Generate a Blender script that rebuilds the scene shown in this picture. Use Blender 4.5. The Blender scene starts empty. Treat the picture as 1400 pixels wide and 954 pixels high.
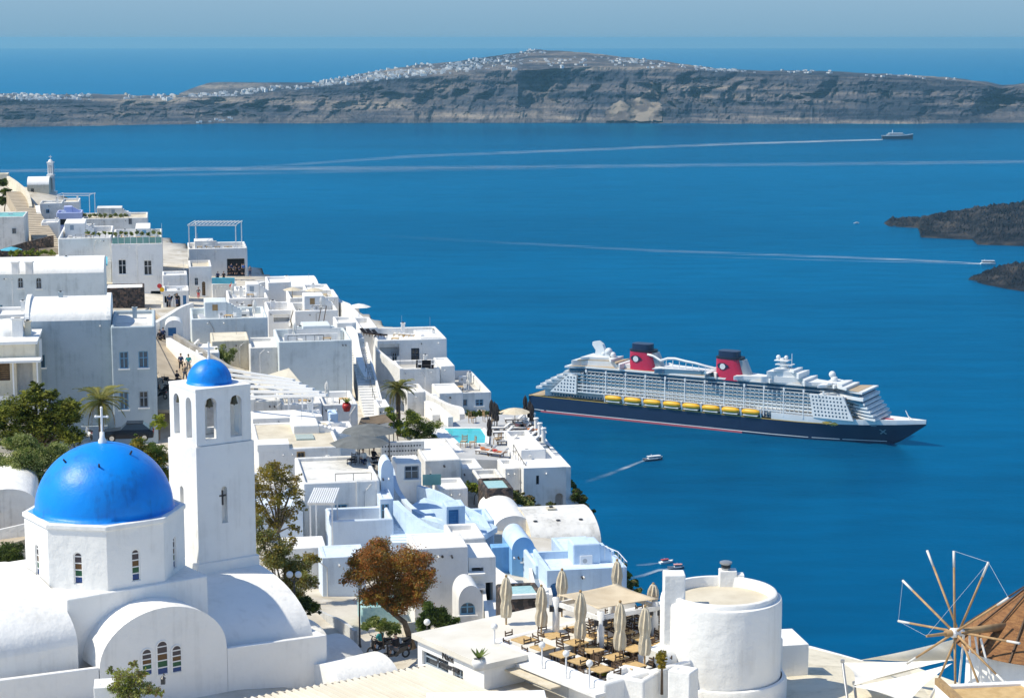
import bpy, bmesh, math, random
import numpy as np
from mathutils import Vector, Matrix, noise
random.seed(7)
sc = bpy.context.scene
R = math.radians
# ------------------------------------------------------------------ camera
F = 2700.0          # focal length in photo pixels (photo is 1400 px wide)
H = 300.0           # eye height above the sea
YINF = 52.0         # photo row of the true horizon
PITCH = math.atan((477.0 - YINF) / F)
cam_d = bpy.data.cameras.new('camera'); cam = bpy.data.objects.new('camera', cam_d)
sc.collection.objects.link(cam)
cam.location = (0, 0, H); cam.rotation_euler = (math.pi / 2 - PITCH, 0, 0)
cam_d.sensor_width = 36.0; cam_d.lens = F / 1400.0 * 36.0
cam_d.clip_start = 0.5; cam_d.clip_end = 200000
sc.camera = cam
# ------------------------------------------------------------------ light
SUN_EL, SUN_AZ = R(52), R(-99)      # azimuth from +Y, negative is left of the view
sdir = Vector((math.cos(SUN_EL) * math.sin(SUN_AZ), math.cos(SUN_EL) * math.cos(SUN_AZ), math.sin(SUN_EL)))
sun_d = bpy.data.lights.new('sun', 'SUN'); sun = bpy.data.objects.new('sun', sun_d)
sc.collection.objects.link(sun)
sun_d.energy = 4.1; sun_d.angle = R(0.53); sun_d.color = (1.0, 0.925, 0.76)
sun.rotation_euler = sdir.to_track_quat('Z', 'Y').to_euler(); sun.location = (-200, 50, 700)
w = bpy.data.worlds.new('World'); sc.world = w; w.use_nodes = True
nt = w.node_tree; nt.nodes.clear()
sky = nt.nodes.new('ShaderNodeTexSky'); sky.sky_type = 'NISHITA'; sky.sun_disc = False
sky.sun_elevation = SUN_EL; sky.sun_rotation = SUN_AZ
sky.altitude = 300; sky.air_density = 1.0; sky.dust_density = 0.15; sky.ozone_density = 4.0
bg = nt.nodes.new('ShaderNodeBackground'); bg.inputs[1].default_value = 0.148
wo = nt.nodes.new('ShaderNodeOutputWorld')
L_ = nt.links.new
# the band of sea haze that rings the horizon, the same all round
tc = nt.nodes.new('ShaderNodeTexCoord'); sp = nt.nodes.new('ShaderNodeSeparateXYZ'); L_(tc.outputs['Generated'], sp.inputs[0])
mr = nt.nodes.new('ShaderNodeMapRange'); mr.interpolation_type = 'SMOOTHSTEP'; mr.inputs[1].default_value = 0.02; mr.inputs[2].default_value = 0.30; mr.inputs[3].default_value = 1.0; mr.inputs[4].default_value = 0.0; L_(sp.outputs[2], mr.inputs[0])
hm_ = nt.nodes.new('ShaderNodeMix'); hm_.data_type = 'RGBA'; lo_ = nt.nodes.new('ShaderNodeMapRange'); lo_.inputs[1].default_value = 0.0; lo_.inputs[2].default_value = 0.026; L_(sp.outputs[2], lo_.inputs[0])
hz_ = nt.nodes.new('ShaderNodeMix'); hz_.data_type = 'RGBA'; hz_.inputs[6].default_value = (1.24, 2.30, 3.22, 1); hz_.inputs[7].default_value = (1.72, 2.74, 3.65, 1); L_(lo_.outputs[0], hz_.inputs[0]); L_(hz_.outputs[2], hm_.inputs[7]); L_(mr.outputs[0], hm_.inputs[0]); L_(sky.outputs[0], hm_.inputs[6]); L_(hm_.outputs[2], bg.inputs[0])
nt.links.new(bg.outputs[0], wo.inputs[0])
vs = sc.view_settings; vs.view_transform = 'Standard'; vs.look = 'None'; vs.gamma = 1; vs.use_curve_mapping = False
vs.exposure = 0.26
# ------------------------------------------------------------------ projection helpers
cP, sP = math.cos(PITCH), math.sin(PITCH)
def ray(px, py):
    a, b = (px - 700) / F, (477 - py) / F
    return Vector((a, cP + b * sP, -sP + b * cP))
def W(px, py, D):
    """world point seen at photo pixel (px, py), D metres ahead of the camera"""
    r = ray(px, py); return Vector((0, 0, H)) + r * (D / r.y)
def WZ(px, py, z):
    r = ray(px, py); return Vector((0, 0, H)) + r * ((z - H) / r.z)
def proj(p):
    x, y, z = p[0], p[1], p[2] - H
    d = y * cP - z * sP
    return 700 + F * x / d, 477 - F * (y * sP + z * cP) / d
def hit(px, py, O, N):
    """pixel ray against the plane through O with normal N"""
    r = ray(px, py); o = Vector((0, 0, H))
    return o + r * ((O - o).dot(N) / r.dot(N))
# ------------------------------------------------------------------ materials
M = {}
def mat(name, c1, c2=None, scale=1.0, rough=0.8, bump=0.0, bscale=8.0, metal=0.0, spec=0.4, stretch=None, lo=0.35, hi=0.65, obj=False, bdist=0.05, detail=4):
    m = bpy.data.materials.new(name); m.use_nodes = True; M[name] = m
    t = m.node_tree; b = t.nodes['Principled BSDF']
    b.inputs['Roughness'].default_value = rough; b.inputs['Metallic'].default_value = metal
    b.inputs['Specular IOR Level'].default_value = spec
    b.inputs['Base Color'].default_value = (*c1, 1)
    if c2 is not None or bump:
        if obj:
            g = t.nodes.new('ShaderNodeTexCoord'); src = g.outputs['Object']
        else:
            g = t.nodes.new('ShaderNodeNewGeometry'); src = g.outputs['Position']
        if stretch:
            mp = t.nodes.new('ShaderNodeMapping'); mp.inputs['Scale'].default_value = stretch
            t.links.new(src, mp.inputs[0]); s1 = mp.outputs[0]
        else: s1 = src
    if c2 is not None:
        n = t.nodes.new('ShaderNodeTexNoise'); n.inputs['Scale'].default_value = scale; n.inputs['Detail'].default_value = detail
        r = t.nodes.new('ShaderNodeValToRGB'); r.color_ramp.elements[0].position = lo; r.color_ramp.elements[1].position = hi
        r.color_ramp.elements[0].color = (*c1, 1); r.color_ramp.elements[1].color = (*c2, 1)
        t.links.new(s1, n.inputs[0]); t.links.new(n.outputs[0], r.inputs[0]); t.links.new(r.outputs[0], b.inputs['Base Color'])
    if bump:
        n2 = t.nodes.new('ShaderNodeTexNoise'); n2.inputs['Scale'].default_value = bscale; n2.inputs['Detail'].default_value = 3
        bp = t.nodes.new('ShaderNodeBump'); bp.inputs['Strength'].default_value = bump; bp.inputs['Distance'].default_value = bdist
        t.links.new(src, n2.inputs[0]); t.links.new(n2.outputs[0], bp.inputs['Height']); t.links.new(bp.outputs[0], b.inputs['Normal'])
    return m
def plaster(name, c, dirt, amount=0.55, bump=0.35):
    """whitewash: broad blotches, repaired patches, rain streaks and a soft trowelled relief"""
    m = bpy.data.materials.new(name); m.use_nodes = True; M[name] = m
    t = m.node_tree; b = t.nodes['Principled BSDF']; L = t.links.new
    b.inputs['Roughness'].default_value = 0.9; b.inputs['Specular IOR Level'].default_value = 0.2
    g = t.nodes.new('ShaderNodeNewGeometry')
    def nz(scale, detail, src, rough=.5):
        n = t.nodes.new('ShaderNodeTexNoise'); n.inputs['Scale'].default_value = scale; n.inputs['Detail'].default_value = detail; n.inputs['Roughness'].default_value = rough; L(src, n.inputs[0]); return n.outputs[0]
    def rng(src, lo, hi, to):
        r = t.nodes.new('ShaderNodeMapRange'); r.inputs[1].default_value = lo; r.inputs[2].default_value = hi; r.inputs[4].default_value = to; L(src, r.inputs[0]); return r.outputs[0]
    def mix(fac, a, col):
        mx = t.nodes.new('ShaderNodeMix'); mx.data_type = 'RGBA'; L(fac, mx.inputs[0])
        if isinstance(a, tuple): mx.inputs[6].default_value = (*a, 1)
        else: L(a, mx.inputs[6])
        mx.inputs[7].default_value = (*col, 1); return mx.outputs[2]
    pos = g.outputs['Position']
    mp = t.nodes.new('ShaderNodeMapping'); mp.inputs['Scale'].default_value = (3.0, 3.0, 0.14); L(pos, mp.inputs[0])
    blot = nz(.45, 6, pos, .6); streak = nz(1.0, 6, mp.outputs[0], .6); patch = nz(.8, 2, pos)
    mul = t.nodes.new('ShaderNodeMath'); mul.operation = 'MULTIPLY'; L(blot, mul.inputs[0]); L(streak, mul.inputs[1])
    col = mix(rng(blot, .42, .70, amount * .8), c, dirt)
    col = mix(rng(mul.outputs[0], .27, .42, amount), col, tuple(q * .80 for q in dirt))
    col = mix(rng(patch, .60, .625, amount * .45), col, tuple(min(.9, q * 1.06) for q in c))
    L(col, b.inputs['Base Color'])
    n3 = nz(1.6, 7, pos, .6)
    bp = t.nodes.new('ShaderNodeBump'); bp.inputs['Strength'].default_value = bump; bp.inputs['Distance'].default_value = 0.2
    L(n3, bp.inputs['Height']); L(bp.outputs[0], b.inputs['Normal'])
    return m
plaster('white', (.82, .81, .785), (.66, .65, .62))
plaster('white_clean', (.85, .84, .81), (.75, .735, .70), 0.42)
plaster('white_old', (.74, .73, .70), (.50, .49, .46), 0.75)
plaster('cream', (.72, .66, .53), (.56, .50, .38), 0.7)
plaster('grey_wall', (.56, .57, .57), (.42, .42, .42), 0.7)
plaster('shade_grey', (.43, .50, .54), (.36, .43, .47), 0.7)  # white hall walls, their shade put into a darker bluish colour
plaster('shade_white', (.66, .71, .72), (.52, .57, .58), 0.7)  # milder version: some wall shade mixed into the white
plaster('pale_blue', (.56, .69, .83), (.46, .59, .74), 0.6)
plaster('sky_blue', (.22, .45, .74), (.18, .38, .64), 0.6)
plaster('ice_blue', (.66, .75, .85), (.58, .66, .76), 0.6)
plaster('lilac', (.45, .50, .72), (.40, .44, .64), 0.5)
mat('roof_screed', (.66, .60, .48), (.54, .48, .37), .8, .95, .2, 5)
mat('paving', (.62, .60, .56), (.45, .43, .39), .5, .9, .2, 4)
mat('deck_paving', (.50, .51, .52), (.42, .43, .44), .6, .85)
mat('concrete', (.42, .40, .36), (.30, .28, .25), .6, .95, .3, 4)
mat('sand_path', (.50, .42, .31), (.40, .33, .24), .6, .95, .3, 4)
mat('glass_dark', (.02, .03, .04), None, rough=.08, spec=.7)
mat('glass_blue', (.04, .09, .14), None, rough=.1, spec=.7)
mat('glass_green', (.20, .40, .36), (.16, .34, .31), 1, .1, spec=.6)
mat('frame_white', (.78, .78, .77), None, rough=.5)
mat('frame_grey', (.30, .36, .42), None, rough=.5)
mat('shutter_blue', (.20, .42, .60), (.16, .35, .52), 3, .6)
mat('door_blue', (.07, .24, .48), (.05, .19, .40), 3, .55)
mat('door_navy', (.03, .06, .11), None, rough=.5)
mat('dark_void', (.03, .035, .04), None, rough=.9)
mat('wood', (.42, .28, .13), (.30, .19, .09), 4, .7, obj=True)
mat('wood_light', (.62, .43, .20), (.50, .33, .14), 4, .65, obj=True)
mat('wood_dark', (.12, .075, .045), (.08, .05, .03), 4, .7, obj=True)
mat('wood_grey', (.38, .33, .27), (.28, .24, .19), 4, .85, obj=True)
mat('metal_dark', (.035, .035, .04), None, rough=.45, spec=.5)
mat('metal_grey', (.40, .41, .42), None, rough=.4, metal=.6)
mat('metal_white', (.78, .78, .78), None, rough=.35)
mat('bronze', (.14, .11, .06), (.09, .08, .05), 3, .45, metal=.7)
mat('canvas_beige', (.66, .55, .39), (.58, .47, .32), 1.5, .9, .2, 6, obj=True)
mat('canvas_cream', (.68, .60, .46), (.56, .48, .35), 2.5, .9, .2, 6, obj=True)
mat('canvas_white', (.80, .78, .73), (.74, .72, .67), 1.0, .9)
mat('canvas_grey', (.16, .17, .17), (.12, .13, .13), 1.5, .9)
mat('canvas_brown', (.17, .13, .09), (.12, .09, .06), 1.5, .9)
mat('canvas_dark', (.045, .04, .04), None, rough=.9)
mat('canvas_teal', (.10, .42, .55), (.08, .36, .48), 1.5, .85)
mat('cushion_white', (.76, .75, .73), None, rough=.9)
mat('terracotta', (.42, .14, .07), (.34, .11, .05), 3, .8)
mat('red_glaze', (.40, .03, .03), None, rough=.35)
mat('globe_glass', (.80, .80, .78), None, rough=.25)
mat('rubber', (.02, .02, .02), None, rough=.8)
mat('skin', (.50, .31, .22), None, rough=.6)
mat('hair_dark', (.03, .02, .015), None, rough=.7)
for n_, c_ in dict(cloth_black=(.02, .02, .025), cloth_navy=(.03, .05, .12), cloth_teal=(.04, .28, .30), cloth_white=(.7, .7, .7), cloth_red=(.5, .05, .05), cloth_pink=(.62, .30, .28), cloth_tan=(.45, .35, .24), cloth_grey=(.2, .2, .21), cloth_blue=(.06, .15, .42), cloth_orange=(.55, .20, .08)).items():
    mat(n_, c_, None, rough=.95)
# ------------------------------------------------------------------ mesh building
def link(o, parent=None):
    sc.collection.objects.link(o)
    if parent is not None: o.parent = parent
    return o
class MB:
    """collects faces; build() links them as one mesh object"""
    def __init__(s): s.v = []; s.f = []
    def add(s, vs_, fs_):
        b = len(s.v); s.v.extend([tuple(q) for q in vs_]); s.f.extend([tuple(b + i for i in f) for f in fs_]); return s
    def quad(s, a, b, c, d): return s.add([a, b, c, d], [(0, 1, 2, 3)])
    def poly(s, pts): return s.add(pts, [tuple(range(len(pts)))])
    def box(s, x0, x1, y0, y1, z0, z1, m=None):
        p = [(x0, y0, z0), (x1, y0, z0), (x1, y1, z0), (x0, y1, z0), (x0, y0, z1), (x1, y0, z1), (x1, y1, z1), (x0, y1, z1)]
        if m is not None: p = [m @ Vector(q) for q in p]
        return s.add(p, [(0, 3, 2, 1), (4, 5, 6, 7), (0, 1, 5, 4), (1, 2, 6, 5), (2, 3, 7, 6), (3, 0, 4, 7)])
    def bar(s, a, b, wd, ht=None, up=(0, 0, 1)):
        a, b = Vector(a), Vector(b); d = (b - a); L_ = d.length
        if L_ < 1e-6: return s
        d.normalize(); u = Vector(up)
        if abs(d.dot(u)) > .98: u = Vector((0, 1, 0))
        sx = d.cross(u).normalized(); uz = sx.cross(d)
        ht = ht or wd; sx = sx * wd / 2; uz = uz * ht / 2
        p = [a - sx - uz, a + sx - uz, a + sx + uz, a - sx + uz, b - sx - uz, b + sx - uz, b + sx + uz, b - sx + uz]
        return s.add(p, [(0, 3, 2, 1), (4, 5, 6, 7), (0, 1, 5, 4), (1, 2, 6, 5), (2, 3, 7, 6), (3, 0, 4, 7)])
    def tube(s, pts, rad, n=8, cap=True):
        pts = [Vector(p) for p in pts]; k = len(pts)
        rad = rad if isinstance(rad, (list, tuple)) else [rad] * k
        vs_, fs_ = [], []
        pu = None
        for i, p in enumerate(pts):
            d = (pts[min(i + 1, k - 1)] - pts[max(i - 1, 0)])
            if d.length < 1e-9: d = Vector((0, 0, 1))
            d.normalize()
            if pu is None:
                u = Vector((1, 0, 0)) if abs(d.x) < .9 else Vector((0, 1, 0))
            else: u = pu
            u = (u - d * u.dot(d)).normalized(); pu = u; v = d.cross(u)
            for j in range(n):
                a = 2 * math.pi * j / n; vs_.append(p + (u * math.cos(a) + v * math.sin(a)) * rad[i])
        for i in range(k - 1):
            for j in range(n):
                j2 = (j + 1) % n; fs_.append((i * n + j, i * n + j2, (i + 1) * n + j2, (i + 1) * n + j))
        if cap: fs_ += [tuple(range(n - 1, -1, -1)), tuple(range((k - 1) * n, k * n))]
        return s.add(vs_, fs_)
    def lathe(s, prof, n=24, c=(0, 0, 0), a0=0.0, a1=2 * math.pi, rot=0.0):
        """prof: list of (radius, z)"""
        full = abs(a1 - a0 - 2 * math.pi) < 1e-6
        m_ = n if full else n + 1; vs_, fs_ = [], []
        for r_, z_ in prof:
            for j in range(m_):
                a = a0 + (a1 - a0) * j / n + rot
                vs_.append((c[0] + r_ * math.cos(a), c[1] + r_ * math.sin(a), c[2] + z_))
        for i in range(len(prof) - 1):
            for j in range(n):
                j2 = (j + 1) % m_; fs_.append((i * m_ + j, i * m_ + j2, (i + 1) * m_ + j2, (i + 1) * m_ + j))
        return s.add(vs_, fs_)
    def sphere(s, c, r_, n=12, k=8, sz=1.0):
        return s.lathe([(max(r_ * math.sin(math.pi * i / k), 1e-4), -r_ * sz * math.cos(math.pi * i / k)) for i in range(k + 1)], n, c)
    def prism(s, poly2, z0, z1, m=None):
        n = len(poly2); p = [(x, y, z0) for x, y in poly2] + [(x, y, z1) for x, y in poly2]
        if m is not None: p = [m @ Vector(q) for q in p]
        return s.add(p, [tuple(range(n - 1, -1, -1)), tuple(range(n, 2 * n))] + [(i, (i + 1) % n, n + (i + 1) % n, n + i) for i in range(n)])
    def mesh(s, name, material=None, smooth=False, weld=False, angle=None):
        me = bpy.data.meshes.new(name); me.from_pydata(s.v, [], s.f)
        if weld:
            bm = bmesh.new(); bm.from_mesh(me); bmesh.ops.remove_doubles(bm, verts=bm.verts, dist=1e-4); bm.to_mesh(me); bm.free()
        me.update()
        if material: me.materials.append(M[material] if isinstance(material, str) else material)
        if smooth: me.polygons.foreach_set('use_smooth', [True] * len(me.polygons))
        if angle is not None:
            me.polygons.foreach_set('use_smooth', [True] * len(me.polygons)); me.set_sharp_from_angle(angle=R(angle))
        return me
    def build(s, name, material=None, parent=None, smooth=False, weld=False, angle=None, label=None, kind=None):
        o = bpy.data.objects.new(name, s.mesh(name, material, smooth, weld, angle))
        if label: o['label'] = label
        if kind: o['kind'] = kind
        return link(o, parent)
def empty(name, loc=(0, 0, 0), rz=0.0):
    o = bpy.data.objects.new(name, None); o.location = loc; o.rotation_euler = (0, 0, rz); o.empty_display_size = .3
    return link(o)
def tag(o, label, cat, group=None, kind=None):
    o['label'] = label; o['category'] = cat
    if group: o['group'] = group
    o['kind'] = kind or 'thing'
    return o
def thing(name, label, cat, loc=(0, 0, 0), rz=0.0, group=None):
    return tag(empty(name, loc, rz), label, cat, group)
def struct(o): o['kind'] = 'structure'; return o
KIDS = {}
def copy_tree(o, loc=None, rz=None, label=None, group=None, parent=None, scale=None):
    c = o.copy(); link(c)
    if parent is not None: c.parent = parent
    for ch in [q for q in o.children]: copy_tree(ch, parent=c)
    if loc is not None: c.location = loc
    if rz is not None: c.rotation_euler = (0, 0, rz)
    if scale is not None: c.scale = (scale,) * 3 if not isinstance(scale, tuple) else scale
    if label: c['label'] = label
    if group: c['group'] = group
    return c
def fbm(x, y, z=0.0, o=5):
    return noise.fractal(Vector((x, y, z)), 1.0, 2.0, o)
# ------------------------------------------------------------------ sea
def sea_material():
    m = bpy.data.materials.new('sea_water'); m.use_nodes = True; M['sea'] = m
    t = m.node_tree; b = t.nodes['Principled BSDF']; L = t.links.new
    b.inputs['Roughness'].default_value = .28; b.inputs['Specular IOR Level'].default_value = 0.0; b.inputs['IOR'].default_value = 1.33
    g = t.nodes.new('ShaderNodeNewGeometry')
    mp = t.nodes.new('ShaderNodeMapping'); mp.inputs['Scale'].default_value = (.0006, .0018, 1); L(g.outputs['Position'], mp.inputs[0])
    n = t.nodes.new('ShaderNodeTexNoise'); n.inputs['Scale'].default_value = 1; n.inputs['Detail'].default_value = 7; n.inputs['Distortion'].default_value = .6; L(mp.outputs[0], n.inputs[0])
    r = t.nodes.new('ShaderNodeValToRGB'); r.color_ramp.elements[0].position = .36; r.color_ramp.elements[1].position = .66
    r.color_ramp.elements[0].color = (.000, .056, .140, 1); r.color_ramp.elements[1].color = (.000, .088, .208, 1)
    L(n.outputs[0], r.inputs[0])
    # small wind streaks
    mp2 = t.nodes.new('ShaderNodeMapping'); mp2.inputs['Scale'].default_value = (.012, .035, 1); L(g.outputs['Position'], mp2.inputs[0])
    n2 = t.nodes.new('ShaderNodeTexNoise'); n2.inputs['Scale'].default_value = 1; n2.inputs['Detail'].default_value = 8; L(mp2.outputs[0], n2.inputs[0])
    mr = t.nodes.new('ShaderNodeMapRange'); mr.inputs[1].default_value = .3; mr.inputs[2].default_value = .7; mr.inputs[3].default_value = .84; mr.inputs[4].default_value = 1.16; L(n2.outputs[0], mr.inputs[0])
    mx = t.nodes.new('ShaderNodeVectorMath'); mx.operation = 'SCALE'; L(r.outputs[0], mx.inputs[0]); L(mr.outputs[0], mx.inputs['Scale'])
    L(mx.outputs[0], b.inputs['Base Color'])
    n3 = t.nodes.new('ShaderNodeTexNoise'); n3.inputs['Scale'].default_value = .16; n3.inputs['Detail'].default_value = 9; n3.inputs['Roughness'].default_value = .6; L(g.outputs['Position'], n3.inputs[0])
    bp = t.nodes.new('ShaderNodeBump'); bp.inputs['Strength'].default_value = .5; bp.inputs['Distance'].default_value = 1.2
    L(n3.outputs[0], bp.inputs['Height']); L(bp.outputs[0], b.inputs['Normal'])
    gl = t.nodes.new('ShaderNodeBsdfGlossy'); gl.inputs['Roughness'].default_value = .16; gl.inputs['Color'].default_value = (.03, .62, .95, 1); L(bp.outputs[0], gl.inputs['Normal'])
    fr = t.nodes.new('ShaderNodeFresnel'); fr.inputs['IOR'].default_value = 1.33; L(bp.outputs[0], fr.inputs['Normal']); fm = t.nodes.new('ShaderNodeMath'); fm.operation = 'MULTIPLY'; fm.inputs[1].default_value = .62; L(fr.outputs[0], fm.inputs[0])
    ms = t.nodes.new('ShaderNodeMixShader'); L(fm.outputs[0], ms.inputs[0]); L(b.outputs[0], ms.inputs[1]); L(gl.outputs[0], ms.inputs[2]); L(ms.outputs[0], t.nodes['Material Output'].inputs[0])
sea_material()
sea = MB().quad((-30000, -2000, 0), (30000, -2000, 0), (30000, 57000, 0), (-30000, 57000, 0)).build('sea', 'sea'); struct(sea)
# ------------------------------------------------------------------ far island (caldera rim)
def interp(x, tab):
    for (a, b), (c, d) in zip(tab, tab[1:]):
        if x <= c: return b + (d - b) * max(0, x - a) / (c - a)
    return tab[-1][1]
def rock_material(name, stops, strata, pale, scale):
    m = bpy.data.materials.new(name); m.use_nodes = True; M[name] = m
    t = m.node_tree; b = t.nodes['Principled BSDF']; L = t.links.new
    b.inputs['Roughness'].default_value = .95; b.inputs['Specular IOR Level'].default_value = .1
    g = t.nodes.new('ShaderNodeNewGeometry')
    mp = t.nodes.new('ShaderNodeMapping'); mp.inputs['Scale'].default_value = strata; L(g.outputs['Position'], mp.inputs[0])
    n = t.nodes.new('ShaderNodeTexNoise'); n.inputs['Scale'].default_value = 1; n.inputs['Detail'].default_value = 8; n.inputs['Roughness'].default_value = .62; L(mp.outputs[0], n.inputs[0])
    r = t.nodes.new('ShaderNodeValToRGB'); e = r.color_ramp.elements
    for i, (p, c) in enumerate(stops):
        q = e[i] if i < 2 else e.new(p)
        q.position = p; q.color = (*c, 1)
    L(n.outputs[0], r.inputs[0])
    n2 = t.nodes.new('ShaderNodeTexNoise'); n2.inputs['Scale'].default_value = scale; n2.inputs['Detail'].default_value = 7; n2.inputs['Roughness'].default_value = .6; L(g.outputs['Position'], n2.inputs[0])
    mr = t.nodes.new('ShaderNodeMapRange'); mr.inputs[1].default_value = .56; mr.inputs[2].default_value = .74; L(n2.outputs[0], mr.inputs[0])
    mx = t.nodes.new('ShaderNodeMix'); mx.data_type = 'RGBA'; mx.inputs[7].default_value = (*pale, 1)
    L(mr.outputs[0], mx.inputs[0]); L(r.outputs[0], mx.inputs[6]); L(mx.outputs[2], b.inputs['Base Color'])
    return m
rock_material('far_rock', [(.36, (.020, .031, .052)), (.66, (.36, .305, .25)), (.46, (.068, .076, .10)), (.55, (.16, .145, .15))], (.0016, .0016, .034), (.20, .175, .16), .006)  # bluish dark stops put some distance haze into the rock colour
_t = M['far_rock'].node_tree; _g = _t.nodes.new('ShaderNodeNewGeometry'); _m = _t.nodes.new('ShaderNodeMapping'); _m.inputs['Scale'].default_value = (.016, .016, .004); _n = _t.nodes.new('ShaderNodeTexNoise'); _n.inputs['Scale'].default_value = 1; _n.inputs['Detail'].default_value = 8; _n.inputs['Roughness'].default_value = .62; _p = _t.nodes.new('ShaderNodeBump'); _p.inputs['Strength'].default_value = 1.0; _p.inputs['Distance'].default_value = 60
_t.links.new(_g.outputs['Position'], _m.inputs[0]); _t.links.new(_m.outputs[0], _n.inputs[0]); _t.links.new(_n.outputs[0], _p.inputs['Height']); _t.links.new(_p.outputs[0], _t.nodes['Principled BSDF'].inputs['Normal'])
rock_material('lava_rock', [(.34, (.006, .008, .013)), (.66, (.055, .050, .050)), (.5, (.020, .021, .026))], (.03, .03, .05), (.070, .060, .052), .03)
rock_material('cliff_rock', [(.30, (.10, .075, .05)), (.72, (.34, .26, .17)), (.5, (.19, .14, .09))], (.15, .15, .5), (.10, .12, .035), .22)
TOP = [(-120, 137), (0, 128), (60, 130), (130, 129), (210, 131), (300, 128), (370, 120), (440, 112), (500, 100), (560, 90), (640, 82), (700, 73), (735, 68), (790, 71), (850, 78), (910, 84), (980, 94), (1040, 97), (1120, 97), (1200, 101), (1290, 105), (1340, 111), (1370, 117), (1400, 114), (1500, 118)]
RIM = [(-120, 141), (0, 136), (150, 138), (260, 135), (330, 131), (420, 122), (520, 111), (600, 104), (700, 96), (790, 92), (860, 92), (940, 96), (1050, 101), (1150, 104), (1260, 109), (1320, 113), (1370, 120), (1400, 117), (1500, 119)]
SHORE = [(-120, 176), (0, 175), (300, 170), (600, 169), (850, 169), (1000, 170), (1250, 170), (1400, 169), (1500, 169)]
NU, NV = 500, 58
DI = 7250.0
def island_point(px, v):
    """v 0..1 cliff face, 1..2 the slope behind it"""
    sh = WZ(px, interp(px, SHORE), 0.0)
    if v <= 1:
        q = px + 34 * fbm(px * .010, v * 1.4, 5.5) + 9 * fbm(px * .05, v * 3, 1.5)
        gul = 300 * abs(fbm(q * .009, v * .3, 3.1, 6)) + 110 * abs(fbm(q * .031, v * 1.1, 8.2, 5)) + 34 * fbm(q * .10, v * 5, 1.2, 5)
        D = sh.y + 20 + 330 * v ** .9 + gul * math.sin(math.pi * min(1, v * .9 + .08)) * (.35 + 1.0 * abs(fbm(px * .006, 2.2)))
        py = interp(px, SHORE) + (interp(px, RIM) + 2.5 * fbm(px * .02, 7.7) - interp(px, SHORE)) * min(1, v ** .85 + .05 * fbm(px * .02, v * 4, 6) * math.sin(math.pi * v))
        st = .030 * math.sin(v * 24 + fbm(px * .012, v * .6) * 5) + .02 * math.sin(v * 55 + fbm(px * .02, v, 3) * 4)        # hard and soft beds step the face
        p = W(px, py, D + 420 * st * (1 - v) * v * 2)
        if v == 0: p.z = -2
        return p
    k = v - 1
    D = sh.y + 350 + 1500 * k + 90 * fbm(px * .03, k * 5, 4.4) * min(1, k * 5) * (1 if k < .8 else 0)
    py = interp(px, RIM) + (interp(px, TOP) - interp(px, RIM)) * min(1, k / .8) ** .8
    if k > .8: py += (k - .8) * 120
    py += 1.1 * fbm(px * .05, k * 4, 2.2) * (1 if k < .8 else .4)
    return W(px, py, D)
mb = MB(); vs_ = []
for i in range(NU + 1):
    px = -110 + 1610 * i / NU
    for j in range(NV + 1):
        v = j / NV * 2.0
        vs_.append(island_point(px, v))
mb.add(vs_, [(i * (NV + 1) + j, (i + 1) * (NV + 1) + j, (i + 1) * (NV + 1) + j + 1, i * (NV + 1) + j + 1) for i in range(NU) for j in range(NV)])
isl = mb.build('far_island_terrain', 'far_rock', smooth=False); struct(isl)
# a farther brown headland behind the left end
mb = MB(); vs_ = []
for i in range(41):
    px = 245 + 215 * i / 40
    top = interp(px, [(245, 128), (262, 121), (285, 113.5), (300, 112.5), (360, 113), (420, 113), (460, 113)])
    b0 = WZ(px, 131, 0); vs_ += [W(px, 136, 8900), W(px, top + .6 * fbm(px * .1, 1.), 9300), W(px, top + 4, 9900)]
mb.add(vs_, [(i * 3 + j, i * 3 + 3 + j, i * 3 + 4 + j, i * 3 + 1 + j) for i in range(40) for j in range(2)])
struct(mb.build('distant_headland_terrain', 'far_rock', smooth=True))
# pale scree scar on the cliff foot
mat('scree', (.25, .21, .165), (.10, .085, .08), .02, .95, lo=.42, hi=.58)
def scar(pts, lift=2.5):
    mb = MB()
    for x0, x1, v0, v1 in pts:
        n = 14; q = []
        for i in range(n + 1):
            for j in range(n + 1):
                a = i / n; c = j / n
                px = x0 + (x1 - x0) * a + 6 * fbm(a * 3, c * 3, x0); v = v0 + (v1 - v0) * c * (1 - .45 * abs(2 * a - 1)) + .04 * fbm(a * 4, c * 4, x1)
                p = island_point(px, max(.02, min(.98, v))); r = (p - Vector((0, 0, H))).normalized(); q.append(p - r * lift * 6)
        mb.add(q, [(i * (n + 1) + j, (i + 1) * (n + 1) + j, (i + 1) * (n + 1) + j + 1, i * (n + 1) + j + 1) for i in range(n) for j in range(n)])
    return mb
struct(scar([(828, 868, .03, .35), (862, 905, .03, .5), (885, 900, .4, .72)]).build('scree_terrain', 'scree', smooth=True))
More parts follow.
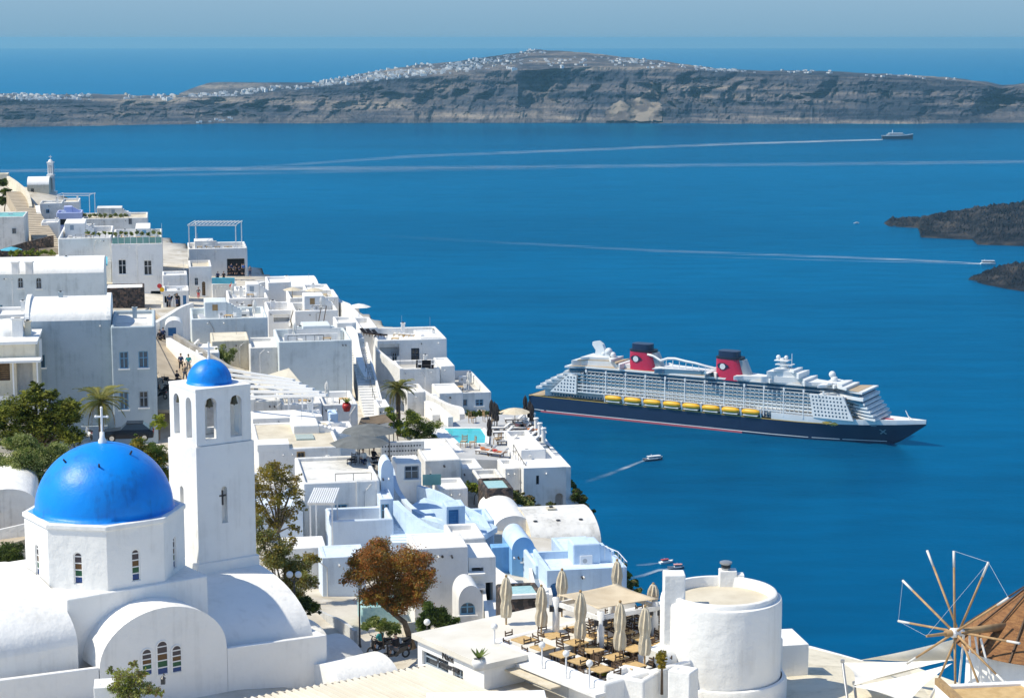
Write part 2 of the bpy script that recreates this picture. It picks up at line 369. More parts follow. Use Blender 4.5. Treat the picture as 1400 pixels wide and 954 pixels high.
# ------------------------------------------------------------------ lava islands on the right
def lava(name, outline, hmax, seed):
    """outline: shore pixels of the visible waterline, left tip first; the back is mirrored"""
    mb = MB(); n = 150; k = 60; vs_ = []
    x0, x1 = outline[0][0], outline[-1][0]
    for i in range(n + 1):
        px = x0 + (x1 - x0) * i / n
        yn = interp(px, [(a, b) for a, b, c in outline]); yf = interp(px, [(a, c) for a, b, c in outline])
        near = WZ(px, yn, 0); hh = (px - x0)
        # crest pixel yf at a depth behind the near shore
        rise = max(2.0, (yn - yf)); dep = rise * near.y * near.y / (F * H) * .62
        crest_D = near.y + dep; crest = W(px, yf, crest_D)
        for j in range(k + 1):
            v = j / k * 1.6
            if v <= 1:
                z = crest.z * (v ** .7); D = near.y + dep * v
            else:
                z = crest.z * (1 - (v - 1) / .6) - 3 * (v > 1.55); D = near.y + dep * v
            s = min(1, v * 4) * min(1, i / 6)
            z += s * (5.0 * fbm(px * .12 * D / 3000, D * .028, seed, 5) + 6.0 * abs(fbm(px * .30 * D / 3000, D * .07, seed + 4, 4)) - 2) if v < 1.5 else 0
            p = W(px, yn, D); p.z = z if j > 0 else -2
            vs_.append(p)
    mb.add(vs_, [(i * (k + 1) + j, (i + 1) * (k + 1) + j, (i + 1) * (k + 1) + j + 1, i * (k + 1) + j + 1) for i in range(n) for j in range(k)])
    return struct(mb.build(name, 'lava_rock'))
lava('lava_island_terrain', [(1209, 306, 304), (1216, 310, 299), (1256, 312, 298), (1258, 325, 297), (1300, 327, 289), (1330, 328, 284), (1336, 335, 283), (1400, 337, 275), (1520, 340, 262)], 60, 1.0)
lava('lava_point_terrain', [(1324, 383, 381), (1345, 389, 372), (1380, 396, 361), (1400, 399, 358), (1520, 412, 340)], 30, 9.0)
# ------------------------------------------------------------------ cruise ship
mat('hull_navy', (.010, .018, .055), (.013, .022, .062), .05, .35, spec=.5)
mat('ship_white', (.80, .80, .79), (.72, .72, .71), .12, .5, obj=True)
mat('ship_red', (.48, .012, .055), None, rough=.4)
mat('boot_red', (.42, .08, .10), None, rough=.6)
mat('ship_gold', (.55, .36, .07), None, rough=.4)
mat('lifeboat_yellow', (.78, .42, .01), None, rough=.4)
mat('ship_glass', (.02, .06, .11), None, rough=.12, spec=.8)
mat('ship_rail_glass', (.13, .24, .33), None, rough=.15, spec=.7)
mat('ship_deck', (.46, .36, .24), (.38, .29, .19), .2, .9, obj=True)
mat('ship_black', (.008, .010, .022), None, rough=.5)
def build_ship():
    P0 = WZ(727, 562, 0); P1 = WZ(1219, 606, 0)
    B = 18.5
    ang = math.atan2(P1.y - P0.y, P1.x - P0.x); L0 = (P1 - P0).length
    hd = ang - math.asin(B / L0)
    fw = Vector((math.cos(hd), math.sin(hd), 0)); lf = Vector((-math.sin(hd), math.cos(hd), 0))
    C0 = P0 + lf * B; LW = (P1 - C0).dot(fw)
    root = thing('cruise_ship', 'huge navy and white cruise ship with two red funnels and yellow lifeboats', 'ship', C0, hd)
    O = P0; N = -lf
    def sx(px, py):
        p = hit(px, py, O, N) - C0; return p.dot(fw), p.z
    X = lambda px: sx(px, 562 + (px - 727) * .0876 - 40)[0]
    XC = lambda px: X(px) - 8.0     # pixel position of things on the centre line
    LT = LW + 26        # bow overhang
    # hull
    st = [(-4, .80, .90), (0, .92, .97), (12, 1, 1), (LW * .70, 1, 1), (LW * .80, .86, .98), (LW * .88, .58, .90), (LW * .94, .30, .74), (LW * .99, .06, .52), (LW + 6, .0, .40), (LW + 15, .0, .22), (LT, .0, .02)]
    def ztop(x): return 13.0 if x < LW * .75 else 13.0 + 4.2 * ((x - LW * .75) / (LT - LW * .75)) ** 1.6
    def zlow(x): return -2.0 if x <= LW else -2 + (x - LW) / (LT - LW) * (ztop(x) + 1.0)
    rings = []
    for x, a, b in st:
        z0 = zlow(x); z1 = ztop(x); ring = []
        for k in range(7):
            t_ = k / 6; z = z0 + (z1 - z0) * t_
            hb = B * (a + (b - a) * (t_ ** 1.6)); ring.append((x, hb, z))
        rings.append(ring)
    def loft(rings, both=True):
        mb = MB(); n = len(rings[0])
        for s_ in (-1, 1):
            v = [(x, s_ * y, z) for r in rings for x, y, z in r]
            mb.add(v, [((i * n + j), ((i + 1) * n + j), ((i + 1) * n + j + 1), (i * n + j + 1)) if s_ < 0 else ((i * n + j), (i * n + j + 1), ((i + 1) * n + j + 1), ((i + 1) * n + j)) for i in range(len(rings) - 1) for j in range(n - 1)])
        return mb
    mb = loft(rings)
    r0 = rings[0]; mb.add([(x, y, z) for x, y, z in r0] + [(x, -y, z) for x, y, z in r0[::-1]], [tuple(range(14))])
    mb.build('hull', 'hull_navy', root, smooth=True, weld=True)
    # red boot topping with a pale line
    def strip(z0, z1, xa, xb, off, m, name):
        mb = MB(); xs = [xa + (xb - xa) * i / 40 for i in range(41)]
        def hb(x, z):
            for (p, a, b), (q, c, d) in zip(st, st[1:]):
                if x <= q:
                    k = (x - p) / (q - p); a += (c - a) * k; b += (d - b) * k; break
            zl, zt = zlow(x), ztop(x); t_ = max(0, min(1, (z - zl) / (zt - zl)))
            return B * (a + (b - a) * t_ ** 1.6) + off
        for s_ in (-1, 1):
            v = []
            for x in xs:
                a_ = z0(x) if callable(z0) else z0; b_ = z1(x) if callable(z1) else z1
                v += [(x, s_ * hb(x, a_), a_), (x, s_ * hb(x, b_), b_)]
            mb.add(v, [(2 * i, 2 * i + 2, 2 * i + 3, 2 * i + 1) if s_ < 0 else (2 * i, 2 * i + 1, 2 * i + 3, 2 * i + 2) for i in range(40)])
        return mb.build(name, m, root, smooth=True)
    strip(-1.5, 1.5, 8, LW * .62, .12, 'boot_red', 'boot_topping')
    strip(1.5, 2.0, 2, LW * .99, .14, 'ship_white', 'waterline_stripe')
    strip(lambda x: ztop(x) - .1, lambda x: ztop(x) + .45, -3, LW * .86, .2, 'ship_gold', 'gold_stripe')
    # white bulwark and foredeck at the bow
    rr = []
    for x, a, b in st:
        if x < LW * .69: continue
        z1 = ztop(x); k = (x - LW * .70) / (LT - LW * .70); zt2 = z1 + 5.6 - 2.6 * k
        rr.append([(x, B * b, z1), (x, B * b * 1.01 + .1, z1 + (zt2 - z1) * .5), (x, B * b * 1.02 + .1, zt2), (x, max(0, B * b - .5), zt2), (x, max(0, B * b - .6), zt2 - .9), (x, 0, zt2 - .6)])
    loft(rr).build('bow_bulwark', 'ship_white', root, smooth=False)
    # main deck plate and promenade wall
    def outline(xa, xb, b, ra, rb, n=8):
        """plan outline, rounded ends (ra aft, rb fore)"""
        pts = []
        for i in range(n + 1):
            a = math.pi / 2 * i / n; pts.append((xa + ra * (1 - math.sin(a)), -(b - min(b, ra) * .0) * (1 - .45 * (1 - math.sin(a))) * 1.0 if False else -b + b * .34 * (1 - math.sin(a)) ** 1.5))
        for i in range(n + 1):
            a = math.pi / 2 * i / n; pts.append((xb - rb * (1 - math.cos(a)), -b + b * .75 * (1 - math.cos(a)) ** 1.3))
        pts = sorted(set(pts), key=lambda q: q[0])
        return pts + [(x, -y) for x, y in pts[::-1]]
    MB().prism(outline(-3, LW * .76, B - .3, 12, 30), 12.6, 13.0).build('main_deck', 'ship_deck', root)
    MB().prism(outline(10, LW * .72, B - 4.2, 10, 30), 13.0, 19.6).build('promenade_wall', 'ship_white', root)
    mb = MB()
    for i in range(74):
        x = 16 + i * 2.6
        for s_ in (-1, 1): mb.box(x, x + 1.5, s_ * (B - 4.12) - .06, s_ * (B - 4.12) + .06, 14.2, 15.9)
    mb.build('promenade_windows', 'ship_glass', root, kind='stuff')
    # balcony decks
    aft = [4, 8, 12.5, 17.5, 23, 29]          # stern terraces step forward going up
    fore = [X(1197), X(1194), X(1190), X(1186), X(1182), X(1178)]
    dh = 2.75; zb = 19.0
    for k in range(6):
        z = zb + k * dh; xa = aft[k]; xb = fore[k]
        ol = outline(xa, xb, B, 16, 22)
        dk = MB().prism(ol, z, z + .45).build('balcony_deck', 'ship_white', root)
        MB().prism(outline(X(1150), xb - .7, B - .4, 2, 20), z + .45, z + dh * .70).build('bow_front', 'ship_white', dk)
        MB().prism(outline(xa + .8, 44, B - .5, 9, 2), z + .45, z + dh * .66).build('stern_front', 'ship_white', dk)
        inner = outline(xa + 4.5, xb - 3, B - 2.1, 14, 20)
        MB().prism(inner, z + .45, z + dh).build('cabin_wall', 'ship_glass' if k > 2 else 'ship_rail_glass', dk)
        n = len(ol)
        for end in (0, 1):
            mb = MB()
            for i in range(n):
                a, b = ol[i], ol[(i + 1) % n]
                if (max(a[0], b[0]) < 42 if end == 0 else min(a[0], b[0]) > X(1160)):
                    mb.bar((a[0], a[1], z + (1.2 if end == 0 else .95)), (b[0], b[1], z + (1.2 if end == 0 else .95)), .3, 1.7 if end == 0 else 1.1)
            mb.build('terrace_parapet', 'ship_white', dk)
        mb = MB()
        for s_ in (-1, 1): mb.box(42, X(1120), s_ * B - .12, s_ * B + .12, z + .45, z + 1.35)
        mb.build('balustrade', 'ship_white' if k < 3 else 'ship_rail_glass', dk)
        mb = MB(); x = 46
        while x < X(1112):
            for s_ in (-1, 1): mb.box(x, x + .3, min(s_ * (B - 2.1), s_ * (B - .2)), max(s_ * (B - 2.1), s_ * (B - .2)), z + .45, z + dh)
            x += 3.6
        mb.build('balcony_dividers', 'ship_white', dk, kind='stuff')
    # white side panels with portholes, aft and forward
    for nm, rows, bl, br, tl, tr in (('a', 5, 752, 788, 776, 788), ('f', 6, 1112, 1167, 1106, 1152)):
        z0_, z1_ = zb - 1.2, zb + rows * dh
        for s_ in (-1, 1):
            q = [(X(bl), z0_), (X(br), z0_), (X(tr), z1_), (X(tl), z1_)]; ya, yb = s_ * (B - 1.6), s_ * (B + .22)
            pm = MB(); pm.add([(x, ya, z_) for x, z_ in q] + [(x, yb, z_) for x, z_ in q], [(0, 1, 2, 3), (7, 6, 5, 4), (0, 4, 5, 1), (1, 5, 6, 2), (2, 6, 7, 3), (3, 7, 4, 0)] if s_ > 0 else [(3, 2, 1, 0), (4, 5, 6, 7), (1, 5, 4, 0), (2, 6, 5, 1), (3, 7, 6, 2), (0, 4, 7, 3)])
            pnl = pm.build('side_panel', 'ship_white', root); mb = MB()
            for r_ in range(rows):
                zc = zb + r_ * dh + 1.0; k_ = (zc - z0_) / (z1_ - z0_); xl_ = X(bl) + (X(tl) - X(bl)) * k_ + 2.4; xr_ = X(br) + (X(tr) - X(br)) * k_ - 1.5; x = xl_
                while x < xr_:
                    pts = [(x + .72 * math.cos(q_ * math.pi / 4 + .39), zc + .72 * math.sin(q_ * math.pi / 4 + .39)) for q_ in range(8)]
                    mb.add([(a, s_ * (B + .30), c) for a, c in pts], [tuple(range(8)) if s_ < 0 else tuple(range(7, -1, -1))]); x += 2.75
            mb.build('portholes', 'ship_glass', pnl, kind='stuff')
    # public-room window band and top deck
    z = zb + 6 * dh
    MB().prism(outline(30, X(1176), B, 14, 24), z, z + .5).build('deck_plate', 'ship_white', root)
    MB().prism(outline(34, X(1174), B - .5, 14, 24), z + .5, z + 2.9).build('window_band', 'ship_glass', root)
    mb = MB()
    for px in range(800, 1130, 27):
        for s_ in (-1, 1): mb.box(X(px), X(px) + 1.3, s_ * (B - .2) - .4, s_ * (B - .2) + .4, z + .5, z + 2.9)
    mb.build('window_mullions', 'ship_white', root, kind='stuff')
    td = MB().prism(outline(30, X(1178), B, 14, 24), z + 2.9, z + 4.3).build('top_deck', 'ship_white', root)
    MB().prism(outline(33, X(1172), B - 1.2, 14, 24), z + 4.3, z + 4.34).build('sun_deck', 'ship_deck', td)
    zt = z + 4.3
    MB().prism(outline(X(1118), X(1180), B + .6, 6, 30), z - 2.2, z + .2).build('bridge_deck', 'ship_white', root)
    MB().prism(outline(X(1122), X(1178.6), B + .3, 6, 28), z - 4.3, z - 2.2).build('bridge_windows', 'ship_glass', root)
    # pillars between lifeboats up to the band
    for i, px in enumerate(range(828, 1120, 27)):
        for s_ in (-1, 1):
            MB().box(X(px) - .35, X(px) + .35, s_ * (B + .1) - .25, s_ * (B + .1) + .25, 16, z).build('pillar', 'ship_white', root)
    # lifeboats in their davits
    lb = MB()
    prof = [(-7.4, .5), (-6.6, 1.6), (-4, 2.2), (0, 2.35), (4, 2.2), (6.6, 1.6), (7.4, .5)]
    v = []
    for x, r_ in prof:
        for j in range(10):
            a = 2 * math.pi * j / 10; v.append((x, r_ * math.cos(a) * .95, r_ * math.sin(a)))
    lb.add(v, [(i * 10 + j, i * 10 + (j + 1) % 10, (i + 1) * 10 + (j + 1) % 10, (i + 1) * 10 + j) for i in range(6) for j in range(10)])
    lme = lb.mesh('lifeboat', 'lifeboat_yellow', smooth=True)
    km = MB().box(-6, 6, -1.3, 1.3, -2.9, -2.0).mesh('keel', 'ship_white')
    dm = MB()
    for x in (-8.0, 8.0): dm.bar((x, 1.2, -4), (x, -.6, 2.9), .9, .6).bar((x, -.6, 2.9), (x, 2.2, 3.0), .7, .6)
    dm.box(-8, 8, -.2, .5, 2.7, 3.2)
    dme = dm.mesh('davit', 'ship_white')
    for i, px in enumerate((839, 865.5, 892, 919, 945.5, 972.5, 999.5, 1027)):
        for s_ in (-1, 1):
            o = bpy.data.objects.new('lifeboat', lme); link(o, root); o.location = (X(px), s_ * (B + .6), 17.3); o.rotation_euler = (0, 0, 0 if s_ < 0 else math.pi)
            q = bpy.data.objects.new('keel', km); link(q, o)
            q = bpy.data.objects.new('davit', dme); link(q, o)
    # deckhouses on the top deck
    def house(xa, xb, b, z0, z1, ra=6, rb=6, m='ship_white', name='deckhouse'): return MB().prism(outline(xa, xb, b, ra, rb), z0, z1).build(name, m, root)
    house(XC(790), XC(856), B - 4, zt, zt + 4.2); house(XC(797), XC(850), B - 5.5, zt + 4.2, zt + 5.0, m='ship_deck', name='upper_deck')
    house(XC(800), XC(842), B - 7, zt + 5.0, zt + 7.0)
    house(XC(845), XC(985), B - 9.5, zt, zt + 3.4); house(XC(905), XC(975), B - 2.5, zt + .04, zt + 3.2, m='ship_rail_glass', name='windscreen')
    house(XC(902), XC(978), B - 2.2, zt + 3.2, zt + 3.7, name='canopy_deck')
    house(XC(1012), XC(1062), B - 5, zt, zt + 3.0); house(XC(1050), XC(1110), B - 4.5, zt, zt + 4.6)
    house(XC(1056), XC(1100), B - 7, zt + 4.6, zt + 8.6); house(XC(1064), XC(1092), B - 9, zt + 8.6, zt + 10.6)
    house(XC(1105), XC(1150), B - 6, zt, zt + 2.6); house(XC(1128), XC(1168), B - 4, zt, zt + 2.0, rb=16); house(XC(1140), XC(1160), B - 7, zt + 2.0, zt + 3.6, rb=14)
    # funnels
    for px in (861.5, 980.5):
        xl = XC(px); fr = MB(); zf = zt + 1.2
        lv = [(zf, xl + 1, xl + 26), (zf + 14.2, xl + .5, xl + 20.0)]
        def ring(x0, x1, z_, wd):
            return [((x0 + x1) / 2 + (x1 - x0) / 2 * math.copysign(abs(math.cos(a)) ** .55, math.cos(a)), wd * math.copysign(abs(math.sin(a)) ** .7, math.sin(a)), z_) for a in [2 * math.pi * q / 24 for q in range(24)]]
        def tower(secs, name, m, parent=root):
            mb = MB(); v = []
            for s in secs: v += ring(*s)
            n = len(secs); mb.add(v, [(i * 24 + j, i * 24 + (j + 1) % 24, (i + 1) * 24 + (j + 1) % 24, (i + 1) * 24 + j) for i in range(n - 1) for j in range(24)] + [tuple(range((n - 1) * 24, n * 24))])
            return mb.build(name, m, parent, angle=40)
        fo = tower([(xl, xl + 25, zf - 3, 8), (xl, xl + 20, zf + 13.5, 7)], 'funnel', 'ship_red')
        tower([(xl - .4, xl + 22, zf + 13.5, 7.4), (xl - .4, xl + 22, zf + 14.6, 7.4)], 'funnel_platform', 'ship_black', fo)
        tower([(xl + 1.5, xl + 18.5, zf + 14.6, 6.0), (xl + 1.5, xl + 18.5, zf + 19.2, 5.8)], 'funnel_cap', 'hull_navy', fo)
        tower([(xl + 17, xl + 31, zf - 2, 4), (xl + 15, xl + 24, zf + 13, 4)], 'funnel_lattice', 'metal_grey', fo)
        # plain round white emblem with a dark swoosh behind it
        mb = MB(); mb.add([(xl + 7.5 + 2.3 * math.cos(a), -8.1 + .02, zf + 7.6 + 2.3 * math.sin(a)) for a in [2 * math.pi * q / 16 for q in range(16)]], [tuple(range(16))])
        mb.build('emblem', 'ship_white', fo)
        MB().poly([(xl + 3, -8.02, zf + 8.6), (xl + 4, -8.02, zf + 6.2), (xl + 9, -8.02, zf + 5.6), (xl + 13, -8.02, zf + 8.2), (xl + 9, -8.02, zf + 10.4), (xl + 5, -8.02, zf + 10.2)]).build('emblem_swoosh', 'hull_navy', fo)
    # water slide loop between the funnels
    pts = [(XC(px), -6 if px < 975 else -2, zt + dz) for px, dz in ((888, 13), (896, 12), (906, 8.8), (916, 11), (926, 11.4), (940, 10), (955, 9), (968, 7.5), (978, 5.6), (986, 6.2))]
    sl = MB().tube(pts, 1.0, 8).build('water_slide', 'ship_white', root, smooth=True)
    mb = MB()
    for px in range(914, 972, 9): mb.bar((XC(px), -6, zt + 3), (XC(px), -6, zt + interp(px, [(906, 8.8), (916, 11), (926, 11.4), (955, 9), (978, 5.6)])), .45)
    mb.build('slide_supports', 'ship_white', sl, kind='stuff')
    # aft radar group: curved fin and domes
    mb = MB(); xa = XC(812)
    fin = [(xa, zt + 7), (xa + 1, zt + 12), (xa - 2, zt + 16), (xa - 2, zt + 18.5), (xa + 3, zt + 19.5), (xa + 7, zt + 17), (xa + 9, zt + 12), (xa + 13, zt + 10), (xa + 14, zt + 7)]
    mb.add([(x, -2, z_) for x, z_ in fin] + [(x, 2, z_) for x, z_ in fin], [tuple(range(9)), tuple(range(17, 8, -1))] + [(i, 9 + i, 9 + (i + 1) % 9, (i + 1) % 9) for i in range(9)])
    mb.build('radar_fin', 'ship_white', root)
    for px, dz, r_ in ((824, 9.5, 2.6), (830, 11.5, 3.0), (836, 9, 2.4), (1139, 8.6, 2.6), (1142, 5.0, 2.8)):
        o = MB().sphere((XC(px), 0, zt + dz), r_, 14, 10); o.tube([(XC(px), 0, zt + 2), (XC(px), 0, zt + dz)], .9, 8); o.build('radar_dome', 'ship_white', root, smooth=True)
    # forward mast
    xm = XC(1076)
    mb = MB(); mb.tube([(xm - 2, 0, zt + 10), (xm - 4, 0, zt + 18)], [3.4, 1.6], 10); mb.box(xm - 8, xm + 5, -4, 4, zt + 13, zt + 13.6); mb.box(xm - 9, xm + 2, -4, 4, zt + 16, zt + 16.6); mb.tube([(xm + 4, 0, zt + 10), (xm + 4, 0, zt + 22)], .25, 6); mb.sphere((xm - 7, 0, zt + 18.4), 1.8); mb.sphere((xm - 1, 1, zt + 18.4), 1.6)
    mb.build('mast', 'ship_white', root, angle=40)
    # bow fittings
    mb = MB(); xb = LT - 12; mb.bar((xb, 0, 18.5), (xb - 4, 0, 26), .6); mb.bar((xb - 2, 0, 22), (xb + 3, 0, 19), .4); mb.build('bow_jackstaff', 'ship_white', root)
    MB().prism([(LT - 48, -5), (LT - 24, -2.2), (LT - 24, 2.2), (LT - 48, 5)], 17.6, 18.6).build('helideck', 'boot_red', root)
    # bow scrollwork, anchor, crest (gold and grey marks on the navy hull)
    def mark(px, py, w_, h_, m, name, shape):
        x, z_ = sx(px, py)
        def hbx(x, z):
            for (p, a, b), (q, c, d) in zip(st, st[1:]):
                if x <= q:
                    k = (x - p) / (q - p); a += (c - a) * k; b += (d - b) * k; break
            t_ = max(0, min(1, (z - zlow(x)) / (ztop(x) - zlow(x)))); return B * (a + (b - a) * t_ ** 1.6)
        mb = MB()
        for pl in shape:
            mb.poly([(x + a * w_, -(hbx(x + a * w_, z_ + b * h_) + .25), z_ + b * h_) for a, b in pl])
        mb.build(name, m, root)
    mark(1134, 579, 5.5, 2.2, 'ship_gold', 'bow_scroll', [[(-1.2, .2), (-.5, -.6), (0, 0), (-.4, .7)], [(0, 0), (.6, -.9), (1.2, -.2), (.7, .6)], [(-.3, .9), (.3, .9), (.2, .3), (-.2, .3)], [(-.2, -.5), (.3, -1), (.4, -.4)]])
    mark(1190, 582, 2, 2, 'metal_grey', 'hawse_plate', [[(-1, -.8), (1, -.8), (1, .8), (-1, .8)]])
    mark(1200, 594, 2.6, 2.0, 'metal_grey', 'anchor', [[(-1, .9), (-.6, 1), (1, -.8), (.6, -1)], [(1, .9), (.6, 1), (-1, -.8), (-.6, -1)]])
    return root
ship = build_ship()
# ------------------------------------------------------------------ small boats and wakes
def foam_material():
    m = bpy.data.materials.new('foam'); m.use_nodes = True; M['foam'] = m
    t = m.node_tree; b = t.nodes['Principled BSDF']; L = t.links.new
    b.inputs['Base Color'].default_value = (.75, .82, .85, 1); b.inputs['Roughness'].default_value = .9
    at = t.nodes.new('ShaderNodeAttribute'); at.attribute_name = 'dens'
    g = t.nodes.new('ShaderNodeNewGeometry'); mp = t.nodes.new('ShaderNodeMapping'); mp.inputs['Scale'].default_value = (.012, .07, 1); L(g.outputs['Position'], mp.inputs[0])
    n = t.nodes.new('ShaderNodeTexNoise'); n.inputs['Scale'].default_value = 1; n.inputs['Detail'].default_value = 8; n.inputs['Roughness'].default_value = .65; L(mp.outputs[0], n.inputs[0])
    mr = t.nodes.new('ShaderNodeMapRange'); mr.inputs[1].default_value = .36; mr.inputs[2].default_value = .70; L(n.outputs[0], mr.inputs[0])
    mu = t.nodes.new('ShaderNodeMath'); mu.operation = 'MULTIPLY'; L(mr.outputs[0], mu.inputs[0]); L(at.outputs['Fac'], mu.inputs[1]); L(mu.outputs[0], b.inputs['Alpha'])
foam_material()
def wake(pts, label=None):
    """pts: (px, py, half width in px rows, density); laid on the sea"""
    mb = MB(); v = []; dens = []
    P = []
    for (a, b) in zip(pts, pts[1:]):
        for i in range(12): k = i / 12; P.append([a[q] + (b[q] - a[q]) * k for q in range(4)])
    P.append(list(pts[-1])); n = 5
    for px, py, hw, de in P:
        for j in range(n):
            f = -1 + 2 * j / (n - 1)
            q = WZ(px, py + f * hw + .25 * hw * fbm(px * .05, f, 5), .35); v.append(q); dens.append(de * (1 - f * f))
    mb.add(v, [(i * n + j, i * n + j + 1, (i + 1) * n + j + 1, (i + 1) * n + j) for i in range(len(P) - 1) for j in range(n - 1)])
    o = mb.build('wake_foam', 'foam', kind='stuff')
    a = o.data.attributes.new('dens', 'FLOAT', 'POINT'); a.data.foreach_set('value', dens)
    return o
wake([(-20, 234, 2.6, .24), (300, 231, 3.4, .32), (700, 229, 3.2, .20), (1050, 225, 3.0, .17), (1420, 221, 2.8, .20)])
wake([(60, 243, 2.0, .05), (300, 238, 2.4, .14), (560, 233, 2.2, .10), (760, 231, 1.8, .03)])
wake([(1207, 191, .9, 1.0), (1150, 192.5, 1.5, .75), (1000, 197, 2.0, .45), (850, 203, 2.2, .32), (560, 214, 2.5, .22), (330, 230, 2.0, .12)])
wake([(1341, 360.5, 1.0, 1.0), (1280, 357, 1.6, .5), (1120, 350.5, 2.0, .30), (900, 343, 2.2, .14), (640, 329, 2.2, .05), (500, 321, 2.0, .0)])
wake([(1341, 361.2, .5, .6), (1240, 358.5, .9, .22), (1060, 354, 1.2, .08), (900, 349, 1.2, .02)])
wake([(884, 628, 1.2, .9), (868, 634, 2.0, .55), (845, 643, 2.6, .3), (820, 652, 3.0, .12), (800, 659, 3, .03)])
wake([(903, 769, .9, .9), (890, 770.5, 1.6, .7), (870, 772, 1.5, .2)])
wake([(918, 777, .9, .9), (900, 779, 2.0, .6), (880, 786, 2.4, .3), (862, 790, 2, .1)])
mat('boat_hull', (.05, .06, .09), None, rough=.4)
mat('boat_red', (.42, .06, .06), None, rough=.5)
def boat(name, label, px, py, length, hd, hullm, beam=.28, cabin=(-.2, .28, .09), roofm='ship_white', tiers=1):
    p = WZ(px, py, 0); t_ = thing(name, label, 'boat', p, hd); Lh = length / 2; b = length * beam / 2; dz = length * .10
    st = [(-1, .8, .9), (-.6, .95, 1), (.2, .9, 1), (.65, .5, .72), (1, .0, .05)]
    mb = MB(); v = []
    for x, a, c in st:
        sh = dz * (1 + .5 * max(0, x) ** 2)
        v += [(x * Lh, -b * a * .8, -.3), (x * Lh, -b * c, sh), (x * Lh, b * c, sh), (x * Lh, b * a * .8, -.3)]
    mb.add(v, [(i * 4 + j, (i + 1) * 4 + j, (i + 1) * 4 + j + 1, i * 4 + j + 1) for i in range(4) for j in range(3)] + [(0, 1, 2, 3)])
    mb.build('hull', hullm, t_, weld=True)
    mb = MB()
    for s in (-1, 1):
        q = [(x * Lh, s * (b * c + .05), dz * (1 + .5 * max(0, x) ** 2)) for x, a, c in st]
        for a, c in zip(q, q[1:]): mb.bar(a, c, length * .014, length * .02)
    mb.build('gunwale', 'ship_white', t_)
    z = dz; x0, x1 = cabin[0] * length, cabin[1] * length; bb = b * .78
    for k in range(tiers):
        h_ = cabin[2] * length; sh = k * .06 * length
        MB().box(x0 + sh, x1 - sh, -bb + .05, bb - .05, z, z + h_ * .35).build('cabin', 'ship_white', t_)
        MB().box(x0 + sh + .1, x1 - sh - .1, -bb + .12, bb - .12, z + h_ * .35, z + h_ * .8).build('cabin_windows', 'ship_glass', t_)
        MB().prism([(x0 + sh - .3, -bb), (x1 - sh - .3, -bb), (x1 - sh + .5, -bb * .5), (x1 - sh + .5, bb * .5), (x1 - sh - .3, bb), (x0 + sh - .3, bb)], z + h_ * .8, z + h_).build('canopy', roofm, t_)
        z += h_; bb *= .8
    MB().tube([(x0 + .35 * length * .5, 0, z), (x0 + .35 * length * .5, 0, z + .09 * length)], .012 * length, 6).build('mast', 'ship_white', t_)
    return t_
boat('tender_boat', 'white tender boat with dark hull motoring below the cruise ship', 893, 629, 15, R(24), 'boat_hull', .30, (-.28, .36, .12))
boat('excursion_boat', 'small red and white boat farther from the white drum tower', 911, 769, 9, R(28), 'ship_white', .34, (-.34, .1, .16), 'boat_red')
boat('excursion_boat', 'small boat with pink canopy nearest the top of the white drum tower', 924, 777, 9.5, R(8), 'boat_hull', .34, (-.1, .34, .18), 'cloth_pink')
boat('ferry', 'dark hulled ferry trailing a long white wake below the far cliffs', 1227, 190, 95, R(4), 'boat_hull', .17, (-.34, .22, .045), 'ship_white', 2)
boat('catamaran_ferry', 'white passenger boat with flat roof beside the dark lava point', 1351, 361.5, 20, R(-3), 'ship_white', .34, (-.42, .4, .16))
boat('sailing_boat', 'tiny white boat moored off the tip of the larger lava island', 1171, 305.5, 9, R(10), 'ship_white', .3, (-.2, .2, .14))
# ------------------------------------------------------------------ town terrain
GP = [(20, 930, 96), (140, 945, 92), (300, 935, 96), (470, 905, 105), (550, 893, 105), (640, 960, 76), (760, 915, 82), (1000, 960, 86), (1150, 935, 92), (1300, 985, 75), (1380, 1000, 70), (440, 835, 114), (610, 868, 106), (700, 790, 128), (800, 800, 126), (845, 800, 135), (400, 770, 128), (520, 720, 146), (640, 660, 168), (740, 705, 165), (780, 720, 170), (640, 612, 181), (730, 590, 188), (200, 592, 178), (230, 548, 184), (100, 655, 136), (20, 700, 118), (430, 625, 160), (360, 580, 172), (480, 575, 185), (250, 492, 196), (217, 462, 206), (350, 520, 196), (470, 550, 196), (200, 432, 255), (330, 410, 290), (420, 430, 268), (560, 500, 236), (620, 568, 208), (668, 570, 210), (150, 430, 262), (40, 470, 200), (100, 350, 330), (10, 345, 320), (250, 415, 280), (330, 395, 305), (60, 310, 390), (20, 250, 430), (75, 270, 440), (150, 310, 380), (0, 300, 400), (330, 345, 345)]
GW = np.array([tuple(W(a, b, c)) for a, b, c in GP])
EDGE = [(20, 46), (60, 33), (75, 26), (84, 20.5), (94, 15.2), (101, 12.2), (112, 9.3), (125, 8.0), (135, 7.6), (150, 6.6), (165, 5.6), (176, 4.6), (188, 3.0), (203, .2), (215, -2.5), (240, -9), (262, -16), (300, -28), (340, -47), (440, -104), (540, -165)]
def ground(x, y):
    xe = interp(y, EDGE); xx = min(x, xe)
    d2 = (GW[:, 0] - xx) ** 2 + (GW[:, 1] - y) ** 2 + 4
    w_ = d2 ** -1.6; z = float((w_ * GW[:, 2]).sum() / w_.sum()) - .8
    if x > xe:
        d = x - xe; z -= 1.15 * d + 4 * max(0, d - 1) ** .5 * (1 + .5 * fbm(x * .05, y * .05, 4))
        z += min(d, 6) * .35 * fbm(x * .12, y * .12, 2)
    return z
xs = np.concatenate([np.linspace(-200, -10, 96), np.linspace(-8, 70, 79), np.linspace(76, 420, 44)]); ys = np.concatenate([np.linspace(-30, 40, 12), np.linspace(42, 300, 150), np.linspace(304, 620, 50)])
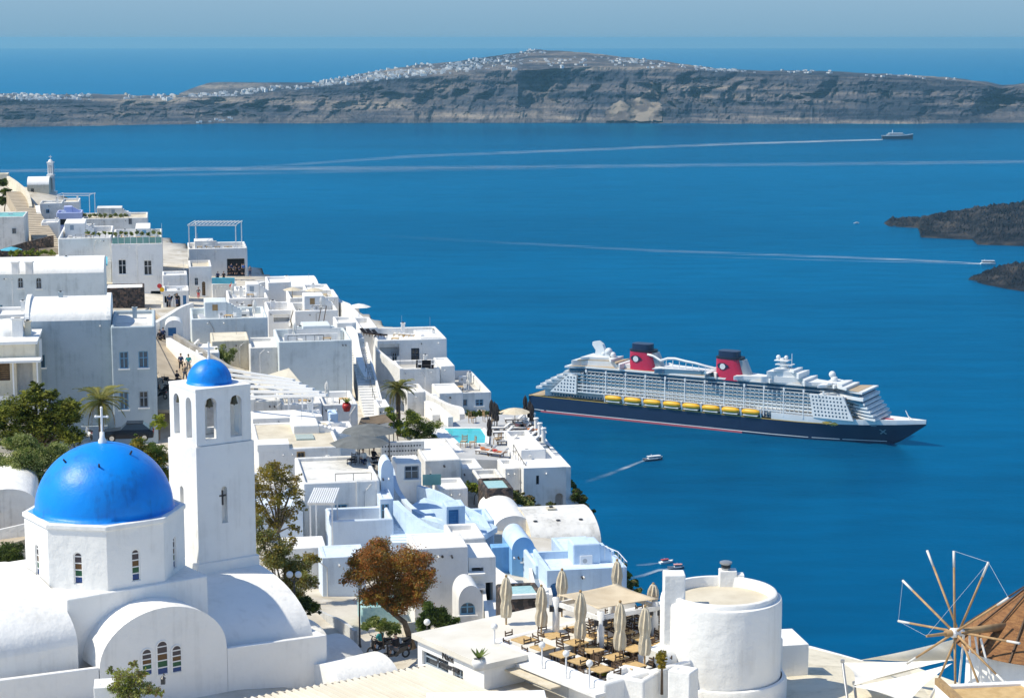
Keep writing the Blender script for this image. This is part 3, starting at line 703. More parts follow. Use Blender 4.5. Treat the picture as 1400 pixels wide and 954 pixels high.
mb = MB(); nx, ny = len(xs), len(ys); mb.add([(x, y, max(-12, ground(x, y))) for x in xs for y in ys], [(i * ny + j, (i + 1) * ny + j, (i + 1) * ny + j + 1, i * ny + j + 1) for i in range(nx - 1) for j in range(ny - 1)])
def town_ground():
    m = rock_material('town_ground', [(.30, (.40, .35, .27)), (.72, (.66, .62, .55)), (.5, (.56, .52, .45))], (.3, .3, .3), (.74, .72, .68), .4)
    t = m.node_tree; b = t.nodes['Principled BSDF']; old = b.inputs['Base Color'].links[0].from_socket; L = t.links.new
    # bare rock with scrub where the slope is steep
    g = t.nodes.new('ShaderNodeNewGeometry'); sx = t.nodes.new('ShaderNodeSeparateXYZ'); L(g.outputs['Normal'], sx.inputs[0])
    mr = t.nodes.new('ShaderNodeMapRange'); mr.inputs[1].default_value = .72; mr.inputs[2].default_value = .84; L(sx.outputs[2], mr.inputs[0])
    n = t.nodes.new('ShaderNodeTexNoise'); n.inputs['Scale'].default_value = .35; n.inputs['Detail'].default_value = 7; L(g.outputs['Position'], n.inputs[0])
    r = t.nodes.new('ShaderNodeValToRGB'); r.color_ramp.elements[0].position = .4; r.color_ramp.elements[1].position = .62; r.color_ramp.elements[0].color = (.05, .06, .02, 1); r.color_ramp.elements[1].color = (.22, .16, .10, 1); L(n.outputs[0], r.inputs[0])
    mx = t.nodes.new('ShaderNodeMix'); mx.data_type = 'RGBA'; L(mr.outputs[0], mx.inputs[0]); L(r.outputs[0], mx.inputs[6]); L(old, mx.inputs[7]); L(mx.outputs[2], b.inputs['Base Color'])
town_ground()
struct(mb.build('hillside_terrain', 'town_ground', smooth=True))
# ------------------------------------------------------------------ building kit
def facade(mb, O, U, w_, h_, ops, dep=.22, z0=-4.0, zcuts=()):
    """wall in the plane O + U*u + z; N = outward; openings (u0,u1,z0,z1,arch) recessed by dep"""
    O = Vector(O); U = Vector(U); N = U.cross(Vector((0, 0, 1)))
    us = sorted({0.0, w_, *[q for o in ops for q in o[:2]]}); zs = sorted({z0, h_, *[q for o in ops for q in o[2:4]], *zcuts})
    P = lambda u, z, d=0.0: O + U * u + Vector((0, 0, z)) - N * d
    for a, b in zip(us, us[1:]):
        for c, d in zip(zs, zs[1:]):
            um, zm = (a + b) / 2, (c + d) / 2
            if any(o[0] < um < o[1] and o[2] < zm < o[3] for o in ops): continue
            mb.quad(P(a, c), P(b, c), P(b, d), P(a, d))
    for o in ops:
        a, b, c, d = o[:4]; dp = o[5] if len(o) > 5 else dep
        mb.quad(P(a, c), P(b, c), P(b, c, dp), P(a, c, dp)); mb.quad(P(a, c, dp), P(a, d, dp), P(a, d), P(a, c)); mb.quad(P(b, c), P(b, d), P(b, d, dp), P(b, c, dp))
        if not o[4]: mb.quad(P(a, d, dp), P(b, d, dp), P(b, d), P(a, d))
        else:
            r = (b - a) / 2; zc = d - r; cu = (a + b) / 2; n = 10
            for s in (-1, 1):
                arc = [(cu + s * r * math.cos(math.pi / 2 * i / n), zc + r * math.sin(math.pi / 2 * i / n)) for i in range(n + 1)]
                for (p, q), (p2, q2) in zip(arc, arc[1:]):
                    mb.poly([P(p, q), P(p2, q2), P(p2, d), P(p, d)] if s > 0 else [P(p, q), P(p, d), P(p2, d), P(p2, q2)])
                    mb.quad(P(p, q), P(p, q, dp), P(p2, q2, dp), P(p2, q2))
def filling(root, O, U, o, kind, dep=.22):
    """window or door standing in a recess"""
    O = Vector(O); U = Vector(U); N = U.cross(Vector((0, 0, 1))); a, b, c, d = o[:4]; arch = o[4]
    P = lambda u, z, q=0.0: O + U * u + Vector((0, 0, z)) - N * q
    def pan(mb, u0, u1, z0, z1, q0, q1):
        p = [P(u0, z0, q0), P(u1, z0, q0), P(u1, z1, q0), P(u0, z1, q0), P(u0, z0, q1), P(u1, z0, q1), P(u1, z1, q1), P(u0, z1, q1)]
        mb.add(p, [(0, 1, 2, 3), (7, 6, 5, 4), (0, 4, 5, 1), (1, 5, 6, 2), (2, 6, 7, 3), (3, 7, 4, 0)])
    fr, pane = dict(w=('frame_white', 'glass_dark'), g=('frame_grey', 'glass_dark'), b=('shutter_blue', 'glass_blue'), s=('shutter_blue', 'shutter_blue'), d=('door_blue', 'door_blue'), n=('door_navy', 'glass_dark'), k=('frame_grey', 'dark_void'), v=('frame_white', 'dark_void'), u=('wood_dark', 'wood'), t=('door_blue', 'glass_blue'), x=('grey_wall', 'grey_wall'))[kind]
    w_ = b - a; t = min(.09, w_ * .14); mb = MB()
    q0, q1 = dep - .09, dep - .02
    pan(mb, a, a + t, c, d, q0, q1); pan(mb, b - t, b, c, d, q0, q1); pan(mb, a + t, b - t, c, c + t, q0, q1); pan(mb, a + t, b - t, d - t, d, q0, q1)
    m_ = (a + b) / 2
    if kind in 'wgbnt' and w_ > .5:
        pan(mb, m_ - t * .4, m_ + t * .4, c + t, d - t, q0 + .01, q1); pan(mb, a + t, b - t, c + (d - c) * .6 - t * .4, c + (d - c) * .6 + t * .4, q0 + .02, q1)
    door = kind in 'du'
    if kind == 's' or door:
        for i in range(7):
            z_ = c + t + (d - c - 2 * t) * i / 7; pan(mb, a + t * 1.2, b - t * 1.2, z_, z_ + (d - c) / 7 * .55, q0 + .03, q1)
    f = mb.build('door' if door else 'window', fr, root)
    if kind in 'wgbs' and not door:
        sl = MB(); pan(sl, a - .12, b + .12, c - .10, c + .01, -.12, dep - .1); sl.build('sill', 'white_clean', f)
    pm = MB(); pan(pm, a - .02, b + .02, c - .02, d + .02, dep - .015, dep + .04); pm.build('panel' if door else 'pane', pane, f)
    return f
def mould(a): return a
def frame_of(x0, ytop, D, rot):
    P = W(x0, ytop, D); U = Vector((math.cos(rot), math.sin(rot), 0)); V = Vector((-math.sin(rot), math.cos(rot), 0)); return P, U, V
def solve_w(P, U, x1):
    lo, hi = .05, 200.0
    for _ in range(50):
        m_ = (lo + hi) / 2
        if proj(P + U * m_)[0] < x1: lo = m_
        else: hi = m_
    return lo
def house_details(t_, w_, d, h_, m, roof, rise, ops, skirt):
    """the small fittings of a lived-in house: flues, spouts, pipes, cables, plinth"""
    rnd = random.Random(int(w_ * 1000 + h_ * 77 + d * 13))
    top = h_ if roof == 'flat' else h_ + rise * .75
    if roof == 'flat' and w_ > 4.5 and d > 4.5 and rnd.random() < .62:
        a = rnd.uniform(.05, .5) * w_; b = min(w_ * .95, a + rnd.uniform(.28, .5) * w_); y0 = d * rnd.uniform(.52, .66); zz = h_ + rnd.uniform(.5, 1.5)
        rr = MB().box(a, b, y0, d - .1, h_ - 1, zz); rr = rr.build('roof_room', m, t_); bv = rr.modifiers.new('r', 'BEVEL'); bv.width = .1; bv.segments = 2
        if zz > h_ + .9:
            u = rnd.uniform(a + .4, b - 1.1); MB().box(u, u + .6, y0 - .02, y0 + .02, h_ + .15, zz - .3).build('hatch_door', rnd.choice(('shutter_blue', 'wood', 'door_navy', 'frame_grey')), rr)
        n_ = rnd.randint(3, 5)
        for i in range(n_): MB().box(b + .02 + .32 * i, b + .34 + .32 * i, y0 + .2, y0 + 1.0, h_ - 1, h_ + (zz - h_) * (1 - (i + 1) / (n_ + 1))).build('roof_step', m, t_)
    if w_ > 4 and h_ > 2.2 and not ops and rnd.random() < .55:
        for k in range(rnd.randint(1, 2)):
            u = rnd.uniform(.15, .8) * w_; z_ = h_ * rnd.uniform(.35, .6); ww_, hh_ = rnd.uniform(.5, .8), rnd.uniform(.7, 1.1); fm = rnd.choice(('shutter_blue', 'frame_white', 'wood', 'frame_grey'))
            wn = MB(); wn.bar((u, -.03, z_), (u, -.03, z_ + hh_), .08, .1); wn.bar((u + ww_, -.03, z_), (u + ww_, -.03, z_ + hh_), .08, .1); wn.bar((u - .04, -.03, z_), (u + ww_ + .04, -.03, z_), .1, .08); wn.bar((u - .04, -.03, z_ + hh_), (u + ww_ + .04, -.03, z_ + hh_), .1, .08); wn.bar((u + ww_ / 2, -.03, z_), (u + ww_ / 2, -.03, z_ + hh_), .05, .08)
            wn = wn.build('window', fm, t_); MB().box(u, u + ww_, -.02, -.008, z_, z_ + hh_).build('pane', 'glass_dark', wn)
    if w_ > 5 and rnd.random() < .5:
        x = rnd.uniform(.1, .7) * w_; MB().box(x, x + rnd.uniform(1.2, 2.5), -.55, -.002, -skirt, rnd.uniform(.3, 1.0)).build('bench_ledge', m, t_)
    if w_ > 3 and d > 3 and rnd.random() < .6:
        x = rnd.uniform(.15, .85) * w_; y = d * (rnd.uniform(.55, .85) if roof == 'flat' else .5); z0 = top - .5; hh = rnd.uniform(.7, 1.3); s_ = rnd.uniform(.35, .55)
        c = MB().box(x - s_ / 2, x + s_ / 2, y - s_ / 2, y + s_ / 2, z0 - .3, z0 + hh); c.box(x - s_ * .65, x + s_ * .65, y - s_ * .65, y + s_ * .65, z0 + hh, z0 + hh + .08); c = c.build('chimney', m, t_)
        MB().box(x - s_ * .25, x + s_ * .25, y - s_ * .25, y + s_ * .25, z0 + hh + .08, z0 + hh + .2).build('flue', 'metal_dark', c)
    if w_ > 2.5 and rnd.random() < .7:
        x = rnd.uniform(.1, .9) * w_
        if not any(a - .2 < x < b + .2 for a, b, _, _ in ops): MB().tube([(x, -.05, -skirt), (x, -.05, h_ - rnd.uniform(.3, 1.2)), (x + rnd.choice((-.5, .5)), -.05, h_ - .25)], .035, 6).build('downpipe', rnd.choice(('metal_grey', 'metal_white', 'white_old')), t_)
    for k in range(rnd.randint(1, 3)):
        x = rnd.uniform(.08, .92) * w_
        if any(a - .2 < x < b + .2 for a, b, _, _ in ops): continue
        MB().tube([(x, .05, h_ - .5), (x, -.28, h_ - .56)], .06, 8).build('water_spout', rnd.choice(('grey_wall', 'metal_dark', 'white_old')), t_)
    if roof == 'flat' and w_ > 3.5 and d > 3.5 and rnd.random() < .45:
        x = rnd.uniform(.25, .75) * w_; y = rnd.uniform(.35, .7) * d; z = h_ - .25
        u = MB().box(x - .42, x + .42, y - .2, y + .2, z - .4, z + .35).build('air_conditioner', 'metal_white', t_); MB().lathe([(.001, 0), (.16, 0)], 14, (0, 0, 0)).build('fan_grille', 'metal_grey', u).matrix_local = Matrix.Translation((x - .1, y - .205, z)) @ Matrix.Rotation(math.pi / 2, 4, 'X')
    if roof == 'flat' and w_ > 4 and rnd.random() < .4:
        a, b = sorted((rnd.uniform(.05, .45) * w_, rnd.uniform(.55, .95) * w_)); rm_ = rnd.choice(('metal_white', 'metal_dark', 'wood_grey'))
        rl = MB().bar((a, .14, h_ + .55), (b, .14, h_ + .55), .05).build('roof_rail', rm_, t_); n_ = max(2, int((b - a) / .9))
        for i in range(n_ + 1): MB().bar((a + (b - a) * i / n_, .14, h_ - .02), (a + (b - a) * i / n_, .14, h_ + .55), .045).build('baluster', rm_, rl)
    if roof == 'flat' and w_ > 3 and rnd.random() < .35:
        x = rnd.uniform(.1, .9) * w_; MB().tube([(x, d * .8, h_ - .5), (x, d * .8, h_ + 1.7)], .02, 5).build('aerial_mast', 'metal_grey', t_)
def block(name, label, x0, x1, ytop, ybot, D, d, rot=0, m='white', roof='flat', rm=None, op=(), cat='house', par=.28, parh=.4, skirt=4.0, group=None, root=None, rise=1.2, dep=.22):
    """house whose near-left top corner is seen at (x0, ytop), D metres away; x1 is where its front wall ends.
    op: (face, px0, py0, px1, py1, kind[, arch]) openings given by their corners as seen"""
    rot = R(rot if rot else 10); P, U, V = frame_of(x0, ytop, D, rot); w_ = solve_w(P, U, x1)
    h_ = P.z - W(x0, ybot, D).z
    base = Vector((P.x, P.y, P.z - h_))
    if root is None:
        t_ = thing(name, label, cat, base, rot, group)
    else: t_ = root
    # local frame: u along x, v along y, z from the base
    inv = Matrix.Rotation(-rot, 3, 'Z')
    faces = dict(f=(Vector((0, 0, 0)), Vector((1, 0, 0)), w_), r=(Vector((w_, 0, 0)), Vector((0, 1, 0)), d), l=(Vector((0, d, 0)), Vector((0, -1, 0)), d), b=(Vector((w_, d, 0)), Vector((-1, 0, 0)), w_))
    ops = dict(f=[], r=[], l=[], b=[]); fill = []
    for q in op:
        fc = q[0]; Oq, Uq, wq = faces[fc]
        Ow = base + Matrix.Rotation(rot, 3, 'Z') @ Oq; Uw = Matrix.Rotation(rot, 3, 'Z') @ Uq; Nw = Uw.cross(Vector((0, 0, 1)))
        A = hit(q[1], q[2], Ow, Nw) - Ow; B_ = hit(q[3], q[4], Ow, Nw) - Ow
        u0, u1 = sorted((A.dot(Uw), B_.dot(Uw))); za, zb_ = sorted((A.z, B_.z))
        u0 = max(u0, .06); u1 = min(u1, wq - .06); zb_ = min(zb_, h_ - .08)
        if u1 - u0 < .08 or zb_ - za < .1: continue
        o = (u0, u1, za, zb_, bool(len(q) > 6 and q[6]), dep if q[5] not in 'kvx' else .8)
        ops[fc].append(o); fill.append((Oq, Uq, o, q[5]))
    mb = MB()
    zall = sorted({q for v in ops.values() for o in v for q in o[2:4]})
    for fc, (Oq, Uq, wq) in faces.items(): facade(mb, Oq, Uq, wq, h_, ops[fc], dep, -skirt, zall)
    rmm = rm or m
    if roof == 'flat':
        p = par; o_ = [(0, 0), (w_, 0), (w_, d), (0, d)]; i_ = [(p, p), (w_ - p, p), (w_ - p, d - p), (p, d - p)]
        for k_, fc in enumerate('frbl'):         # coping ring, cut where the openings cut the wall below
            wq = faces[fc][2]; us = sorted({0.0, wq, *[q for o in ops[fc] for q in o[:2]]}); A_, B2 = Vector((*o_[k_], h_)), Vector((*o_[(k_ + 1) % 4], h_)); C_, D_ = Vector((*i_[k_], h_)), Vector((*i_[(k_ + 1) % 4], h_))
            for u0_, u1_ in zip(us, us[1:]):
                a_, b_ = u0_ / wq, u1_ / wq; mb.quad(A_.lerp(B2, a_), A_.lerp(B2, b_), C_.lerp(D_, b_), C_.lerp(D_, a_))
                dn_ = Vector((0, 0, -parh)); mb.quad(C_.lerp(D_, a_), C_.lerp(D_, b_), C_.lerp(D_, b_) + dn_, C_.lerp(D_, a_) + dn_)
        wo_ = mb.build('wall', m, t_, weld=True)
        bv = wo_.modifiers.new('hand_rounded', 'BEVEL'); bv.width = .11 if D > 60 else .05; bv.segments = 2; bv.limit_method = 'ANGLE'; bv.angle_limit = R(50)
        for q_ in wo_.data.polygons: q_.use_smooth = True
        wo_.data.set_sharp_from_angle(angle=R(50))
        MB().quad((p, p, h_ - parh), (w_ - p, p, h_ - parh), (w_ - p, d - p, h_ - parh), (p, d - p, h_ - parh)).build('roof', rmm, t_)
    elif roof == 'slab':
        mb.quad((0, 0, h_), (w_, 0, h_), (w_, d, h_), (0, d, h_)); mb.build('wall', m, t_, weld=True)
        MB().box(-.2, w_ + .2, -.2, d + .2, h_ + .003, h_ + .25).build('roof', rmm, t_)
    elif roof in ('vu', 'vv'):
        n = 14; pr = []
        span = d if roof == 'vu' else w_
        for i in range(n + 1):
            a = math.pi * i / n; pr.append((span / 2 - span / 2 * math.cos(a), rise * math.sin(a)))
        if roof == 'vu':   # ridge parallel to the front wall
            v = [(0, y, h_ + z) for y, z in pr] + [(w_, y, h_ + z) for y, z in pr]
        else:
            v = [(x, 0, h_ + z) for x, z in pr] + [(x, d, h_ + z) for x, z in pr]
        rb = MB(); k = n + 1
        fl = [(i, k + i, k + i + 1, i + 1) for i in range(n)] if roof == 'vu' else [(i, i + 1, k + i + 1, k + i) for i in range(n)]
        rb.add(v, fl); rb.build('roof', rmm, t_, smooth=True)
        mb.add(v[:k], [tuple(range(k)) if roof == 'vv' else tuple(range(k - 1, -1, -1))]); mb.add(v[k:], [tuple(range(k - 1, -1, -1)) if roof == 'vv' else tuple(range(k))])
        mb.build('wall', m, t_)
    for Oq, Uq, o, kd in fill: filling(t_, Oq, Uq, o, kd, o[5])
    if cat in ('house', 'hotel') and D > 105: house_details(t_, w_, d, h_, m, roof, rise, [q[:4] for q in ops['f']], skirt)
    t_['w'] = w_; t_['h'] = h_; t_['d'] = d; t_['yard'] = parh if roof == 'flat' else 0.0
    return t_
def child_box(t_, name, m, x0, x1, y0, y1, z0, z1): return MB().box(x0, x1, y0, y1, z0, z1).build(name, m, t_)
def chimney(t_, x, y, z, s=.5, h=.9, m='white'):
    o = MB().box(x - s / 2, x + s / 2, y - s / 2, y + s / 2, z - .5, z + h); o.box(x - s * .62, x + s * .62, y - s * .62, y + s * .62, z + h, z + h + .1)
    c = o.build('chimney', m, t_); MB().box(x - s * .3, x + s * .3, y - s * .3, y + s * .3, z + h + .1, z + h + .103).build('flue', 'dark_void', c); return c
def wall_path(name, label, pts, h, th=.3, m='white', cat='wall', kind=None, skirt=3.0):
    """free-standing parapet following seen top-edge points (px,py,D)"""
    P = [W(*p) for p in pts]; mb = MB(); v = []
    n = len(P)
    for i, p in enumerate(P):
        d = (P[min(i + 1, n - 1)] - P[max(i - 1, 0)]); d.z = 0; d.normalize(); s = Vector((-d.y, d.x, 0)) * th / 2
        v += [p - s - Vector((0, 0, h + skirt)), p - s, p + s, p + s - Vector((0, 0, h + skirt))]
    mb.add([q - P[0] for q in v], [(i * 4 + j, (i + 1) * 4 + j, (i + 1) * 4 + j + 1, i * 4 + j + 1) for i in range(n - 1) for j in range(3)] + [(3, 2, 1, 0), tuple(range(4 * n - 4, 4 * n))])
    o = mb.build(name, m, weld=False); o.location = P[0]; tag(o, label, cat); return o
def smooth_path(pts, k=6):
    """Catmull-Rom through pixel/depth triples"""
    out = []; n = len(pts)
    for i in range(n - 1):
        p0, p1, p2, p3 = (Vector(pts[max(i - 1, 0)]), Vector(pts[i]), Vector(pts[i + 1]), Vector(pts[min(i + 2, n - 1)]))
        for j in range(k):
            t = j / k; out.append(tuple(.5 * ((2 * p1) + (p2 - p0) * t + (2 * p0 - 5 * p1 + 4 * p2 - p3) * t * t + (3 * p1 - p0 - 3 * p2 + p3) * t ** 3)))
    out.append(tuple(pts[-1])); return out
def slab(name, label, corners, th=.25, m='paving', cat='terrace', structure=False, parent=None):
    """a floor sheet with four or more seen corners (px,py,D)"""
    P = [W(*c) for c in corners]; O = P[0]
    if (P[1] - P[0]).cross(P[2] - P[0]).z < 0: P = P[::-1]
    n = len(P); mb = MB(); mb.add([p - O for p in P] + [p - O - Vector((0, 0, th)) for p in P], [tuple(range(n)), tuple(range(2 * n - 1, n - 1, -1))] + [(i, n + i, n + (i + 1) % n, (i + 1) % n) for i in range(n)])
    o = mb.build(name, m, parent); o.location = O
    if structure: struct(o)
    elif parent is None: tag(o, label, cat)
    return o
def stairs(name, label, a, b, width, n, m='white', wm=None, side=None):
    """flight from the seen point a (low) to b (high); each step is a part"""
    A, B_ = W(*a), W(*b); d = B_ - A; f = Vector((d.x, d.y, 0)); L_ = f.length; f.normalize(); rz = math.atan2(f.y, f.x)
    t_ = thing(name, label, 'stairs', A, rz); rise = d.z / n; run = L_ / n
    for i in range(n):
        MB().box(i * run, (i + 1) * run + .04, -width / 2, width / 2, -2.5 + (i * rise if i else 0), (i + 1) * rise).build('step', m, t_)
    if side:
        for s in (-1, 1):
            if s not in side: continue
            q = MB(); y0, y1 = (width / 2, width / 2 + .2) if s > 0 else (-width / 2 - .2, -width / 2)
            q.add([(0, y0, -2), (L_, y0, d.z - 2.5), (L_, y0, d.z + .5), (0, y0, .6), (0, y1, -2), (L_, y1, d.z - 2.5), (L_, y1, d.z + .5), (0, y1, .6)], [(0, 1, 2, 3), (7, 6, 5, 4), (0, 4, 5, 1), (3, 2, 6, 7), (0, 3, 7, 4), (1, 5, 6, 2)]); q.build('parapet', wm or m, t_)
    return t_
# ------------------------------------------------------------------ the blue-domed church and its bell tower
plaster('dome_blue', (.000, .25, .80), (.010, .165, .55), .85, .2)
_b = M['dome_blue'].node_tree.nodes['Principled BSDF']; _b.inputs['Roughness'].default_value = .42; _b.inputs['Specular IOR Level'].default_value = .35
mat('dome_trim', (.10, .34, .70), (.30, .50, .78), 1.2, .6)
mat('glass_amber', (.12, .06, .02), None, rough=.2); mat('glass_leaf', (.01, .09, .04), None, rough=.2); mat('glass_navy', (.01, .05, .19), None, rough=.2); mat('glass_smoke', (.06, .05, .06), None, rough=.2)
CROT = R(35)
def arc_poly(w_, h_, n=10):
    r = w_ / 2; return [(-r, 0), (r, 0)] + [(r * math.cos(math.pi * i / n), h_ - r + r * math.sin(math.pi * i / n)) for i in range(n + 1)]
def stained(root, O, U, u, z, w_, h_, tiles=4):
    """arched stained window, centre u, sill z; proud frame with recessed panes"""
    O = Vector(O); U = Vector(U); N = U.cross(Vector((0, 0, 1))); P = lambda a, b, q=0.0: O + U * (u + a) + Vector((0, 0, z + b)) + N * q
    mb = MB(); out = arc_poly(w_ + .16, h_ + .1); inn = arc_poly(w_, h_)
    n = len(out)
    v = [P(a, b - .04, .05) for a, b in out] + [P(a, b, .05) for a, b in inn] + [P(a, b - .04, -.02) for a, b in out] + [P(a, b, -.02) for a, b in inn]
    mb.add(v, [(i, (i + 1) % n, n + (i + 1) % n, n + i) for i in range(n)] + [(i, 2 * n + i, 2 * n + (i + 1) % n, (i + 1) % n) for i in range(n)] + [(n + i, n + (i + 1) % n, 3 * n + (i + 1) % n, 3 * n + i) for i in range(n)])
    f = mb.build('window', 'white_clean', root)
    cols = ['glass_navy', 'glass_leaf', 'glass_amber', 'glass_smoke', 'glass_smoke']
    hh = (h_ - w_ / 2); st = hh / tiles
    for i in range(tiles):
        MB().poly([P(-w_ / 2, i * st + .03, .012), P(w_ / 2, i * st + .03, .012), P(w_ / 2, (i + 1) * st - .03, .012), P(-w_ / 2, (i + 1) * st - .03, .012)]).build('pane', cols[i], f)
    MB().poly([P(a, b, .012) for a, b in [(-w_ / 2, hh + .03), (w_ / 2, hh + .03)] + [(w_ / 2 * math.cos(math.pi * i / 10), hh + .03 + (w_ / 2 - .03) * math.sin(math.pi * i / 10)) for i in range(1, 10)]]).build('pane', 'glass_smoke', f)
    mb = MB()
    for i in range(1, tiles + 1):
        q = [P(-w_ / 2, i * st - .03, .03), P(w_ / 2, i * st - .03, .03), P(w_ / 2, i * st + .03, .03), P(-w_ / 2, i * st + .03, .03)]
        mb.poly(q)
    mb.build('glazing_bars', 'frame_white', f, kind='stuff')
    return f
def bevelled(o, w_=.06, seg=2):
    b = o.modifiers.new('soft_edges', 'BEVEL'); b.width = w_; b.segments = seg; b.limit_method = 'ANGLE'; b.angle_limit = R(35)
    for p in o.data.polygons: p.use_smooth = True
    o.data.set_sharp_from_angle(angle=R(40)); return o
def build_church():
    DC = 100.0
    C = W(143, 697, DC); s = F / (DC * cP - (C.z - H) * sP)      # px per metre there
    ztop = C.z; hd = 83 / s * 1.02; z0 = ztop - hd               # drum top and foot
    root = thing('domed_church', 'white church with large bright blue dome on an eight-sided drum', 'church', (C.x, C.y, z0), CROT)
    Rc = 107 / s; rd = 93 / s
    # drum: octagon with faces square to the church axes
    oc = [(Rc * math.cos(R(22.5 + 45 * i)), Rc * math.sin(R(22.5 + 45 * i))) for i in range(8)]
    # cut windows as recesses on each face: build the faces with openings
    mb = MB(); wins = []
    for i in range(8):
        a, b = Vector((*oc[i - 1], 0)), Vector((*oc[i], 0)); U = (b - a).normalized(); L_ = (b - a).length
        o = [(L_ / 2 - .24, L_ / 2 + .24, .28, 1.95, True)]
        facade(mb, a, U, L_, hd, o, .12, -.5); wins.append((a, U, L_))
    dr = mb.build('drum', 'white_clean', root, weld=True)
    for a, U, L_ in wins:
        N = U.cross(Vector((0, 0, 1))); stained(root, a - N * .11, U, L_ / 2, .32, .36, 1.56)
    # rim, blue skirt, dome
    mb = MB(); ro, ri = Rc + .1, Rc - .3
    v = [((r_) * math.cos(R(22.5 + 45 * i)), (r_) * math.sin(R(22.5 + 45 * i)), z_) for r_, z_ in ((ro, hd - .12), (ro, hd + .12), (ri, hd + .14)) for i in range(8)]
    mb.add(v, [(k * 8 + i, k * 8 + (i + 1) % 8, (k + 1) * 8 + (i + 1) % 8, (k + 1) * 8 + i) for k in range(2) for i in range(8)] + [tuple(range(7, -1, -1))]); bevelled(mb.build('drum_cornice', 'white_clean', root, weld=True), .04)
    v = [((ri + .12) * math.cos(R(22.5 + 45 * i)), (ri + .12) * math.sin(R(22.5 + 45 * i)), hd + .142) for i in range(8)]
    MB().poly(v).build('dome_skirt', 'dome_trim', root)
    n = 20; k_ = .955
    prof = [(rd + .10, hd + .143), (rd + .06, hd + .2)] + [(max(rd * math.cos(math.pi / 2 * i / n), .001), hd + .2 + rd * k_ * math.sin(math.pi / 2 * i / n)) for i in range(n + 1)]
    dm = MB().lathe(prof, 64).build('dome', 'dome_blue', root, smooth=True)
    # iron studs on the dome
    for el, az in ((52, -172), (50, -118), (60, -62), (60, 120), (40, 60)):
        a, e = R(az) - CROT * 0, R(el); p = Vector((rd * math.cos(e) * math.cos(a), rd * math.cos(e) * math.sin(a), hd + .2 + rd * k_ * math.sin(e))); nrm = Vector((math.cos(e) * math.cos(a), math.cos(e) * math.sin(a), math.sin(e)))
        MB().tube([p - nrm * .05, p + nrm * .22], [.06, .045], 8).build('stud', 'metal_dark', dm)
    zt = hd + .2 + rd * k_
    cr = MB().lathe([(.22, -.1), (.20, .15), (.13, .25), (.12, .55), (.001, .58)], 16, (0, 0, zt)).build('finial', 'white_clean', root, smooth=True)
    U = Matrix.Rotation(-CROT, 3, 'Z') @ Vector((1, 0, 0)); q = MB()
    b0 = Vector((0, 0, zt + .5)); q.bar(b0, b0 + Vector((0, 0, 1.32)), .09); q.bar(b0 + Vector((0, 0, .86)) - U * .30, b0 + Vector((0, 0, .86)) + U * .30, .085)
    for e in (b0 + Vector((0, 0, .86)) - U * .30, b0 + Vector((0, 0, .86)) + U * .30, b0 + Vector((0, 0, 1.32))): q.sphere(e, .075, 8, 6)
    q.build('cross', 'white_clean', cr)
    # crossing block under the drum
    # front wall of the crossing, solved from the seen edge (88,808)-(288,789)
    inv = Matrix.Rotation(-CROT, 3, 'Z')
    def loc(px, py, z=None, D=None):
        p = WZ(px, py, z) if z is not None else W(px, py, D); return inv @ (p - Vector((C.x, C.y, z0)))
    zr = z0
    a = loc(88, 809, zr); b = loc(289, 790, zr); yf = min((a.y + b.y) / 2, -Rc * .924 - .22); xl, xr = min(a.x, -Rc * .924 - .1), max(b.x, Rc * .924 + .1)
    cb = MB().box(xl, xr, yf, 4.6, -9, 0.0); bevelled(cb.build('crossing_wall', 'white_clean', root), .08)
    # front arm: barrel vault towards the camera
    yg = yf - 2.1                                            # its gable plane
    def gp(px, py):                                          # point on the gable plane
        Ow = Vector((C.x, C.y, z0)) + Matrix.Rotation(CROT, 3, 'Z') @ Vector((0, yg, 0)); Nw = Matrix.Rotation(CROT, 3, 'Z') @ Vector((0, -1, 0))
        return inv @ (hit(px, py, Ow, Nw) - Vector((C.x, C.y, z0)))
    A, Bp, T = gp(136, 913), gp(310, 886), gp(236, 828)
    ca = (A.x + Bp.x) / 2; ra = (Bp.x - A.x) / 2; zs = (A.z + Bp.z) / 2; hz_ = T.z - zs
    n = 24; arc = [(ca - ra * math.cos(math.pi * i / n), zs + hz_ * math.sin(math.pi * i / n)) for i in range(n + 1)]
    v = [(x, yg, z) for x, z in arc] + [(x, yf + .3, z) for x, z in arc]
    MB().add(v, [(i, i + n + 1, i + n + 2, i + 1) for i in range(n)]).build('vault_roof', 'white_clean', root, smooth=True)
    ga = MB(); ga.add([(x, yg - .002, z) for x, z in arc] + [(ca + ra, yg - .002, -9), (ca - ra, yg - .002, -9)], [tuple(range(n + 2, -1, -1))[0:0] or tuple([n + 2] + [n + 1] + list(range(n, -1, -1)))])
    gable = ga.build('gable_wall', 'white_clean', root)
    for (p0, q0, p1, q1) in ((194, 887, 208, 922), (214.5, 876, 230, 921), (235, 882, 248.5, 918)):
        lo_, hi_ = gp((p0 + p1) / 2, q1), gp((p0 + p1) / 2, q0); w_ = abs(gp(p1, q1).x - gp(p0, q1).x) * .86
        stained(root, Vector((0, yg - .004, 0)), Vector((1, 0, 0)), lo_.x, lo_.z, w_, hi_.z - lo_.z, 4)
    # low parapet walls left and right of the gable (same plane)
    L1, L2 = gp(-12, 931), gp(137, 912); R1, R2 = gp(309, 886), gp(447, 868)
    th = .32
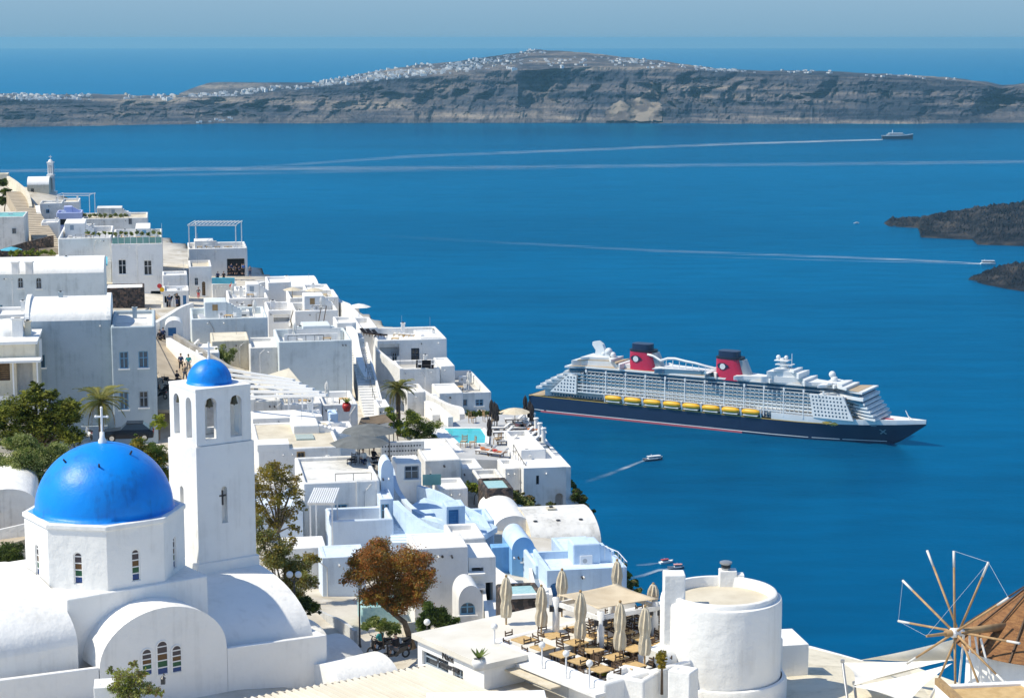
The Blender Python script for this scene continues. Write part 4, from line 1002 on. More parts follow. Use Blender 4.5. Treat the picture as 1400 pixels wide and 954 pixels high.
    def par(p, q, name):
        m_ = MB(); y0, y1 = yg + .001, yg + th
        m_.add([(p.x, y0, -10), (q.x, y0, -10), (q.x, y0, q.z), (p.x, y0, p.z), (p.x, y1, -10), (q.x, y1, -10), (q.x, y1, q.z), (p.x, y1, p.z)], [(0, 1, 2, 3), (7, 6, 5, 4), (0, 4, 5, 1), (3, 2, 6, 7), (0, 3, 7, 4), (1, 5, 6, 2)])
        return bevelled(m_.build(name, 'white_clean', root), .05)
    par(L1, Vector((ca - ra - .01, 0, L2.z)), 'parapet'); par(Vector((ca + ra + .01, 0, R1.z)), R2, 'parapet')
    R2b = R2.copy(); wy = 7.0
    bevelled(MB().box(R2.x - th, R2.x, yg + th + .001, yg + 3.2, -10, R2.z - .02).build('parapet_return', 'white_clean', root), .05)
    # side arms: barrel vaults along the long axis, left and right of the crossing
    def arm(xa, xb, yc, ry, zs_, hh, name):
        pr = [(yc - ry * math.cos(math.pi * i / 24), zs_ + hh * math.sin(math.pi * i / 24)) for i in range(25)]
        v = [(xa, y, z) for y, z in pr] + [(xb, y, z) for y, z in pr]
        m_ = MB(); m_.add(v, [(i, i + 25, i + 26, i + 1) if xb > xa else (i, i + 1, i + 26, i + 25) for i in range(24)]); m_.add(v[25:], [tuple(range(24, -1, -1)) if xb < xa else tuple(range(25))])
        m_.box(min(xa, xb), max(xa, xb), yc - ry, yc + ry, -10, zs_)
        return m_.build(name, 'white_clean', root, angle=50)
    apx = None
    # right arm: apex seen at (350,769), foot on the near side seen at (404,856)
    yc = 1.2; Oc = Vector((C.x, C.y, z0)) + Matrix.Rotation(CROT, 3, 'Z') @ Vector((0, yc, 0)); Nc = Matrix.Rotation(CROT, 3, 'Z') @ Vector((0, -1, 0))
    ap = inv @ (hit(350, 769, Oc, Nc) - Vector((C.x, C.y, z0)))
    ry = yc - (yg + .9); zsp = loc(404, 858, D=DC + 3).z
    zsp = ap.z - 2.9
    arm(xr - .02, ap.x, yc, ry, zsp, ap.z - zsp, 'nave_vault')
    ap2 = inv @ (hit(20, 780, Oc, Nc) - Vector((C.x, C.y, z0)))
    arm(xl + .02, ap2.x - 7, yc, ry, ap2.z - 2.4, 2.4, 'nave_vault')
    return root, C, z0, loc
church, CC, CZ0, cloc = build_church()
def build_belltower():
    D = 104.0; A = W(268, 612, D)      # near vertical edge at the ledge between shaft and belfry
    s = F / (D * cP - (A.z - H) * sP); ws = 3.48
    zb = W(268, 781, D).z; zt = W(268, 537, D).z; base = Vector((A.x, A.y, zb))
    t_ = thing('bell_tower', 'tall square white bell tower with small blue dome beside the church', 'bell tower', base, CROT)
    hs = A.z - zb; hb = zt - zb
    w_ = ws
    # plinth
    bevelled(MB().box(-.14, w_ + .14, -.14, w_ + .14, -6, .42).build('plinth', 'white_clean', t_), .05)
    # shaft with niches
    mb = MB(); Nz = lambda px0, py0, px1, py1, O, U: None
    O = base; inv = Matrix.Rotation(-CROT, 3, 'Z')
    def onf(px, py): q = inv @ (hit(px, py, base, Matrix.Rotation(CROT, 3, 'Z') @ Vector((0, -1, 0))) - base); return q.x, q.z
    def onl(px, py): q = inv @ (hit(px, py, base, Matrix.Rotation(CROT, 3, 'Z') @ Vector((-1, 0, 0))) - base); return w_ - q.y, q.z
    u0, z1_ = onf(302.5, 665); u1, z0_ = onf(311.5, 714)
    nf = (u0, u1, z0_, z1_, True, .3)
    v0, y1_ = onl(246, 663); v1, y0_ = onl(252, 714)
    nl = (min(v0, v1), max(v0, v1), y0_, y1_, True, .3)
    faces = [((0, 0, 0), (1, 0, 0), [nf]), ((w_, 0, 0), (0, 1, 0), []), ((w_, w_, 0), (-1, 0, 0), []), ((0, w_, 0), (0, -1, 0), [nl])]
    for Oq, Uq, o in faces: facade(mb, Oq, Uq, w_, hs, o, .3, .3)
    mb.quad((0, 0, hs), (w_, 0, hs), (w_, w_, hs), (0, w_, hs))
    mb.quad((u0 - .1, .3, z0_ - .1), (u1 + .1, .3, z0_ - .1), (u1 + .1, .3, z1_ + .1), (u0 - .1, .3, z1_ + .1)); mb.quad((.3, w_ - nl[0] + .1, y0_ - .1), (.3, w_ - nl[1] - .1, y0_ - .1), (.3, w_ - nl[1] - .1, y1_ + .1), (.3, w_ - nl[0] + .1, y1_ + .1))
    mb.build('shaft', 'white_clean', t_, weld=True)
    x_, z_ = onf(304.3, 680); c = MB(); c.bar((x_, .02, z_ - .40), (x_, .02, z_ + .40), .09); c.bar((x_ - .20, .02, z_ + .12), (x_ + .20, .02, z_ + .12), .09, .09); c.build('iron_cross', 'metal_dark', t_)
    # belfry: four walls pierced by two arches each
    i_ = .10; bw = w_ - 2 * i_; a = []
    h2 = hb - hs
    z0b, z1b = hs + .02, hb
    th = .38
    ow = bw * .215; g1 = bw * .16; g2 = bw * .84 - ow - .02
    mb = MB()
    for k in range(4):
        ang = k * math.pi / 2; Rm = Matrix.Rotation(ang, 3, 'Z'); cen = Vector((w_ / 2, w_ / 2, 0))
        Oq = cen + Rm @ Vector((-bw / 2, -bw / 2, z0b)); Uq = Rm @ Vector((1, 0, 0))
        ops = [(g1, g1 + ow, .30, h2 - .42, True), (g2, g2 + ow, .30, h2 - .42, True)]
        facade(mb, Oq, Uq, bw, h2, ops, th, 0)
        # inner skin
        Oi = cen + Rm @ Vector((bw / 2 - th, -bw / 2 + th, z0b)); Ui = Rm @ Vector((-1, 0, 0)); wi = bw - 2 * th
        opi = [(wi - (g2 + ow - th), wi - (g2 - th), .30, h2 - .42, True), (wi - (g1 + ow - th), wi - (g1 - th), .30, h2 - .42, True)]
        facade(mb, Oi, Ui, wi, h2, opi, .001, 0)
    mb.build('belfry', 'white_clean', t_)
    MB().box(-.02 + i_, w_ + .02 - i_, -.02 + i_, w_ + .02 - i_, hb + .001, hb + .14).build('belfry_roof', 'white_clean', t_)
    c = (w_ / 2, w_ / 2, hb + .14); rd = 31.0 / s
    MB().lathe([(rd + .04, 0), (rd + .03, .06)] + [(max(.001, rd * math.cos(math.pi / 2 * i / 14)), .06 + rd * 1.02 * math.sin(math.pi / 2 * i / 14)) for i in range(15)], 40, c).build('small_dome', 'dome_blue', t_, smooth=True)
    q = MB(); z = hb + .14 + rd * 1.05; U = inv @ Vector((1, 0, 0)); b0 = Vector((w_ / 2, w_ / 2, z)); q.lathe([(.1, -.1), (.08, .2), (.001, .25)], 10, b0); q.bar(b0, b0 + Vector((0, 0, .95)), .09); q.bar(b0 + Vector((0, 0, .62)) - U * .26, b0 + Vector((0, 0, .62)) + U * .26, .09); q.build('cross', 'white_clean', t_)
    # bells on headstocks
    for k, (bx, by) in enumerate(((g1 + ow / 2 + i_, .28), (g2 + ow / 2 + i_, .30), (.3, w_ - g1 - ow / 2 - i_))):
        z = hs + h2 - .75; o = MB().lathe([(.001, .30), (.10, .29), (.13, .2), (.15, .05), (.20, -.10), (.21, -.14), (.17, -.14)], 14, (bx, by, z)); b = o.build('bell', 'bronze', t_, smooth=True)
        MB().box(bx - .16, bx + .16, by - .04, by + .04, z + .29, z + .40).build('headstock', 'wood_dark', b); MB().sphere((bx, by, z - .18), .05, 8, 6).build('clapper', 'metal_dark', b)
    return t_
belltower = build_belltower()
# ------------------------------------------------------------------ the town, far to near
mat('turquoise_floor', (.16, .42, .42), (.22, .50, .48), 1, .6)
mat('skylight_glass', (.42, .50, .46), None, rough=.2)
mat('mosaic', (.30, .52, .55), (.42, .62, .62), 6, .5)
def rubble():
    m = bpy.data.materials.new('rubble'); m.use_nodes = True; M['rubble'] = m
    t = m.node_tree; b = t.nodes['Principled BSDF']; L = t.links.new; b.inputs['Roughness'].default_value = .95
    g = t.nodes.new('ShaderNodeNewGeometry'); v = t.nodes.new('ShaderNodeTexVoronoi'); v.inputs['Scale'].default_value = 3.2; L(g.outputs['Position'], v.inputs['Vector'])
    r = t.nodes.new('ShaderNodeValToRGB'); e = r.color_ramp.elements; e[0].position = 0; e[0].color = (.03, .026, .024, 1); e[1].position = 1; e[1].color = (.16, .11, .085, 1); q = e.new(.5); q.color = (.055, .05, .05, 1)
    sp = t.nodes.new('ShaderNodeSeparateColor'); L(v.outputs['Color'], sp.inputs[0]); L(sp.outputs[0], r.inputs[0]); L(r.outputs[0], b.inputs['Base Color'])
    bp = t.nodes.new('ShaderNodeBump'); bp.inputs['Strength'].default_value = .9; bp.inputs['Distance'].default_value = .15; bp.invert = True; L(v.outputs['Distance'], bp.inputs['Height']); L(bp.outputs[0], b.inputs['Normal'])
rubble()
def slabz(name, label, pts, z, th=.3, m='paving', cat='terrace', structure=False):
    return slab(name, label, [(px, py, WZ(px, py, z).y) for px, py in pts], th, m, cat, structure)
def pergola(name, label, x0, x1, ytop, D, d, h, m='metal_white', slats=8, sm=None, post=.12, rot=0):
    P, U, V = frame_of(x0, ytop, D, R(rot)); w_ = solve_w(P, U, x1); t_ = thing(name, label, 'pergola', (P.x, P.y, P.z - h), R(rot))
    for x in (0, w_):
        for y in (0, d): MB().box(x - post / 2, x + post / 2, y - post / 2, y + post / 2, -1, h).build('post', m, t_)
    for y in (0, d): MB().box(-.2, w_ + .2, y - post / 2, y + post / 2, h, h + .16).build('beam', m, t_)
    for i in range(slats):
        x = -.1 + (w_ + .2) * i / max(1, slats - 1); MB().box(x - .05, x + .05, -.3, d + .3, h + .16, h + .25).build('slat', sm or m, t_)
    return t_
# --- far end of the ridge
def far_belltower():
    D = 432; p = W(70.5, 262, D); s = F / (D * cP - (p.z - H) * sP); t_ = thing('slender_bell_tower', 'slim distant white bell tower rising against the sea, top left', 'bell tower', p)
    w_ = 8.2 / s; hh = 45 / s
    MB().box(-w_ * .8, w_ * .8, -w_ * .5, w_ * .9, -4, 0).build('plinth', 'white', t_)
    for k, (z0, z1) in enumerate(((0, hh * .48), (hh * .52, hh * .86))):
        ww = w_ * (1 - .1 * k); mb = MB()
        for q in range(4):
            Rm = Matrix.Rotation(q * math.pi / 2, 3, 'Z'); O = Rm @ Vector((-ww / 2, -ww / 2, 0)) + Vector((0, 0, z0)); hh_ = z1 - z0
            facade(mb, O, Rm @ Vector((1, 0, 0)), ww, hh_, [(ww * .2, ww * .44, hh_ * .12, hh_ * .85, True), (ww * .56, ww * .8, hh_ * .12, hh_ * .85, True)], .2, 0)
        mb.build('tier', 'white', t_); MB().box(-ww * .35, ww * .35, -ww * .35, ww * .35, z0, z1).build('core', 'grey_wall', t_)
        MB().box(-ww * .6, ww * .6, -ww * .6, ww * .6, z1, z1 + hh * .04).build('cornice', 'white', t_)
    MB().lathe([(w_ * .42, 0), (w_ * .3, w_ * .3), (.01, w_ * .45)], 12, (0, 0, hh * .9)).build('cupola', 'white', t_, smooth=True)
    q = MB(); q.bar((0, 0, hh * .95), (0, 0, hh * 1.1), .1); q.bar((-.35, 0, hh * 1.05), (.35, 0, hh * 1.05), .1); q.build('cross', 'white', t_)
far_belltower()
block('hilltop_chapel', 'cream walled chapel with low white vault left of the distant bell tower', 37, 67, 253, 282, 424, 8, 0, 'cream', 'vu', 'white', [('f', 42, 258, 47, 272, 'x')], 'chapel', rise=1.5)
block('ruined_house', 'tan broken wall stub at the far left ridge', -12, 11, 238, 262, 440, 4, 0, 'cream', cat='ruin', par=.5, parh=1.0)
block('pale_house', 'pale grey wall house beside the white stair parapet, far left', 54, 85, 278, 304, 384, 7, 0, 'white_old')
block('flat_house', 'small white flat-roofed house behind the lilac house', 84, 108, 276, 290, 396, 9, 0, 'white', rm='roof_screed')
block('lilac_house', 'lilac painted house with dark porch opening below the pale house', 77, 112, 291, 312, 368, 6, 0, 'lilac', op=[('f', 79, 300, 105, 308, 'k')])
pergola('white_pergola', 'thin white pergola frame in front of the sea, below the slim bell tower', 79, 122, 268, 388, 5, 3.2, slats=2)
block('ridge_terrace', 'low white terrace house with plants along its far roof edge', 112, 202, 299, 318, 366, 12, 0, 'white_old', rm='roof_screed')
block('gable_house', 'small white house at the far roof terraces behind the green railings', 150, 190, 296, 304, 395, 6, 0, 'white')
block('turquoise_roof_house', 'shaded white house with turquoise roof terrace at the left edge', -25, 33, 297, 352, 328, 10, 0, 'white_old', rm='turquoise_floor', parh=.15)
wall_path('stair_wall', 'cream wall running down beside the stepped lane, far left', smooth_path([(11, 241, 436), (24, 250, 418), (37, 263, 398), (42, 282, 380)]), 3, .6, 'cream')
wall_path('stair_wall', 'bright white wavy parapet along the right side of the stepped lane', smooth_path([(51, 281, 382), (55, 297, 366), (66, 314, 348), (76, 333, 332), (80, 352, 320)]), 2, .8, 'white_clean')
stairs('stepped_lane', 'long cream stepped lane climbing to the ridge, far left', (70, 340, 322), (22, 262, 410), 4.0, 34, 'sand_path')
wall_path('stone_wall', 'dark stone retaining wall with pale coping left of the stepped lane', [(-5, 343, 318), (35, 331, 320), (72, 322, 324)], 3.5, .5, 'rubble')
# --- the big terrace hotel and its neighbours
hotel = block('terrace_hotel', 'large white corner building with glass-railed roof restaurant', 152, 222, 334, 410, 300, 24, 0, 'white', rm='deck_paving', op=[('f', 161.5, 355, 173, 375, 'w'), ('f', 196.5, 356, 208, 376, 'w'), ('f', 206, 398, 220, 413, 'k')] + [('r', 226 + i * 5.2, 352 - i * 1.8, 229 + i * 5.2, 371 - i * 1.6, 'g') for i in range(6)], cat='hotel', parh=.9)
block('hotel_wing', 'low white wing left of the corner hotel above the turquoise awning', 79, 151.5, 326, 362, 306, 20, 0, 'white', rm='deck_paving', parh=.9)
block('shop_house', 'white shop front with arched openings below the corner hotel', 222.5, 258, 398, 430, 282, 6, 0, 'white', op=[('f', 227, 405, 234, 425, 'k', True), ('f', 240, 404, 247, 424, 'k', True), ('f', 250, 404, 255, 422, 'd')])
def awning(name, label, x0, x1, ytop, ybot, D, m, out=1.6):
    A, B_ = W(x0, ytop, D), W(x1, ytop, D); C = W(x1, ybot, D - out); E = W(x0, ybot, D - out); mb = MB(); O = A
    dn = Vector((0, 0, -.06)); q = [p - O for p in (A, B_, C, E)]
    mb.add(q + [p + dn for p in q], [(3, 2, 1, 0), (4, 5, 6, 7), (0, 1, 5, 4), (1, 2, 6, 5), (2, 3, 7, 6), (3, 0, 4, 7)])
    t_ = thing(name, label, 'awning', O); mb.build('canvas', m, t_)
    q2 = MB(); k = q[3]; q3 = q[2]; q2.add([k, q3, q3 + Vector((0, 0, -.25)), k + Vector((0, 0, -.25))], [(3, 2, 1, 0)]); q2.build('valance', m, t_)
    for p in (q[2], q[3]): MB().bar(p + Vector((0, 0, -.02)), p + Vector((0, 1.2, -.9)), .05).build('arm', 'metal_white', t_)
    return t_
awning('blue_awning', 'turquoise canvas awning below the low hotel wing', 92, 147, 351, 361, 304, 'canvas_teal', 4)
block('rock_terrace', 'dark rubble stone wall under the corner hotel', 143, 197, 394, 432, 280, 5, 0, 'rubble', roof='flat', rm='white', cat='wall', parh=.1)
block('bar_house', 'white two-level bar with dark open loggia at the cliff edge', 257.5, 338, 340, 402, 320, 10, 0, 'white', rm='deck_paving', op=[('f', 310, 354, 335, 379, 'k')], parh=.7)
pergola('roof_pergola', 'white pergola with pale flat canopy on the cliff-edge bar roof', 258, 322, 309, 322, 7, 3.4, slats=14, sm='canvas_white', post=.16)
block('bar_annex', 'white house with brown door left of the dark loggia', 258.5, 289, 365, 410, 300, 9, 0, 'white', rm='roof_screed', op=[('f', 276, 385, 281, 404, 'u', True), ('f', 266, 380, 271, 390, 'g')])
block('snack_terrace', 'low white terrace with turquoise planter wall under the dark loggia', 289.5, 323, 388, 410, 300, 7, 0, 'white', rm='deck_paving', parh=.8)
MB().box(0, 3.4, 0, .4, 0, .9).build('planter_box', 'canvas_teal').location = W(290, 388, 299); tag(bpy.context.scene.objects['planter_box'], 'turquoise planter box along the low white terrace', 'planter')
# --- left side houses
block('vaulted_house', 'long white vaulted house with two small arched windows, left edge', -25, 142, 376, 455, 246, 11, 0, 'shade_white', 'vu', 'white_clean', [('f', 24, 380, 32, 394, 'g', True), ('f', 49, 380, 57, 395, 'g', True), ('f', -3, 417, 4, 431, 'b')], rise=1.5)
for px in (17, 36):
    p = W(px, 372, 244)
    t_ = thing('roof_chimney', 'square white chimney block on the vaulted house, %s' % ('nearest the left edge' if px == 17 else 'right of its twin'), 'chimney', (p.x, p.y, p.z - 1.4)); MB().box(-.4, .4, 1.2, 2.0, 1.0, 2.4).build('stack', 'white', t_); MB().box(-.5, .5, 1.1, 2.1, 2.4, 2.55).build('cap', 'white', t_)
big = block('vaulted_hall', 'big shaded white house with barrel roof behind the palm', 34, 151, 440, 590, 176, 9, 0, 'shade_grey', 'vu', 'white_clean', [('f', 55, 485, 62, 503, 'b')], rise=1.6)
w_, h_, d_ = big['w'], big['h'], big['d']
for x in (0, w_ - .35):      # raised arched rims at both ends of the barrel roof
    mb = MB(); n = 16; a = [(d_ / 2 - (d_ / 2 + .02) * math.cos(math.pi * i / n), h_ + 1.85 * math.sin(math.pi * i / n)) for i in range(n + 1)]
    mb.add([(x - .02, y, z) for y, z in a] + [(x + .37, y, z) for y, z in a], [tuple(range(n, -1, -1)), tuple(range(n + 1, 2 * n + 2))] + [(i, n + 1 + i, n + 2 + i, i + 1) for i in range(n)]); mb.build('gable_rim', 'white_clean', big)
block('flat_hall', 'tall white house with four pale blue windows left of the lane', 151.3, 212, 447, 590, 176, 11, 0, 'shade_grey', rm='white_old', op=[('f', 163, 481, 176, 504, 'b'), ('f', 189, 480, 203, 503, 'b'), ('f', 163, 536, 176, 560, 'b'), ('f', 190, 535, 203, 557, 'g')], parh=.35)
bal = block('balcony_house', 'cream balcony house with white awning at the left edge', -30, 48, 472, 592, 168, 7, 0, 'cream', 'slab', 'white_clean', [('f', -2, 497, 14, 520, 'u'), ('f', 22, 496, 46, 540, 'x')])
w_, h_ = bal['w'], bal['h']
child_box(bal, 'awning_slab', 'white_clean', -.5, w_ + .5, -1.8, .0, h_ - 1.35, h_ - 1.15)
for x in (w_ * .35, w_ * .62, w_ + .2): child_box(bal, 'post', 'white_clean', x - .06, x + .06, -1.7, -1.58, h_ - 4.6, h_ - 1.35)
child_box(bal, 'balcony_wall', 'white', -.5, w_ + 1.0, -1.9, -1.7, h_ - 6.5, h_ - 4.2)
chimney(bal, w_ * .66, 3, h_ + .2, .9, 1.6, 'white_clean')
p = W(12, 452, 173); t_ = thing('roof_vault', 'small white barrel roof above the cream balcony house', 'roof', p); MB().lathe([(2.0, -2), (2.0, 0), (1.8, .5), (1.2, .9), (.01, 1.1)], 20).build('shell', 'white_clean', t_, smooth=True); MB().box(-2.4, 2.4, -2, 2, -3, -1).build('wall', 'white_clean', t_)
# --- lane
slab('lane_path', None, [(206, 560, 180), (262, 560, 178), (268, 495, 195), (238, 462, 207), (228, 440, 228), (205, 420, 258), (186, 430, 255), (208, 452, 207), (208, 505, 190)], .3, 'sand_path', structure=True)
block('blue_door_chapel', 'tiny white vaulted chapel with bright blue arched door beside the lane', 226, 250, 447, 466, 206, 3, 0, 'white', 'vv', 'white', [('f', 229.5, 444, 241, 459, 'd')], 'chapel', rise=.7)
wall_path('lane_parapet', 'white parapet rising from the lane to the shop fronts', smooth_path([(211, 441, 206), (230, 430, 220), (246, 420, 236), (262, 414, 246)]), 1.5, .5, 'white')
wall_path('lane_parapet', 'bright white parapet curving down beside the walkers on the lane', smooth_path([(230, 462, 203), (252, 475, 197), (285, 494, 190), (318, 520, 182), (346, 546, 176)]), 1.2, .5, 'white_clean')
wall_path('lane_wall', 'grey stone coping wall descending right of the white lane parapet', smooth_path([(232, 452, 208), (262, 470, 201), (300, 492, 193), (330, 512, 187), (350, 530, 182)]), 1.0, .4, 'concrete')
# --- cliffside cubes
block('terrace_house', 'long shaded white house with walled roof yard right of the blue door chapel', 261, 366, 436, 482, 212, 9, 0, 'shade_white', rm='white_old', parh=.8)
block('roof_box', 'low white rooftop room with grey window strip on the long shaded house', 283, 341, 427, 440, 219, 4, 0, 'white_clean', op=[('f', 287, 430, 300, 435, 'g'), ('f', 303, 430, 318, 435, 'g'), ('f', 321, 430, 337, 435, 'g')])
block('cream_annex', 'sunlit cream annex with shrub on its wall', 289, 341, 466, 506, 203, 6, 0, 'cream', rm='cream', parh=.1)
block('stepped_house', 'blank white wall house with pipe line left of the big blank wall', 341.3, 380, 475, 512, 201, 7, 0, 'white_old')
bigw = block('terrace_house', 'big blank shaded white house above the slatted pergola', 380.3, 481, 467, 542, 200, 9, 0, 'shade_white', rm='white', parh=.9)
for i, v in enumerate((3.0, 5.6)): child_box(bigw, 'dividing_wall', 'white', .8 + i * .6, bigw['w'] - 1.2 + i * .5, v, v + .25, bigw['h'] - .9, bigw['h'] + .25 + i * .2)
block('terrace_house', 'white house with sun terrace and red cushions', 366, 402, 424, 458, 243, 8, 0, 'white', rm='white', parh=1.0, op=[('f', 374, 431, 396, 440, 'x')])
block('terrace_house', 'white house with tilted poles on its terrace', 402.5, 462, 425, 462, 238, 8, 0, 'white', rm='deck_paving', parh=1.0)
block('upper_house', 'white house with cream straw parasols on its roof', 396, 463, 407, 430, 262, 8, 0, 'white', rm='roof_screed', parh=.7)
block('upper_house', 'small white cube left of the wide bright roof', 366, 398, 386, 412, 276, 7, 0, 'white')
block('wide_roof_house', 'house with wide bright white sloping roof at the skyline', 371, 436, 393, 415, 290, 12, 0, 'white', 'vu', 'white_clean', rise=.6)
block('upper_house', 'white cube with roof terrace below the cliff-edge bar', 312, 367, 408, 440, 266, 9, 0, 'white', rm='white_old', parh=.7)
wall_path('garden_wall', 'low white wall sloping up toward the dark loggia', smooth_path([(320, 402, 282), (336, 391, 286), (352, 387, 290), (366, 384, 292)]), 2, .5, 'white')
block('door_house', 'narrow white house with tall dark blue door by the stairway', 460, 487, 441, 480, 224, 5, 0, 'white', op=[('f', 466, 449, 482.5, 471, 't')])
wall_path('cliff_wall', 'white parapet stepping down the skyline below the wide bright roof', [(434, 388, 292), (447, 397, 282), (463, 411, 266), (474, 415, 262), (488, 430, 250), (500, 440, 244)], 5, .8, 'white')
wall_path('stair_parapet', 'curving bright white parapet down the left of the cliff house', smooth_path([(470, 442, 226), (483, 452, 222), (488, 475, 214), (494, 498, 208), (503, 515, 204)]), 3, .7, 'white_clean')
stairs('stairway', 'white stairway climbing between the big blank house and the cliff house', (513, 578, 188), (489, 474, 218), 1.8, 30, 'white_old', 'white', (-1,))
# --- cliff house row
jh = block('cliff_house', 'white cliff house with dark french window and roof sunbeds', 515, 611, 465, 510, 228, 10, 0, 'white', rm='white', parh=.9, op=[('f', 519, 471, 546, 487, 'x'), ('f', 536, 482, 543, 496, 'g'), ('f', 562, 476, 573.5, 500, 'n')])
block('roof_room', 'white raised roof block at the right end of the cliff house', 574, 609, 461, 470, 231, 6, 0, 'white_clean', parh=.15)
block('stair_house', 'white wedge house left of the cliff house', 492, 516, 448, 500, 232, 9, 0, 'white', rm='white', parh=.7)
block('terrace_wall', 'white walled terrace with outdoor furniture below the french window', 546, 601.5, 504, 545, 220, 6, 0, 'white', rm='paving', parh=.5)
wall_path('slope_wall', 'white wall sloping down from the recess of the cliff house', [(516, 478, 226), (532, 491, 223), (549, 504, 219)], 5, .4, 'white')
block('side_cube', 'tall narrow white cube right of the walled terrace', 602, 622, 500, 545, 222, 6, 0, 'white', parh=.2)
block('side_cube', 'low white cube below the tall narrow cube', 600, 633, 537, 566, 214, 6, 0, 'white', parh=.2)
block('corner_house', 'white corner house with roof yard and two dark windows above the hedge', 629, 671.5, 537, 562, 216, 15, 0, 'white', rm='paving', parh=.9, op=[('f', 633, 546, 639, 555, 'b'), ('f', 650, 546, 661, 555, 'b')])
wall_path('wavy_wall', 'white wavy parapet winding down toward the pool', smooth_path([(575, 531, 214), (592, 542, 208), (612, 552, 202), (629, 557, 199), (632, 566, 197)]), 2.5, .5, 'white')
wall_path('wavy_wall', 'short white wall with rounded end left of the pool', smooth_path([(583, 548, 200), (596, 553, 196), (616, 570, 190)]), 2, .5, 'white')
# --- pool terrace
PZ = WZ(640, 600, 0).z; PZ = W(640, 600, 184).z
slabz('pool_deck', 'pale paved pool terrace at the cliff edge', [(596, 584), (640, 571), (716, 563), (747, 609), (713, 616), (690, 629), (622, 627)], PZ, 3.0, 'deck_paving')
def pool_water():
    m = mat('pool_water', (.02, .46, .50), (.03, .55, .58), .8, .12, .25, 2.5, spec=.5)
pool_water()
pl = thing('swimming_pool', 'turquoise swimming pool on the cliff-edge terrace', 'pool', WZ(630, 596, PZ))
pp = [WZ(a, b, PZ + .06) - pl.location for a, b in ((603, 585.5), (660, 585.5), (667, 596), (666, 607), (625, 607))]
MB().poly(pp[::-1]).build('water', 'pool_water', pl)
mb = MB()
for a, b in zip(pp, pp[1:] + pp[:1]): mb.bar(a, b, .45, .14)
mb.build('coping', 'white_clean', pl)
wall_path('pool_wall', 'wide bright white sloping wall running down from the pool', smooth_path([(592, 583, 190), (604, 597, 184), (638, 630, 175), (690, 671, 168), (735, 704, 162), (760, 722, 159)]), 3, 1.3, 'white_clean')
block('spa_house', 'white building with stair shadow under the pool terrace', 712, 746, 615, 668, 174, 9, 0, 'white', parh=.5, op=[('f', 714, 630, 720, 648, 'n')])
wall_path('deck_parapet', 'white parapet with slatted roof running down right of the sunbeds', [(716, 563, 203), (746, 605, 190), (776, 638, 176)], 2.6, .6, 'white')
block('arch_house', 'white curved house with blind arch above the green cliff scrub', 716, 774, 640, 718, 169, 8, 0, 'white', parh=.3, op=[('f', 759, 674, 770, 707, 'x', True), ('f', 733, 650, 737, 662, 'n')])
# --- middle: beige roof house, slatted pergola, blue houses
for i in range(7):
    pass
def slat_pergola():
    t_ = thing('slatted_pergola', 'long white slatted sun pergola behind the bell tower dome', 'pergola', W(310, 512, 180))
    O = t_.location
    for i in range(6):
        a = W(296 + i * 7, 503 + i * 8.0, 190 - i * 4.2) - O; b = W(402 + i * 9, 520 + i * 4.0, 181 - i * 3.2) - O
        MB().bar(a, b, .34, .22).build('slat', 'metal_white', t_)
    for px, py, D in ((376, 523, 178), (394, 530, 176), (413, 536, 174), (427, 540, 172)):
        a = W(px, py, D) - O; MB().bar(a, a - Vector((0, 0, 3.2)), .14).build('post', 'metal_white', t_)
slat_pergola()
slab('court_floor', 'sunlit cream courtyard floor below the big blank house', [(341, 520, 190), (395, 503, 196), (424, 538, 184), (380, 552, 178)], .5, 'cream', 'courtyard')
block('white_beam_house', 'long low white roof block behind the beige roof terrace', 345, 441, 572, 592, 170, 3.5, 0, 'white_clean', parh=.05)
block('pot_terrace', 'white terrace with red pot on its parapet', 441, 489, 553, 592, 178, 7, 0, 'white', rm='white_old', parh=.6)
block('blue_cube', 'pale blue chimney cube beside the white triangle gable', 450, 462, 565, 590, 171, 2, 0, 'pale_blue', parh=.1)
bh = block('beige_roof_house', 'white house with wide beige flat roof and flower-shaped wall opening', 352, 466, 614, 668, 156, 11, 0, 'white', rm='roof_screed', parh=.12)
def quatrefoil(t_, u, z, r):
    mb = MB(); pts = []
    for i in range(32):
        a = 2 * math.pi * i / 32; q = r * (1 + .22 * math.cos(4 * a)); pts.append((u + q * math.cos(a), z + q * math.sin(a)))
    mb.add([(x, -.04, zz) for x, zz in pts], [tuple(range(32))]); o = mb.build('flower_opening', 'dark_void', t_)
    for k in range(4):
        ring = MB(); ring.tube([(x, -.06, zz) for x, zz in pts[k * 8:k * 8 + 9 if k < 3 else 32] + ([] if k < 3 else [pts[0]])], .09, 6); ring.build('trim', 'white_clean', o)
quatrefoil(bh, bh['w'] * .84, bh['h'] - 1.35, .5)
child_box(bh, 'skylight', 'skylight_glass', bh['w'] * .5, bh['w'] * .72, 3.5, 5.5, bh['h'] - .12, bh['h'] + .02)
child_box(bh, 'parapet', 'white_clean', 0, bh['w'] * .38, -.02, 2.2, bh['h'] - .2, bh['h'] + .35)
xh = block('blue_window_house', 'pale house with blue-grey window and balcony behind the brown tree', 414, 519, 660, 742, 140, 9, 0, 'white', rm='white_old', parh=.3, op=[('f', 458, 690, 475, 710, 'b')])
child_box(xh, 'pilaster', 'white_clean', xh['w'] * .70, xh['w'] * .72, -.12, 0, 0, xh['h'])
child_box(xh, 'downpipe', 'metal_white', xh['w'] * .96, xh['w'] * .97, -.1, -.02, 0, xh['h'])
block('porch_house', 'narrow pale porch with shuttered door right of the blue-grey window', 519.3, 538, 682, 720, 139, 4, 0, 'ice_blue', op=[('f', 521, 689, 532, 711, 'b')], parh=.1)
